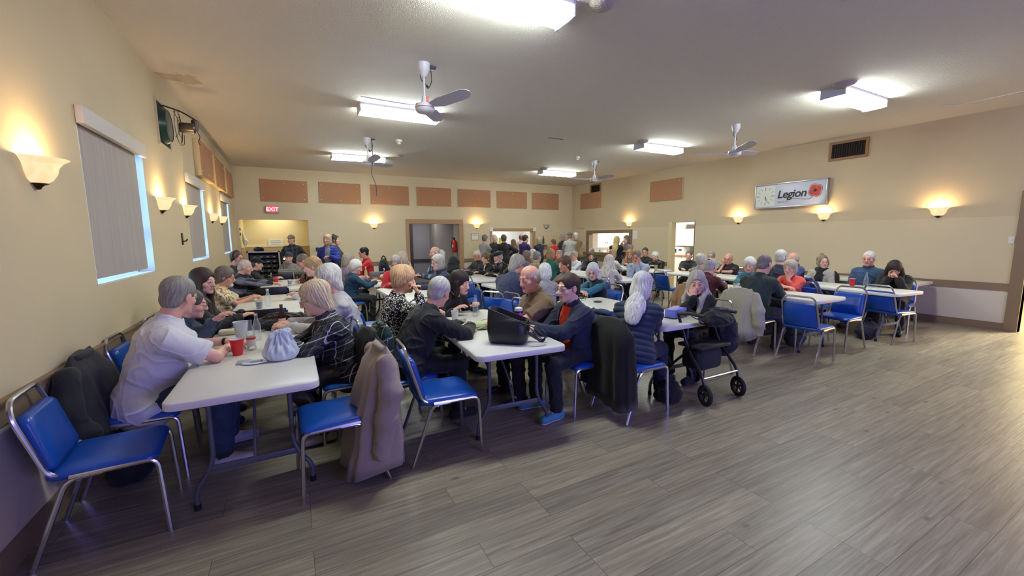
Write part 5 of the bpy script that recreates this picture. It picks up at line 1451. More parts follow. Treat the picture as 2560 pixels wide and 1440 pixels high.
# ------------------------------------------------------------------ the people
figure('person with grey hair in white T-shirt leaning on the nearest left table', -0.923, 3.560, -90, s=1.044, coat=((30, 30, 34), 'black jacket heaped over the chair behind the white T-shirt', {'hem': 0.36, 'wide': 0.3, 'sleeves': (1,), 'seed': 2.2, 'deep': 0.06, 'front': 0.14}), lean=17, head=(38, 6, 0), width=1.12, twist=16, arms=((-0.13, 0.45, 0.785, -0.9, 0.45, 0, 0.8, 0.5, -0.4), (-0.26, 0.44, 0.8, 0.35, 0.9, 0, -0.7, 0.2, -0.6)), skin='pink', hair=('short', (142, 136, 128)), top=('tee', (214, 212, 216), {'infl': 0.03, 'fold': 0.004, 'drop': 0.14}), trousers=(44, 62, 88), shoes=(176, 176, 182), sole=(214, 214, 218), glasses=(40, 36, 36), vox=0.0058, belly=0.8, extras=('watch',), chair_label='blue chair under the person in the white T-shirt')
figure('person with glasses and dark hair holding hands together beside the white T-shirt', -0.961, 4.280, -90, s=0.84, lean=18, head=(10, 4, 0), arms=((0.22, 0.36, 0.93, 0.1, 0.7, 0.6), (0.16, 0.37, 0.92, 0.1, 0.7, 0.6)), skin='pink', hair=('short', (84, 80, 78)), top=('long', (44, 56, 74), {'infl': 0.022, 'fold': 0.008}), trousers=(30, 32, 38), glasses=(60, 50, 40), vox=0.007, eyes=True, chair_label='blue chair hidden beside the wall under the dark-jacketed clapper')
figure('person with long brown hair in dark green jacket at the second left table', -0.950, 5.165, -90, s=0.964, lean=10, head=(-28, 2, 0), arms=('table', 'table'), skin='light', hair=('longfront', (66, 52, 44)), top=('long', (36, 40, 36), {'infl': 0.022, 'open': 0.6}), inner=('vest', (30, 32, 32)), vox=0.007, chair_label='blue chair under the long brown-haired person by the left wall')
figure('person with grey hair and goatee in floral Hawaiian shirt by the left wall', -0.950, 6.665, -90, s=0.864, lean=12, head=(-6, 6, 0), width=1.08, arms=('clasp', 'clasp'), skin='ruddy', hair=('shag', (122, 110, 98)), top=('tee', 'hawaiian_print', {'infl': 0.022, 'fold': 0.008}), collar='hawaiian_print', beard=('goatee', (206, 200, 190)), glasses=(36, 30, 30), vox=0.007, belly=0.7, chair_label='blue chair under the person in the Hawaiian shirt')
figure('person with white cropped hair in black and white plaid, cheek on hand', -0.920, 8.334, -90, s=0.916, lean=18, head=(-4, 6, 0), width=1.1, arms=((0.08, 0.74, 0.8), 'cheek'), skin='pink', hair=('crop', (206, 190, 172)), top=('long', 'plaid_buffalo', {'infl': 0.022}), vox=0.0082, belly=0.6, chair_label='blue chair under the cheek-on-hand plaid shirt person')
figure('person in black cap and dark jacket half hidden behind the white cropped head', -0.750, 9.537, -85, s=0.864, lean=10, head=(0, 4, 0), skin='light', hair=('short', (90, 84, 80)), hat=('cap', (22, 20, 22)), top=('long', (34, 36, 38), {'infl': 0.022}), vox=0.0082)
figure('person with black headphones and glasses sitting by the far left wall', -0.980, 9.218, -115, s=1.044, lean=4, head=(-10, 4, 0), skin='ruddy', hair=('short', (96, 70, 54)), top=('long', (54, 54, 52), {'infl': 0.02}), glasses=(40, 30, 30), extras=('headphones',), vox=0.0082)
figure('person in camouflage cap and black plaid jacket standing in the alcove', 0.035, 13.200, 175, s=0.96, stand=True, lean=0, head=(-22, 0, 0), width=1.1, arms=('pocket', 'pocket'), skin='ruddy', hair=('crop', (110, 100, 90)), hat=('cap', (128, 112, 90)), top=('long', 'plaid_dark', {'infl': 0.024}), vox=0.0105, eyes=False)
figure('person in dark beanie and grey hoodie at the sound desk', -0.057, 11.400, 178, s=0.9, lean=8, head=(0, 8, 0), skin='pink', hair=None, hat=('beanie', (52, 52, 56)), top=('long', (128, 126, 124), {'infl': 0.024}), vox=0.0105, eyes=True)
figure('person with grey-brown hair in rust plaid shirt leaning over the third left table', 0.590, 8.900, 92, s=1.088, lean=34, head=(0, 4, 0), width=1.1, arms=('clasp', 'clasp'), skin='ruddy', hair=('short', (120, 104, 90)), top=('long', 'plaid_rust', {'infl': 0.022}), glasses=(40, 30, 30), vox=0.0082, belly=0.5)
figure('person with curly sandy hair in white sweater behind the white-haired heads', 0.461, 6.500, 75, s=1.008, lean=16, head=(10, 4, 0), skin='light', hair=('curly', (176, 140, 100)), top=('long', (222, 220, 212), {'infl': 0.02}), vox=0.0082)
figure('person with wavy white hair in pale grey sweater at the nearest left table', 0.483, 4.250, 88, s=1.024, lean=14, head=(0, 4, 0), arms=((0.14, 0.55, 0.8), (-0.1, 0.55, 0.8)), skin='light', hair=('shag', (222, 216, 204)), top=('long', (186, 182, 184), {'infl': 0.018, 'fold': 0.006}), trousers=(52, 50, 56), vox=0.007, chair_label='blue chair under the wavy white-haired person in pale grey')
figure('person with tousled ash hair in black and white checked flannel shirt', 0.336, 3.550, 90, s=0.928, coat=('plaid_green', 'green and white plaid shirt over the chair of the checked flannel person', {'hem': 0.28, 'wide': 0.19, 'sleeves': (1,), 'seed': 4.2, 'cat': 'shirt'}), lean=16, head=(-12, 8, 0), width=1.1, arms=((0.0, 0.4, 0.79, -0.8, 0.5, 0, 0.9, 0.1, -0.5), (-0.02, 0.38, 0.79, 0.8, 0.5, 0, -0.9, 0.1, -0.5)), legs=(0.12, -0.16), skin='light', hair=('shag', (214, 194, 160)), top=('long', 'plaid_black_white', {'infl': 0.024, 'fold': 0.007, 'drop': 0.1}), trousers=(52, 42, 38), shoes=(150, 138, 132), glasses=(60, 44, 36), collar='plaid_black_white', vox=0.0058, belly=0.5, chair_label='blue chair under the checked flannel shirt')
figure('person with short white curls in dark teal cardigan seen from behind', 0.880, 7.764, -75, s=0.84, lean=9, head=(-18, 14, 0), skin='light', hair=('fluffy', (220, 216, 206)), top=('long', (24, 62, 86), {'infl': 0.022}), vox=0.007, chair_label='blue chair under the dark teal cardigan')
figure('person with grey bob in lavender top beyond the dark teal cardigan', 0.850, 8.568, -60, s=0.928, lean=10, head=(10, 6, 0), skin='light', hair=('shag', (158, 148, 136)), top=('long', (132, 112, 136), {'infl': 0.018}), vox=0.0082)
figure('person with black hair and glasses in bright red jacket raising a hand', 1.660, 10.521, 92, s=1.04, lean=6, head=(0, 4, 0), arms=('lap', (-0.05, 0.34, 1.02, -0.2, 0.3, 0.9)), skin='ruddy', hair=('neat', (26, 20, 20)), top=('long', (196, 32, 40), {'infl': 0.022}), trousers=(24, 22, 24), glasses=(20, 20, 20), vox=0.0105, eyes=False, chair_label='dark chair under the bright red jacket by the far wall')
figure('person with grey hair in crimson jacket bent over a red cup', 1.700, 7.475, 158, s=1.016, lean=22, head=(-8, 16, 0), width=1.05, arms=((0.1, 0.46, 0.8), 'fold'), skin='pink', hair=('short', (160, 152, 146)), top=('long', (178, 30, 46), {'infl': 0.026, 'quilt': 0.12}), glasses=(60, 40, 40), vox=0.0082)
figure('person with long ash-blond hair in cream top behind the crimson jacket', 2.200, 8.957, 95, s=0.936, lean=6, head=(10, 4, 0), skin='light', hair=('long', (186, 172, 152)), top=('long', (196, 188, 176)), vox=0.0082)
figure('person with strawberry blond hair in black blouse with white dots, hand at mouth', 0.800, 4.067, -85, s=0.984, lean=12, head=(-6, 2, 0), arms=('mouth', (-0.1, 0.5, 0.8)), skin='pink', hair=('fluffy', (220, 178, 130)), top=('long', 'spots_black_white', {'infl': 0.02, 'fold': 0.006}), trousers=(28, 28, 32), vox=0.0058, curl=0.8, chair_label='blue chair under the white-dotted blouse')
figure('person with silver hair in black sweater leaning on the handbag table, back turned', 0.800, 3.386, -80, s=0.996, coat=((16, 16, 18), 'long black coat over the chair of the silver-haired person in black', {'hem': 0.08, 'wide': 0.2, 'sleeves': (-1,), 'seed': 3.1, 'cat': 'coat'}), lean=30, head=(28, 6, 0), width=1.1, arms=((0.1, 0.58, 0.79, -0.9, 0.3, 0, 0.9, 0.1, -0.4), (0.0, 0.55, 0.79, 0.9, 0.4, 0, -0.8, 0.1, -0.4)), skin='pink', hair=('neat', (190, 186, 180)), top=('long', (20, 20, 24), {'infl': 0.024, 'fold': 0.007, 'drop': 0.08}), trousers=(22, 22, 28), shoes=(24, 24, 26), vox=0.0058, belly=0.5, chair_label='blue chair under the silver-haired person in black')
figure('person with dark bob and fringe in black top leaning across the handbag table end', 1.500, 4.633, -155, s=0.976, lean=34, head=(8, -6, 6), arms=((0.18, 0.42, 0.8), (-0.18, 0.42, 0.8)), skin='light', hair=('fringe', (42, 30, 32)), top=('long', (22, 22, 24), {'infl': 0.018}), trousers=(26, 26, 30), vox=0.007, chair_label='blue chair under the person with the dark fringe')
figure('bald person in brown short-sleeved shirt in profile at the handbag table', 2.240, 3.461, 90, s=1.004, lean=14, head=(10, 6, 0), width=1.15, arms=((0.08, 0.4, 0.79), (-0.08, 0.58, 0.8)), skin='ruddy', hair=('ring', (176, 168, 158)), top=('tee', (112, 90, 68), {'infl': 0.024, 'fold': 0.005}), collar=(106, 84, 62), trousers=(38, 36, 40), shoes=(30, 30, 32), vox=0.0058, belly=0.9, chair_label='blue chair under the bald person in the brown shirt')
figure('person with short brown hair in denim jacket over orange shirt', 2.300, 3.002, 92, s=0.912, coat=((30, 52, 92), 'deep blue jacket over the chair of the denim jacket person', {'hem': 0.12, 'wide': 0.21, 'sleeves': (), 'seed': 12.0}), lean=8, head=(2, 2, 0), width=1.12, arms=((0.1, 0.42, 0.79), (-0.02, 0.46, 0.8)), skin='pale', hair=('neat', (70, 52, 44)), top=('long', (28, 38, 62), {'infl': 0.03, 'fold': 0.005, 'open': 1.5, 'hem': -0.06}), inner=('vest', (226, 66, 38), {'infl': 0.012}), collar=(34, 46, 74), trousers=(22, 24, 34), shoes=(70, 140, 170), sole=(226, 226, 230), glasses=(50, 40, 40), vox=0.0058, belly=0.7, chair_label='blue chair under the denim jacket')
figure('person with grey bob and glasses in navy quilted vest', 2.300, 6.713, 92, s=0.964, lean=8, head=(4, 4, 0), skin='light', hair=('bob', (178, 172, 160)), top=('long', (42, 46, 66), {'infl': 0.026, 'quilt': 0.09}), glasses=(40, 30, 30), vox=0.0082)
figure('bald person in blue and white plaid half hidden behind the grey bob', 2.820, 8.600, 95, s=1.076, lean=4, head=(0, 6, 0), skin='ruddy', hair=('ring', (170, 160, 150)), top=('long', 'plaid_blue', {'infl': 0.022}), vox=0.0082)
figure('person with white hair seen just behind the bald plaid shirt', 3.017, 9.200, -60, s=0.944, lean=4, skin='light', hair=('bob', (206, 202, 194)), top=('long', (90, 92, 100)), vox=0.0105)
figure('person in a black hood seen from behind, alone at the table of three in black', 2.680, 7.390, -40, s=0.84, lean=10, skin='light', hair=None, hat=('hood', (14, 14, 16)), top=('long', (14, 14, 16), {'infl': 0.03}), vox=0.0082, chair_label='blue chair under the black hood')
figure('person with white hair and glasses in black jacket, leftmost of the three in black', 4.150, 9.476, 112, s=0.9, lean=4, head=(0, 6, 0), skin='ruddy', hair=('crop', (206, 198, 190)), top=('long', (26, 26, 28), {'infl': 0.024, 'open': 0.6}), inner=('vest', (70, 74, 82)), glasses=(70, 50, 50), vox=0.0082)
figure('smiling person with short brown hair in black jacket, middle of the three in black', 4.130, 8.893, 112, s=0.84, lean=6, head=(2, 4, 0), skin='light', hair=('shag', (124, 96, 68)), top=('long', (24, 24, 26), {'infl': 0.024, 'open': 0.6}), inner=('vest', (200, 200, 200)), vox=0.0082)
figure('person in flat black cap and black leather jacket, right of the three in black', 4.150, 8.136, 115, s=0.964, lean=14, head=(-8, 6, 0), width=1.05, arms=('fold', 'fold'), skin='ruddy', hair=('crop', (180, 172, 164)), hat=('beret', (18, 18, 20)), beard=('full', (190, 182, 172)), top=('long', 'black_leather', {'infl': 0.026}), vox=0.0082)
figure('person with long silver hair in navy puffer coat, back to the camera', 2.720, 2.710, -62, s=0.932, coat=((15, 15, 17), 'long black coat over the chair of the navy puffer person', {'hem': 0.15, 'wide': 0.25, 'sleeves': (), 'seed': 6.0, 'cat': 'coat', 'deep': 0.08}), chair_rz=-88, lean=18, head=(-4, 6, 0), width=1.02, arms=('chin', (-0.05, 0.46, 0.8)), skin='light', hair=('long', (206, 204, 204)), top=('long', (34, 48, 74), {'infl': 0.027, 'quilt': 0.055, 'drop': 0.1, 'hem': -0.1}), trousers=(26, 34, 60), shoes=(28, 28, 32), vox=0.0058, chair_label='blue chair under the navy puffer coat')
figure('smiling person with very long grey hair in black jacket beside the walking frame', 4.080, 3.042, 92, s=0.84, lean=10, head=(36, 8, 0), arms=('mouth', (0.02, 0.3, 0.8, 0.9, 0.3, 0)), skin='pink', hair=('longfront', (176, 170, 160)), top=('long', (24, 24, 28), {'infl': 0.026, 'open': 0.5}), inner=('vest', (40, 40, 44)), trousers=(22, 22, 26), shoes=(24, 24, 26), vox=0.0058, eyes=True, chair_label='blue chair under the very long grey-haired person')
figure('person with white fringe and red glasses in navy vest over teal sleeves', 4.080, 4.808, 92, s=0.84, lean=12, head=(34, 8, 0), arms=('fold', 'fold'), skin='light', hair=('fringe', (206, 204, 208)), top=('vest', (24, 30, 46), {'infl': 0.034, 'open': 0.7, 'quilt': 0.1}), inner=('long', (50, 108, 132), {'infl': 0.016}), glasses=(90, 40, 50), vox=0.007, eyes=True, chair_label='blue chair under the navy vest and teal sleeves')
figure('person with grey hair in grey and navy jacket turned away, beyond the bald brown shirt', 2.680, 5.199, -62, s=1.052, lean=24, head=(-14, 12, 0), width=1.1, skin='ruddy', hair=('shag', (160, 152, 144)), top=('long', (48, 54, 82), {'infl': 0.03}), collar=(120, 116, 124), vox=0.007, chair_label='blue chair under the grey and navy jacket')
figure('person with fluffy white hair behind the bald person in brown, back turned', 3.220, 4.908, -5, s=0.84, lean=8, head=(-10, 4, 0), skin='light', hair=('bob', (222, 220, 214)), top=('long', (150, 146, 150)), vox=0.007)
figure('person with short brown hair in mauve top, profile to the left', 4.120, 5.647, 95, s=0.896, lean=6, head=(4, 4, 0), skin='ruddy', hair=('shag', (104, 74, 56)), top=('long', (128, 104, 96)), vox=0.0082)
figure('person with long white hair in pale blouse seen from behind', 5.250, 5.996, -62, s=0.88, lean=12, head=(-6, 6, 0), arms=((0.1, 0.5, 0.8), (-0.1, 0.4, 0.8)), skin='light', hair=('long', (216, 208, 192)), top=('long', (206, 198, 196), {'infl': 0.018}), trousers=(40, 38, 44), vox=0.0082, chair_label='blue chair under the long white-haired person in the pale blouse')
figure('person with grey hair and glasses in light blue shirt, hands clasped at chin', 6.550, 6.407, 118, s=1.0, lean=20, head=(-4, 6, 0), width=1.05, arms=('chin', 'chin'), skin='ruddy', hair=('short', (128, 114, 102)), top=('long', (158, 172, 192), {'infl': 0.022}), collar=(168, 182, 202), glasses=(36, 26, 26), vox=0.0082, eyes=True)
figure('person with light brown bob in emerald green hoodie seen from behind', 5.050, 7.654, -50, s=0.976, lean=8, head=(-6, 4, 0), skin='light', hair=('bob', (156, 124, 86)), top=('long', (20, 92, 72), {'infl': 0.028}), vox=0.0082)
figure('person with short grey hair in brown and cream striped top', 4.980, 8.161, -75, s=0.888, lean=6, skin='light', hair=('neat', (140, 134, 126)), top=('long', 'stripes_brown'), vox=0.0082)
figure('person with grey-brown bob in slate blue top, hands at face', 4.980, 8.681, -75, s=0.896, lean=8, head=(0, 10, 0), arms=('mouth', 'mouth'), skin='light', hair=('bob', (122, 106, 98)), top=('long', (96, 106, 128)), vox=0.0082)
figure('person with white hair just behind the striped top', 5.965, 9.950, -80, s=0.872, lean=4, skin='light', hair=('bob', (204, 200, 192)), top=('long', (120, 120, 126)), vox=0.0105)
figure('person with short grey hair just right of the emerald hoodie', 6.650, 9.498, 100, s=0.84, lean=4, skin='ruddy', hair=('short', (150, 146, 142)), top=('long', (110, 96, 90)), vox=0.0105)
figure('person with short grey hair and glasses in white blouse, profile left', 6.620, 8.725, 95, s=0.84, lean=6, head=(0, 4, 0), skin='ruddy', hair=('short', (160, 150, 138)), top=('long', (214, 216, 214)), glasses=(90, 60, 50), vox=0.0082)
figure('person with brown hair and sunglasses on head reading at the far table', 7.150, 8.833, 150, s=0.852, lean=14, head=(0, 14, 0), skin='light', hair=('bob', (110, 86, 68)), top=('long', (34, 34, 40)), vox=0.0105)
figure('person with grey hair just behind the reader with sunglasses on head', 8.515, 10.400, 100, s=0.84, lean=2, skin='light', hair=('short', (160, 148, 134)), top=('long', (40, 42, 50)), vox=0.0105)
figure('person with long light brown hair in white lace top', 7.150, 8.014, -70, s=0.896, lean=8, head=(-8, 8, 0), skin='light', hair=('long', (150, 124, 96)), top=('long', 'lace_white'), vox=0.0082)
figure('person with long ginger hair and glasses beside the light blue shirt', 8.750, 8.980, 135, s=0.84, lean=10, head=(0, 10, 0), skin='light', hair=('longfront', (178, 128, 78)), top=('long', (130, 116, 106)), glasses=(80, 40, 40), vox=0.0082)
figure('person with short dark hair and glasses in dark jacket behind the light blue shirt', 8.750, 8.353, 115, s=0.916, lean=4, head=(6, 8, 0), skin='ruddy', hair=('crop', (62, 56, 54)), top=('long', (40, 40, 46)), glasses=(40, 30, 30), vox=0.0082)
figure('person with white hair looking down in black leather jacket', 8.720, 7.872, 108, s=0.84, lean=20, head=(2, 20, 0), width=1.08, arms=('table', 'table'), skin='pink', hair=('neat', (214, 206, 196)), top=('long', 'black_leather', {'infl': 0.028}), vox=0.0082)
figure('smiling person with pulled-back grey hair in dark puffer before the kitchen doorway', 8.750, 6.936, 125, s=0.84, lean=2, head=(-6, 2, 0), skin='light', hair=('crop', (112, 104, 98)), top=('long', (44, 42, 44), {'infl': 0.028, 'quilt': 0.07}), vox=0.0082, eyes=True)
figure('person with pale grey hair seen from behind below the dark puffer', 7.200, 5.473, -80, s=0.84, lean=6, skin='light', hair=('fluffy', (196, 190, 182)), top=('long', (150, 140, 134)), vox=0.0082)
figure('person with grey hair and glasses next to the bald black tee', 8.800, 6.345, 118, s=0.864, lean=4, head=(0, 6, 0), skin='ruddy', hair=('short', (156, 150, 140)), top=('long', (150, 146, 140)), glasses=(80, 50, 50), vox=0.0082)
figure('bald person in black T-shirt resting cheek on hand', 8.720, 5.790, 100, s=0.84, lean=12, head=(0, 6, -6), width=1.15, arms=('cheek', 'fold'), skin='ruddy', hair=None, top=('tee', (44, 42, 44), {'infl': 0.022}), glasses=(24, 20, 20), extras=('watch',), vox=0.0082, belly=0.7, chair_label='blue chair under the bald person in the black tee')
figure('person with grey hair and blue hair clip in maroon sweater, back turned', 5.560, 4.143, -78, s=0.92, coat=((168, 130, 92), 'camel coat over the chair of the maroon sweater person', {'hem': 0.35, 'wide': 0.22, 'sleeves': (-1,), 'seed': 10.0, 'cat': 'coat', 'deep': 0.1}), lean=22, head=(0, 6, 0), arms=((0.1, 0.56, 0.8), (-0.05, 0.5, 0.8)), skin='light', hair=('neat', (180, 174, 170)), top=('long', (84, 26, 38), {'infl': 0.022}), extras=('clip',), vox=0.007, chair_label='blue chair under the maroon sweater')
figure('person with white fringe in teal sweater facing the green sweater', 7.050, 4.285, 98, s=0.84, lean=10, head=(10, 6, 0), arms=('fold', 'table'), skin='pink', hair=('fluffy', (214, 212, 204)), top=('long', (48, 116, 130), {'infl': 0.018}), vox=0.007, eyes=True, chair_label='blue chair under the teal sweater')
figure('person with cropped grey hair in dark green sweater, back turned', 5.560, 3.339, -88, s=1.012, coat=((176, 172, 150), 'pale khaki windbreaker over the chair of the dark green sweater', {'hem': 0.24, 'wide': 0.22, 'sleeves': (-1, 1), 'seed': 7.0, 'deep': 0.08}), lean=16, head=(-6, 6, 0), width=1.12, arms=('fold', 'fold'), legs=(0.12, -0.05), skin='pink', hair=('crop', (128, 118, 118)), top=('long', (44, 58, 58), {'infl': 0.024}), trousers=(52, 52, 62), shoes=(40, 42, 48), vox=0.007, belly=0.5, chair_label='blue chair under the dark green sweater, windbreaker over its back')
figure('person with white hair in navy and charcoal jacket behind the coral shirt', 7.280, 3.979, -70, s=1.004, lean=8, head=(-8, 6, 0), skin='light', hair=('neat', (196, 194, 186)), top=('long', (40, 44, 62), {'infl': 0.026}), vox=0.0082)
figure('balding person whose pale crown shows behind the coral shirt', 8.750, 4.425, 60, s=0.896, lean=6, head=(10, 10, 0), skin='pink', hair=('ring', (190, 178, 166)), top=('long', (66, 78, 120), {'infl': 0.026}), vox=0.0082)
figure('person with feathery grey hair in coral shirt, chin on hand', 7.060, 3.621, 95, s=0.84, coat=((34, 50, 104), 'navy blue jacket over the chair of the coral shirt person', {'hem': 0.4, 'wide': 0.21, 'sleeves': (-1,), 'seed': 8.0}), lean=12, head=(2, 2, 0), arms=('fold', 'chin'), skin='light', hair=('bob', (180, 170, 152)), top=('long', (226, 92, 78), {'infl': 0.018, 'sleeve': 0.7}), trousers=(40, 42, 50), vox=0.007, chair_label='blue chair under the coral shirt')
figure('smiling person with dark bun in pale cardigan and black scarf', 8.750, 4.003, 100, s=0.84, coat=((40, 38, 40), 'dark jacket over the chair of the dark-bun person', {'hem': 0.4, 'wide': 0.21, 'sleeves': (), 'seed': 9.0}), lean=4, head=(40, 2, 0), arms=('lap', 'lap'), skin='light', hair=('bun', (136, 118, 102)), top=('long', (176, 170, 158), {'infl': 0.022, 'open': 1.0}), inner=('vest', (18, 18, 20)), glasses=(80, 50, 50), extras=('scarf',), vox=0.0082, eyes=True, chair_label='blue chair under the pale cardigan')
figure('person with white cropped hair and glasses in blue denim shirt by the right wall', 8.760, 3.295, 96, s=0.96, lean=2, head=(0, 4, 0), width=1.1, arms=('lap', 'lap'), skin='pink', hair=('crop', (216, 212, 204)), top=('long', (52, 78, 114), {'infl': 0.022}), collar=(46, 70, 104), trousers=(30, 32, 40), glasses=(90, 60, 50), vox=0.007, chair_label='blue chair under the blue denim shirt')
figure('person with dark auburn hair in black hoodie, head down behind clasped hands', 8.720, 2.895, 98, s=0.876, lean=26, head=(8, 24, 0), width=1.1, arms=('face', 'face'), skin='tan', hair=('longfront', (52, 38, 35)), top=('long', (18, 18, 20), {'infl': 0.03}), trousers=(18, 18, 22), vox=0.007, curl=1.0, chair_label='blue chair under the black hoodie')
figure('standing person with grey hair in heather grey sweater left of the hatch', 5.436, 12.000, -70, s=0.944, stand=True, lean=2, arms=('carry', 'carry'), skin='light', hair=('neat', (120, 112, 106)), top=('long', (162, 160, 158), {'infl': 0.022}), glasses=(60, 40, 40), vox=0.0105)
figure('standing person with white hair facing the camera at the hatch', 6.089, 12.600, 170, s=0.94, stand=True, lean=0, head=(-6, 2, 0), arms=('down', 'down'), skin='light', hair=('fringe', (206, 200, 190)), top=('long', (56, 46, 42), {'infl': 0.022}), vox=0.0105, eyes=True)
figure('standing person in black blazer with hand on hip, back turned, at the hatch', 5.750, 11.200, -10, s=0.944, stand=True, lean=2, arms=('hip', 'hip'), skin='light', hair=('neat', (96, 88, 80)), top=('long', (24, 24, 26), {'infl': 0.026, 'drop': 0.1}), trousers=(24, 24, 28), vox=0.0105)
figure('short person with brown hair close to the hatch shelf', 7.164, 13.200, 0, s=0.84, stand=True, lean=0, skin='light', hair=('long', (122, 96, 72)), top=('long', (120, 100, 86)), vox=0.0105)
figure('standing bald person in pale pink top at the hatch', 7.418, 13.100, -40, s=0.96, stand=True, lean=0, skin='ruddy', hair=('ring', (120, 96, 80)), top=('long', (206, 186, 182)), vox=0.0105)
figure('standing person with dark hair in purple jacket at the hatch', 6.770, 11.800, -75, s=0.94, stand=True, lean=6, head=(-6, 8, 0), arms=('carry', 'carry'), skin='light', hair=('neat', (52, 40, 38)), top=('long', (50, 32, 84), {'infl': 0.026}), trousers=(30, 26, 44), vox=0.0105)
figure('standing person with blond-grey hair in navy puffer, back turned', 7.770, 12.400, 10, s=0.888, stand=True, lean=2, skin='light', hair=('neat', (170, 158, 132)), top=('long', (28, 36, 58), {'infl': 0.03, 'quilt': 0.08}), vox=0.0105)
figure('person with brown hair in scarlet jacket by the far wall, back turned', 8.611, 12.700, 5, s=0.84, stand=True, lean=4, skin='light', hair=('neat', (120, 82, 62)), top=('long', (206, 44, 38), {'infl': 0.026}), vox=0.0105)
figure('standing person with long grey hair and glasses in dark coat', 9.131, 12.900, 90, s=0.948, stand=True, lean=0, skin='ruddy', hair=('long', (150, 142, 128)), top=('long', (46, 38, 40), {'infl': 0.024}), glasses=(40, 30, 30), vox=0.0105)
figure('standing person in dark cap and stone grey jacket, back turned', 8.512, 11.600, -15, s=0.984, stand=True, lean=0, width=1.1, skin='ruddy', hair=('crop', (120, 112, 104)), hat=('cap', (90, 84, 78)), top=('long', (160, 156, 150), {'infl': 0.03, 'drop': 0.08}), trousers=(60, 62, 72), vox=0.0105)
figure('standing person in white cap and olive tan jacket, back turned', 9.222, 12.200, -15, s=0.984, stand=True, lean=0, width=1.1, skin='ruddy', hair=('crop', (190, 186, 180)), hat=('cap', (216, 212, 204)), top=('long', (128, 106, 70), {'infl': 0.03, 'drop': 0.08}), vox=0.0105)
figure('standing person with blond hair in black jacket at the kitchen hatch', 9.060, 9.900, -60, s=0.892, stand=True, lean=2, width=1.1, arms=('crossed', 'crossed'), skin='light', hair=('long', (200, 172, 116)), top=('long', (20, 20, 22), {'infl': 0.028, 'drop': 0.1}), trousers=(20, 20, 24), vox=0.0105)
figure('standing person with grey hair holding a red cup at the kitchen hatch corner', 9.561, 9.950, 110, s=0.908, stand=True, lean=0, head=(-10, 0, 0), arms=('mouth', 'carry'), skin='light', hair=('long', (120, 108, 100)), top=('long', (150, 132, 122), {'infl': 0.02}), vox=0.0105)
figure('standing person with fair hair in bright blue puffer over grey sweater', 0.797, 10.900, 165, s=0.956, stand=True, lean=0, head=(-14, -4, 0), arms=('down', 'carry'), skin='ruddy', hair=('long', (186, 168, 138)), top=('long', (30, 48, 142), {'infl': 0.026, 'quilt': 0.06, 'open': 1.1, 'drop': 0.12}), inner=('vest', (132, 138, 140), {'infl': 0.018}), trousers=(34, 40, 66), vox=0.0105, eyes=False)
figure('standing person with dark updo half hidden behind the bright blue puffer', 1.063, 12.300, -120, s=0.948, stand=True, lean=0, skin='light', hair=('bun', (62, 54, 52)), top=('long', (60, 60, 70)), vox=0.0105)

# ------------------------------------------------------------------ coats on unoccupied chairs
hung_coat(0.215, 2.80, 93, (150, 136, 130), 'taupe fleece jacket hanging over the chair beside the nearest left table', 0.07, 0.21, (1, -1), 1.0, buttons=True, deep=0.085, front=0.08, flare=0.12)
hung_coat(0.83, 5.55, -88, (58, 58, 62), 'dark grey puffer coat over the blue chair in the second row', 0.3, 0.22, (-1,), 5.0, quilt=0.08)
hung_coat(2.66, 3.72, -90, (92, 58, 40), 'brown leather jacket over a chair behind the denim jacket', 0.35, 0.21, (-1,), 11.0)

# ------------------------------------------------------------------ things on the tables
def clear_mat(name, tint, op):
    m = bpy.data.materials.new(name); m.use_nodes = True
    nt = m.node_tree; b = nt.nodes['Principled BSDF']; b.inputs['Base Color'].default_value = lin(tint); b.inputs['Roughness'].default_value = 0.12
    tr = nt.nodes.new('ShaderNodeBsdfTransparent'); mx = nt.nodes.new('ShaderNodeMixShader')
    lw = nt.nodes.new('ShaderNodeLayerWeight'); lw.inputs['Blend'].default_value = 0.35
    ad = nt.nodes.new('ShaderNodeMath'); ad.operation = 'MULTIPLY_ADD'; ad.inputs[1].default_value = 0.6; ad.inputs[2].default_value = op; ad.use_clamp = True
    nt.links.new(lw.outputs['Facing'], ad.inputs[0]); nt.links.new(ad.outputs[0], mx.inputs[0]); nt.links.new(tr.outputs[0], mx.inputs[1]); nt.links.new(b.outputs[0], mx.inputs[2]); nt.links.new(mx.outputs[0], nt.nodes['Material Output'].inputs[0])
    MATS[name] = m
    return m
CLEARG = clear_mat('clear_glass', (200, 208, 210), 0.12)
CLEARP = clear_mat('clear_plastic', (225, 228, 230), 0.22)
FROST = clear_mat('frosted_plastic', (220, 222, 220), 0.55)
REDP = M('red_plastic', (206, 24, 34), 0.35)
TZ = 0.7405
def cup(x, y, label, z=TZ):
    e = empty('party_cup', (x, y, z)); tag(e, label, 'cup', 'red party cups')
    prof = [(0.0, 0.002), (0.030, 0.0), (0.031, 0.006), (0.036, 0.04), (0.0365, 0.042), (0.041, 0.08), (0.0415, 0.082), (0.0465, 0.116), (0.0485, 0.118), (0.0485, 0.121), (0.045, 0.121)]
    MB().lathe(prof, 28, mi=0).build('cup_wall', REDP, e, ang=50)
    MB().lathe([(0.045, 0.121), (0.029, 0.006), (0.0, 0.006)], 28).build('cup_lining', M('white_cup_lining', (232, 224, 230), 0.4), e)
cup(-0.40, 3.58, 'red party cup at the hand of the white T-shirt person')
cup(-0.29, 8.83, 'red party cup on the third left table by the silver can')
cup(1.44, 6.72, 'red party cup in front of the crimson jacket')
cup(8.15, 3.27, 'red party cup on the table nearest the right wall')
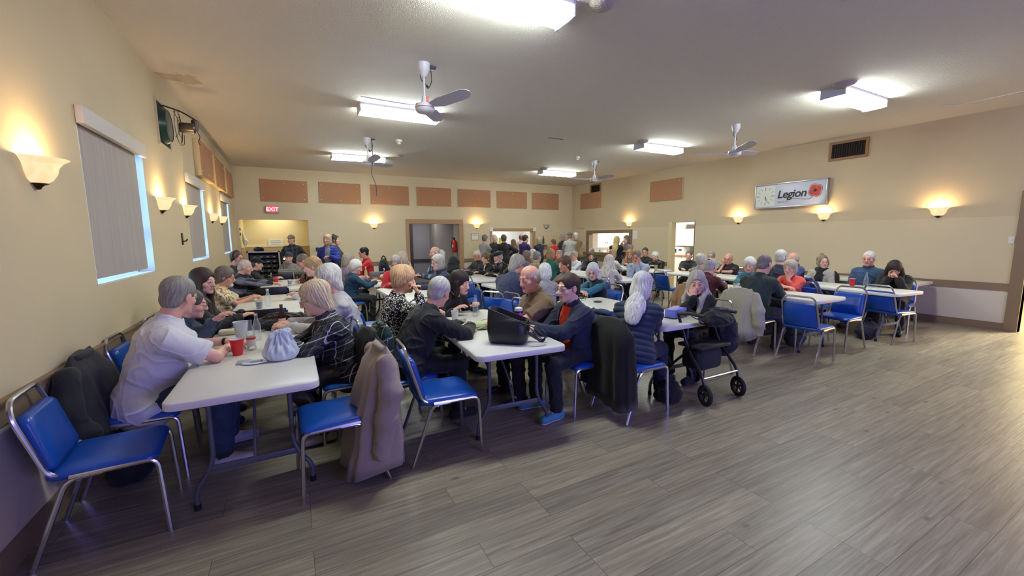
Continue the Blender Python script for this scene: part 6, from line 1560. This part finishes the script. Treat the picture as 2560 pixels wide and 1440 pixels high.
def bottle(x, y, label, mat, h=0.235, r=0.031, neck=0.013, lab=None, cap=None, z=TZ, cat='bottle', name='bottle'):
    e = empty(name, (x, y, z)); tag(e, label, cat)
    k = h/0.235
    prof = [(0.0, 0.004), (r*0.9, 0.0), (r, 0.006), (r, 0.115*k), (r*0.9, 0.14*k), (neck*1.25, 0.175*k), (neck, 0.19*k), (neck, 0.222*k), (neck*1.15, 0.224*k), (neck*1.15, h)]
    MB().lathe(prof, 24).build('glass', mat, e)
    if lab:
        l = MB().lathe([(r+0.0008, 0.03*k), (r+0.0008, 0.105*k)], 24).build('label', M('label_%d_%d_%d' % lab[0], lab[0], 0.6), e)
        if len(lab) > 1: MB().lathe([(r+0.0014, 0.084*k), (r+0.0014, 0.102*k)], 24).build('label_band', M('label_%d_%d_%d' % lab[1], lab[1], 0.6), l)
    if cap: MB().lathe([(neck*1.2, h-0.016), (neck*1.2, h+0.004), (0, h+0.004)], 16).build('cap', M('cap_%d_%d_%d' % cap, cap, 0.4), e)
    return e
bottle(-0.32, 3.70, 'clear glass bottle with red-topped label on the nearest left table', CLEARG, lab=((222, 216, 214), (196, 58, 52)))
bottle(-0.30, 4.02, 'clear glass bottle standing behind the red-labelled one', CLEARG)
bottle(-0.12, 4.42, 'brown beer bottle with pale label at the far end of the nearest left table', clear_mat('brown_glass', (58, 30, 18), 0.75), lab=((220, 196, 180),))
b = bottle(-0.30, 6.0, 'clear plastic water bottle on the second left table', CLEARP, 0.22, 0.032, 0.014, cap=(235, 235, 235), name='water_bottle')
bottle(1.72, 4.05, 'clear glass bottle at the far end of the handbag table', CLEARG)
bottle(8.24, 3.12, 'clear glass bottle beside the red cup by the right wall', CLEARG)
bottle(1.38, 9.2, 'bottle with pale yellow drink on the wicker tray table', clear_mat('pale_drink_glass', (226, 206, 150), 0.5), cap=(230, 220, 200))
bottle(8.1, 7.4, 'green wine bottle on the table of the black leather jacket', clear_mat('green_glass', (30, 60, 36), 0.7))
def tumbler(x, y, label, mat, h=0.10, r0=0.03, r1=0.04, fill=None, z=TZ, name='plastic_cup'):
    e = empty(name, (x, y, z)); tag(e, label, 'cup')
    MB().lathe([(0, 0.003), (r0, 0.0), (r1, h-0.004), (r1*1.05, h), (r1*0.97, h-0.002), (r0*0.96, 0.006), (0, 0.006)], 24).build('cup_wall', mat, e)
    if fill: MB().lathe([(0, 0.007), (r0*0.95, 0.007), (r0+(r1-r0)*fill[1]*0.95, h*fill[1]), (0, h*fill[1])], 20).build('drink', M('drink_%d_%d_%d' % fill[0], fill[0], 0.1), e)
    return e
tumbler(-0.42, 4.10, 'large frosted plastic cup behind the red-labelled bottle', FROST, 0.16, 0.036, 0.055)
tumbler(-0.39, 5.86, 'plastic cup of dark cola beside the water bottle', CLEARP, 0.11, 0.032, 0.042, ((44, 26, 44), 0.75))
tumbler(1.45, 3.96, 'small white translucent cup left of the clear bottle', FROST, 0.10, 0.03, 0.038)
tumbler(1.40, 3.62, 'low clear plastic cup with lime drink by the green bag', CLEARP, 0.085, 0.03, 0.04, ((214, 214, 160), 0.25))
tumbler(6.28, 4.3, 'clear plastic cup in front of the teal sweater', CLEARP, 0.1)
tumbler(6.1, 3.95, 'clear plastic cup near the dark green sweater', CLEARP, 0.1)
tumbler(7.9, 7.2, 'glass of pale beer near the black leather jacket', CLEARG, 0.13, 0.028, 0.036, ((214, 170, 70), 0.6))
o = MB().rbox((-0.62, 4.36, TZ), (-0.46, 4.46, TZ+0.045), 0.015).build('paper_roll', M('cream_napkin', (212, 198, 170), 0.8)); tag(o, 'cream paper-wrapped roll beside the large frosted cup', 'napkin')
F = Field().ell((-0.21, 4.43, TZ+0.045), (0.085, 0.06, 0.05)); V, Q = F.mesh(0.006); V = V+vnormals(V, Q)*(0.006*noise3(V, 160, 2.0))[:, None]
tag(np_mesh('fur_pompom', V, Q, cloth_mat((24, 24, 34))), 'dark fluffy pompom beside the brown beer bottle', 'pompom')
# studded brown bag at the end of the nearest left table
e = empty('shoulder_bag', (-0.12, 4.62, 0.66)); tag(e, 'studded dark brown bag at the far end of the nearest left table', 'bag')
F = Field().ell((0, 0, 0.08), (0.24, 0.075, 0.13), None, 0.03).cone((-0.2, 0, 0.12), (0.2, 0, 0.14), 0.05, 0.05, 0.03); V, Q = F.mesh(0.009); V = folds(V, vnormals(V, Q), 0.008, 2.0)
np_mesh('bag_body', V, Q, M('studded_brown', (58, 42, 40), 0.5, bump=0.4, bscale=90, var=0.3, vscale=70), e)
MB().tube(fillet([(-0.18, -0.03, 0.16), (-0.1, -0.07, 0.22), (0.1, -0.07, 0.2), (0.2, -0.04, 0.14)], 0.08), 0.008, 6).build('strap', M('brown_strap', (84, 66, 60), 0.5), e)
# pale blue cloth bag on the nearest table
e = empty('cloth_bag', (-0.11, 3.30, TZ)); tag(e, 'pale blue-grey crumpled cloth bag on the nearest left table', 'bag')
F = Field().ell((0, 0, 0.05), (0.115, 0.09, 0.075), None, 0.03).ell((0.0, 0.01, 0.12), (0.075, 0.055, 0.08), None, 0.04).cone((-0.055, 0.0, 0.175), (0.06, 0.02, 0.19), 0.018, 0.014, 0.02).cone((0.03, 0.01, 0.16), (0.085, 0.03, 0.15), 0.014, 0.01, 0.02).cut((0, 0, 0), (0, 0, -1))
V, Q = F.mesh(0.006); N = vnormals(V, Q); az_ = np.arctan2(V[:, 1], V[:, 0]); V = V+N*((0.008*np.sin(az_*9+6*V[:, 2]*8)+0.006*np.sin(az_*17+1)+0.008*noise3(V, 40, 3.0))*np.clip(V[:, 2]*10, 0, 1))[:, None]; V[:, 2] = np.maximum(V[:, 2], 0.001)
np_mesh('bag_body', V, Q, M('pale_blue_cloth', (196, 206, 214), 0.7), e)
MB().tube(fillet([(-0.09, -0.05, 0.012), (-0.17, -0.07, 0.008), (-0.24, -0.03, 0.008), (-0.2, 0.02, 0.008), (-0.12, -0.02, 0.012)], 0.05), 0.016, 8, flat=0.35).build('strap', MATS['pale_blue_cloth'], e)
o = MB().rbox((-0.38, 3.28, TZ), (-0.30, 3.34, TZ+0.018), 0.004, mat=None).build('small_tin', M('silver_tin', (190, 200, 206), 0.3, 0.4)); tag(o, 'small silver box at the end of the cloth bag strap', 'box')
# can
e = empty('drink_can', (-0.06, 8.39, TZ)); tag(e, 'silver drink can with dark round mark on the third left table', 'can')
MB().lathe([(0, 0.004), (0.024, 0.0), (0.033, 0.012), (0.033, 0.108), (0.027, 0.12), (0.025, 0.118), (0, 0.117)], 24).build('can_body', M('can_aluminium', (200, 204, 208), 0.3, 0.5), e)
MB().lathe([(0.016, 0), (0.024, 0)], 20, mat=Matrix.Translation((0, -0.0335, 0.065)) @ Matrix.Rotation(radians(90), 4, 'X')).build('round_mark', INK, e)
# black handbag
e = empty('handbag', (1.52, 2.90, TZ), radians(-42)); e.scale = (1.15, 1.15, 1.15); tag(e, 'large open black leather handbag on the table', 'handbag')
def bag_ring(w, d, z, sk=0.0):
    return [(x, y, z+sk*x) for x, y in rrect(w, d, min(w, d)*0.3, 6)]
rings = [bag_ring(0.25, 0.15, 0.004), bag_ring(0.27, 0.17, 0.02), bag_ring(0.29, 0.18, 0.09), bag_ring(0.28, 0.16, 0.16), bag_ring(0.275, 0.15, 0.205, -0.34), bag_ring(0.26, 0.135, 0.205, -0.34), bag_ring(0.25, 0.13, 0.1), bag_ring(0.2, 0.1, 0.03)]
vs = [p for r_ in rings for p in r_]; n = len(rings[0])
fs = [(i*n+k, i*n+(k+1) % n, (i+1)*n+(k+1) % n, (i+1)*n+k) for i in range(len(rings)-1) for k in range(n)]+[tuple(range(n))[::-1], tuple((len(rings)-1)*n+k for k in range(n))]
vs = [(x, y+0.012*sin(x*38+z*20)*min(1, z*8), z) for x, y, z in vs]
MB().add(vs, fs).build('bag_body', M('black_bag_leather', (26, 28, 32), 0.42, bump=0.25, bscale=120), e, ang=70)
for sg, dx in ((1, 0.0), (-1, 0.02)):
    MB().tube(fillet([(0.11, sg*0.07, 0.16), (0.2, sg*0.06, 0.13), (0.27, sg*0.03+0.02, 0.05), (0.24, sg*0.02+0.03, 0.012), (0.14, sg*0.06, 0.10)], 0.05), 0.011, 8, flat=0.3).build('handle', BLACKL, e)
MB().rbox((-0.06, -0.03, 0.12), (0.04, 0.02, 0.17), 0.008).build('contents', M('bag_contents_blue', (40, 56, 150), 0.5), e)
# green bag
e = empty('small_bag', (1.55, 3.50, TZ), radians(-30)); tag(e, 'flat sage green bag with strap lying on the handbag table', 'bag')
F = Field().ell((0, 0, 0.022), (0.13, 0.10, 0.028), None, 0.02).cone((-0.1, -0.07, 0.02), (0.1, -0.07, 0.02), 0.016, 0.016, 0.02).cut((0, 0, 0.001), (0, 0, -1)); V, Q = F.mesh(0.005); np_mesh('bag_body', V, Q, M('sage_green_cloth', (146, 158, 122), 0.7), e)
MB().rbox((-0.075, -0.05, 0.045), (0.09, 0.06, 0.054), 0.01, mat=Matrix.Rotation(radians(6), 4, 'X')).build('flap', M('pale_sage_cloth', (172, 182, 148), 0.7), e)
MB().tube(fillet([(-0.12, 0.0, 0.03), (-0.17, -0.05, 0.05), (-0.14, -0.12, 0.012), (-0.03, -0.13, 0.012), (0.02, -0.10, 0.03)], 0.05), 0.009, 8, flat=0.4).tube(fillet([(-0.06, 0.09, 0.03), (0.02, 0.14, 0.06), (0.11, 0.12, 0.05), (0.12, 0.03, 0.03)], 0.05), 0.008, 8, flat=0.4).build('strap', MATS['sage_green_cloth'], e)
# pink bottle
e = empty('sports_bottle', (1.70, 3.05, TZ)); tag(e, 'bright pink sports bottle with white lid behind the black handbag', 'bottle')
MB().lathe([(0, 0), (0.034, 0), (0.036, 0.01), (0.036, 0.10), (0.032, 0.13), (0.037, 0.16), (0.037, 0.205), (0.034, 0.21), (0, 0.21)], 24).build('bottle_body', M('hot_pink', (226, 40, 150), 0.35), e)
MB().lathe([(0.038, 0.205), (0.038, 0.22), (0.034, 0.225), (0, 0.225)], 24).build('dark_band', M('dark_navy_plastic', (30, 26, 60), 0.4), e)
MB().lathe([(0.036, 0.222), (0.034, 0.245), (0.02, 0.25), (0, 0.25)], 24).build('lid', WHITE, e)
# blue box and coaster
e = empty('lunch_box', (3.53, 2.93, TZ), radians(12)); tag(e, 'periwinkle blue box with black scrawl beside the navy puffer', 'box')
MB().rbox((-0.12, -0.06, 0), (0.12, 0.06, 0.095), 0.008).build('box_body', M('periwinkle_card', (104, 116, 200), 0.5), e)
MB().tube(fillet([(0.06, -0.0605, 0.02), (0.07, -0.0615, 0.06), (0.08, -0.0615, 0.03), (0.095, -0.0615, 0.07), (0.1, -0.0615, 0.02)], 0.01), 0.003, 5).build('scrawl', INK, e)
MB().rbox((-0.125, -0.065, -0.0), (0.125, 0.065, 0.012), 0.004).build('black_base', BLACKV, e)
o = MB().prism([(0.055*cos(2*pi*k/8+0.4), 0.055*sin(2*pi*k/8+0.4)) for k in range(8)], 0, 0.012).build('coaster', M('dark_green_coaster', (34, 52, 46), 0.4), loc=(3.48, 4.12, TZ)); tag(o, 'dark green octagonal coaster on the blue box table', 'coaster')
e = empty('spectacles', (3.36, 4.3, TZ)); tag(e, 'folded dark spectacles on the blue box table', 'glasses')
MB().tube([(0.028*cos(2*pi*k/14)-0.033, 0.0, 0.02+0.018*sin(2*pi*k/14)) for k in range(15)], 0.002, 5).tube([(0.028*cos(2*pi*k/14)+0.033, 0.0, 0.02+0.018*sin(2*pi*k/14)) for k in range(15)], 0.002, 5).build('rims', INK, e)
MB().tube([(-0.06, 0.003, 0.022), (-0.05, 0.1, 0.01)], 0.002, 5).build('temple', INK, e)
MB().tube([(0.06, 0.003, 0.022), (0.05, 0.1, 0.01)], 0.002, 5).build('temple', INK, e)
# tray, radio, purses
e = empty('wicker_tray', (1.42, 8.42, TZ)); tag(e, 'brown wicker tray with food near the crimson jacket', 'tray')
MB().lathe([(0, 0.004), (0.15, 0.0), (0.17, 0.02), (0.19, 0.05), (0.195, 0.05), (0.165, 0.012), (0, 0.01)], 28).build('basket', M('orange_wicker', (150, 84, 40), 0.7, bump=0.6, bscale=120), e)
for k, c in enumerate(((96, 48, 30), (130, 74, 46), (80, 40, 30), (160, 110, 70))): MB().ball((0.07*cos(k*1.6), 0.06*sin(k*1.6), 0.04), (0.06, 0.05, 0.035), 12).build('food', M('food_%d' % k, c, 0.7, bump=0.5, bscale=60), e)
e = empty('radio', (1.62, 9.25, TZ)); tag(e, 'grey radio with round dial on the wicker tray table', 'radio')
MB().rbox((-0.16, -0.05, 0), (0.16, 0.05, 0.12), 0.015).build('case', M('grey_radio', (96, 94, 96), 0.45), e)
MB().lathe([(0, 0.008), (0.035, 0.006), (0.042, 0.0), (0.042, -0.004)], 20, mat=Matrix.Translation((0.09, -0.05, 0.05)) @ Matrix.Rotation(radians(90), 4, 'X')).build('dial', BLACKV, e)
def soft_bag(x, y, z, r, col, label, name='purse', seed=1.0, strap=True):
    e = empty(name, (x, y, z)); tag(e, label, 'bag')
    F = Field().ell((0, 0, r[2]*0.9), r, None, 0.02).ell((0, 0, r[2]*1.2), (r[0]*0.75, r[1]*0.7, r[2]*0.8), None, 0.03).cut((0, 0, 0.002), (0, 0, -1)); V, Q = F.mesh(max(0.008, min(r)*0.12)); V = folds(V, vnormals(V, Q), 0.008, seed); V[:, 2] = np.maximum(V[:, 2], 0.001)
    np_mesh('bag_body', V, Q, cloth_mat(col), e)
    if strap: MB().tube(fillet([(-r[0]*0.6, 0, r[2]*1.5), (-r[0]*0.3, 0.0, r[2]*2.4), (r[0]*0.3, 0, r[2]*2.4), (r[0]*0.6, 0, r[2]*1.5)], 0.05), 0.008, 6).build('strap', cloth_mat(col), e)
soft_bag(1.85, 6.75, TZ, (0.15, 0.07, 0.065), (44, 48, 58), 'dark slate purse on the table before the navy quilted vest', seed=2.0, strap=False)
soft_bag(3.42, 8.5, TZ, (0.17, 0.10, 0.05), (24, 24, 28), 'black cap-like bag lying before the three in black', seed=3.0, strap=False)
soft_bag(3.12, 2.62, 0, (0.13, 0.10, 0.11), (20, 20, 24), 'black bag on the floor by the navy puffer coat', 'floor_bag', 4.0)
soft_bag(-1.03, 3.42, 0, (0.12, 0.10, 0.10), (18, 18, 24), 'black bag on the floor under the nearest wall chair', 'floor_bag', 5.0)
soft_bag(7.75, 2.85, 0, (0.2, 0.14, 0.13), (46, 46, 58), 'dark grey rucksack on the floor under the table near the right wall', 'rucksack', 6.0)
soft_bag(6.3, 3.15, 0, (0.16, 0.12, 0.14), (52, 50, 62), 'slate bag on the floor under the dark green sweater table', 'floor_bag', 7.0)
for (x, y, w, d, c, l) in ((5.95, 6.15, 0.12, 0.08, (214, 212, 206), 'small white card in front of the light blue shirt'), (6.35, 4.15, 0.2, 0.14, (220, 218, 212), 'white paper sheet before the teal sweater'), (3.2, 9.0, 0.2, 0.15, (214, 210, 204), 'white paper before the leftmost of three in black')):
    o = MB().box((x-w/2, y-d/2, TZ), (x+w/2, y+d/2, TZ+0.003)).build('paper_sheet', M('paper_%d' % c[0], c, 0.7)); tag(o, l, 'paper')

# ------------------------------------------------------------------ walking frame
e = empty('rollator', (3.59, 2.62, 0)); tag(e, 'black four-wheeled walking frame with seat and bags beside the blue box table', 'walking frame')
BLK = M('black_frame_paint', (22, 22, 26), 0.35)
for i, (x, y) in enumerate(((-0.25, -0.22), (0.25, -0.22), (-0.22, 0.26), (0.22, 0.26))):
    w = MB().lathe([(0.062, -0.016), (0.09, -0.018), (0.1, -0.008), (0.1, 0.008), (0.09, 0.018), (0.062, 0.016), (0.062, -0.016)], 28, mat=Matrix.Translation((x, y, 0.1)) @ Matrix.Rotation(radians(72), 4, 'Z') @ Matrix.Rotation(radians(90), 4, 'X')).build('wheel', M('wheel_rubber', (22, 22, 24), 0.7), e)
    hb = MB().lathe([(0, -0.014), (0.02, -0.014), (0.02, 0.014), (0, 0.014)], 14, mat=Matrix.Translation((x, y, 0.1)) @ Matrix.Rotation(radians(72), 4, 'Z') @ Matrix.Rotation(radians(90), 4, 'X'))
    for k in range(5):
        a = 2*pi*k/5
        hb.tube([Matrix.Translation((x, y, 0.1)) @ Matrix.Rotation(radians(72), 4, 'Z') @ Vector((0.015*cos(a), 0, 0.015*sin(a))), Matrix.Translation((x, y, 0.1)) @ Matrix.Rotation(radians(72), 4, 'Z') @ Vector((0.066*cos(a), 0, 0.066*sin(a)))], 0.008, 6)
    hb.build('hub', BLK, w)
for sg in (-1, 1):
    MB().tube(fillet([(sg*0.25, -0.22, 0.11), (sg*0.26, -0.2, 0.26), (sg*0.24, 0.0, 0.5), (sg*0.235, 0.14, 0.83)], 0.08), 0.0145, 8).build('frame_tube', BLK, e)
    MB().tube(fillet([(sg*0.22, 0.26, 0.11), (sg*0.235, 0.22, 0.26), (sg*0.24, -0.05, 0.52)], 0.08), 0.0135, 8).build('frame_tube', BLK, e)
    h = MB().tube([(sg*0.235, 0.14, 0.82), (sg*0.235, 0.0, 0.845), (sg*0.235, -0.16, 0.84)], 0.017, 10).build('handle', BLACKCAP, e)
    MB().tube(fillet([(sg*0.235, -0.02, 0.82), (sg*0.235, -0.1, 0.80), (sg*0.235, -0.15, 0.78)], 0.03), 0.006, 6).build('brake_lever', CHROME, h)
MB().rbox((-0.22, -0.14, 0.50), (0.22, 0.14, 0.535), 0.012).build('seat', M('black_seat_pad', (30, 30, 34), 0.6), e)
MB().tube([(-0.25, -0.2, 0.25), (0.25, -0.2, 0.25)], 0.011, 8).build('crossbar', CHROME, e)
MB().tube([(-0.235, 0.13, 0.72), (0.235, 0.13, 0.72)], 0.011, 8).build('crossbar', BLK, e)
MB().rbox((-0.2, -0.12, 0.28), (0.14, 0.12, 0.49), 0.05, 3).build('under_seat_bag', cloth_mat((26, 28, 42)), e)
F = Field().ell((0.02, -0.1, 0.78), (0.2, 0.13, 0.075), None, 0.04).cone((-0.08, -0.12, 0.84), (0.12, -0.1, 0.85), 0.05, 0.04, 0.04); V, Q = F.mesh(0.009); V = folds(V, vnormals(V, Q), 0.01, 3.0)
o = np_mesh('hat_bag', V, Q, cloth_mat((22, 22, 24))); o.location = (3.59, 2.62, 0); tag(o, 'black bag heaped on top of the walking frame', 'bag')
bp = empty('backpack', (3.94, 2.66, 0.36)); tag(bp, 'tall black backpack hanging on the right of the walking frame', 'backpack')
F = Field().ell((0, 0, 0.22), (0.11, 0.15, 0.25), None, 0.04).ell((0.05, -0.02, 0.12), (0.09, 0.11, 0.13), None, 0.03); V, Q = F.mesh(0.009); V = folds(V, vnormals(V, Q), 0.007, 5.0)
np_mesh('bag_body', V, Q, cloth_mat((30, 30, 46)), bp)
MB().tube(fillet([(-0.04, 0.0, 0.45), (-0.1, 0.0, 0.5), (-0.13, 0.0, 0.44)], 0.03), 0.01, 6).build('strap', cloth_mat((24, 24, 30)), bp)

# ------------------------------------------------------------------ sound corner
e = empty('equipment_rack', (-0.62, 12.35, 0)); tag(e, 'open-backed black sound rack with silver frame and cables in front of the alcove', 'equipment rack')
SILV = M('flight_case_aluminium', (176, 172, 164), 0.4, 0.4)
MB().box((-0.34, 0.3, 0.08), (0.34, 0.32, 1.26)).box((-0.34, -0.28, 0.08), (-0.32, 0.3, 1.26)).box((0.32, -0.28, 0.08), (0.34, 0.3, 1.26)).box((-0.34, -0.28, 1.24), (0.34, 0.32, 1.26)).box((-0.34, -0.28, 0.08), (0.34, 0.32, 0.1)).build('cabinet', M('black_laminate', (14, 14, 15), 0.5), e, smooth=False)
f = MB()
for a, b_ in (((-0.36, -0.30, 0.06), (-0.325, -0.27, 1.28)), ((0.325, -0.30, 0.06), (0.36, -0.27, 1.28)), ((-0.36, -0.30, 1.245), (0.36, -0.27, 1.28)), ((-0.36, -0.30, 0.06), (0.36, -0.27, 0.09))): f.box(a, b_)
f.build('edge_frame', SILV, e, smooth=False)
for k in range(5): 
    u = MB().box((-0.3, -0.2+0.02*(k % 2), 0.62+k*0.12), (0.3, 0.2, 0.70+k*0.12)).build('rack_unit', M('dark_grey_unit', (40, 40, 42), 0.5), e, smooth=False)
    for q in range(4): MB().box((-0.22+q*0.14, -0.205+0.02*(k % 2), 0.64+k*0.12), (-0.17+q*0.14, -0.2+0.02*(k % 2), 0.665+k*0.12)).build('socket', SILV, u, smooth=False)
random.seed(4)
for k in range(6):
    x0 = -0.26+0.1*k
    MB().tube(fillet([(x0, -0.21, 1.1-0.1*(k % 3)), (x0+0.05, -0.27, 0.8), (x0-0.08, -0.26, 0.5), (x0+0.02, -0.25, 0.2)], 0.1), 0.009, 6).build('cable', CORD, e)
for x, y in ((-0.28, -0.2), (0.28, -0.2), (-0.28, 0.25), (0.28, 0.25)): MB().lathe([(0, -0.015), (0.04, -0.015), (0.04, 0.015), (0, 0.015)], 14, mat=Matrix.Translation((x, y, 0.04)) @ Matrix.Rotation(radians(90), 4, 'X')).build('caster', BLACKCAP, e)
MB().box((0.36, -0.2, 0.5), (0.4, 0.3, 1.24)).build('side_panel', M('matte_black', (10, 10, 10), 0.8), e, smooth=False)
soft_bag(-0.72, 12.3, 1.262, (0.12, 0.08, 0.06), (24, 24, 26), 'black pouch on top of the sound rack', 'pouch', 8.0, False)
e = empty('sound_desk', (0.0, 11.0, 0)); tag(e, 'grey mixing desk on a stand in front of the beanie person', 'mixing desk')
MB().rbox((-0.3, -0.25, 0.80), (0.3, 0.25, 0.88), 0.01, mat=Matrix.Translation((0, 0, -0.02)) @ Matrix.Rotation(radians(4), 4, 'X')).build('console', M('desk_grey', (120, 118, 112), 0.5), e)
for k in range(14): MB().box((-0.27+0.04*k, -0.17, 0.86), (-0.25+0.04*k, -0.11+0.01*(k % 3), 0.885)).build('fader', SILV, e, smooth=False)
for sx in (-0.26, 0.26):
    for sy in (-0.2, 0.2): MB().tube([(sx, sy, 0.8), (sx, sy, 0)], 0.015, 8).build('leg', BLK, e)
e = empty('desk_lamp', (-0.19, 11.05, 0.87)); tag(e, 'small bright white gooseneck light on the mixing desk', 'lamp')
MB().tube(fillet([(0, 0, 0), (0, 0, 0.18), (0.03, -0.05, 0.24)], 0.05), 0.006, 6).build('gooseneck', BLK, e)
MB().ball((0.035, -0.06, 0.25), 0.018, 12).build('bulb', M('white_led', (255, 255, 255), 0.3, emit=(235, 245, 255), estr=14.0), e)
bp = empty('backpack', (2.02, 10.55, 0.5)); tag(bp, 'black backpack hung behind the bright red jacket', 'backpack')
F = Field().ell((0, 0, 0.28), (0.13, 0.17, 0.3), None, 0.04).ell((0.06, -0.04, 0.2), (0.11, 0.13, 0.18), None, 0.03); V, Q = F.mesh(0.012); V = folds(V, vnormals(V, Q), 0.007, 5.0)
np_mesh('bag_body', V, Q, cloth_mat((26, 28, 42)), bp)
MB().tube(fillet([(-0.06, 0.0, 0.56), (0.0, 0.0, 0.66), (0.07, 0.0, 0.55)], 0.05), 0.014, 6).build('grab_handle', cloth_mat((20, 20, 26)), bp)
e = empty('wine_bottle', (8.72, 13.62, 1.3))
tag(e, 'dark bottle standing by the scarlet jacket at the far wall', 'bottle')
MB().lathe([(0, 0), (0.038, 0), (0.038, 0.18), (0.015, 0.23), (0.015, 0.3), (0, 0.3)], 16).build('glass', MATS['green_glass'], e)
sh = MB().box((8.55, 13.5, 1.27), (8.95, 13.75, 1.3)).build('wall_shelf', CORKB); tag(sh, 'small cream shelf on the far wall by the scarlet jacket', 'shelf')
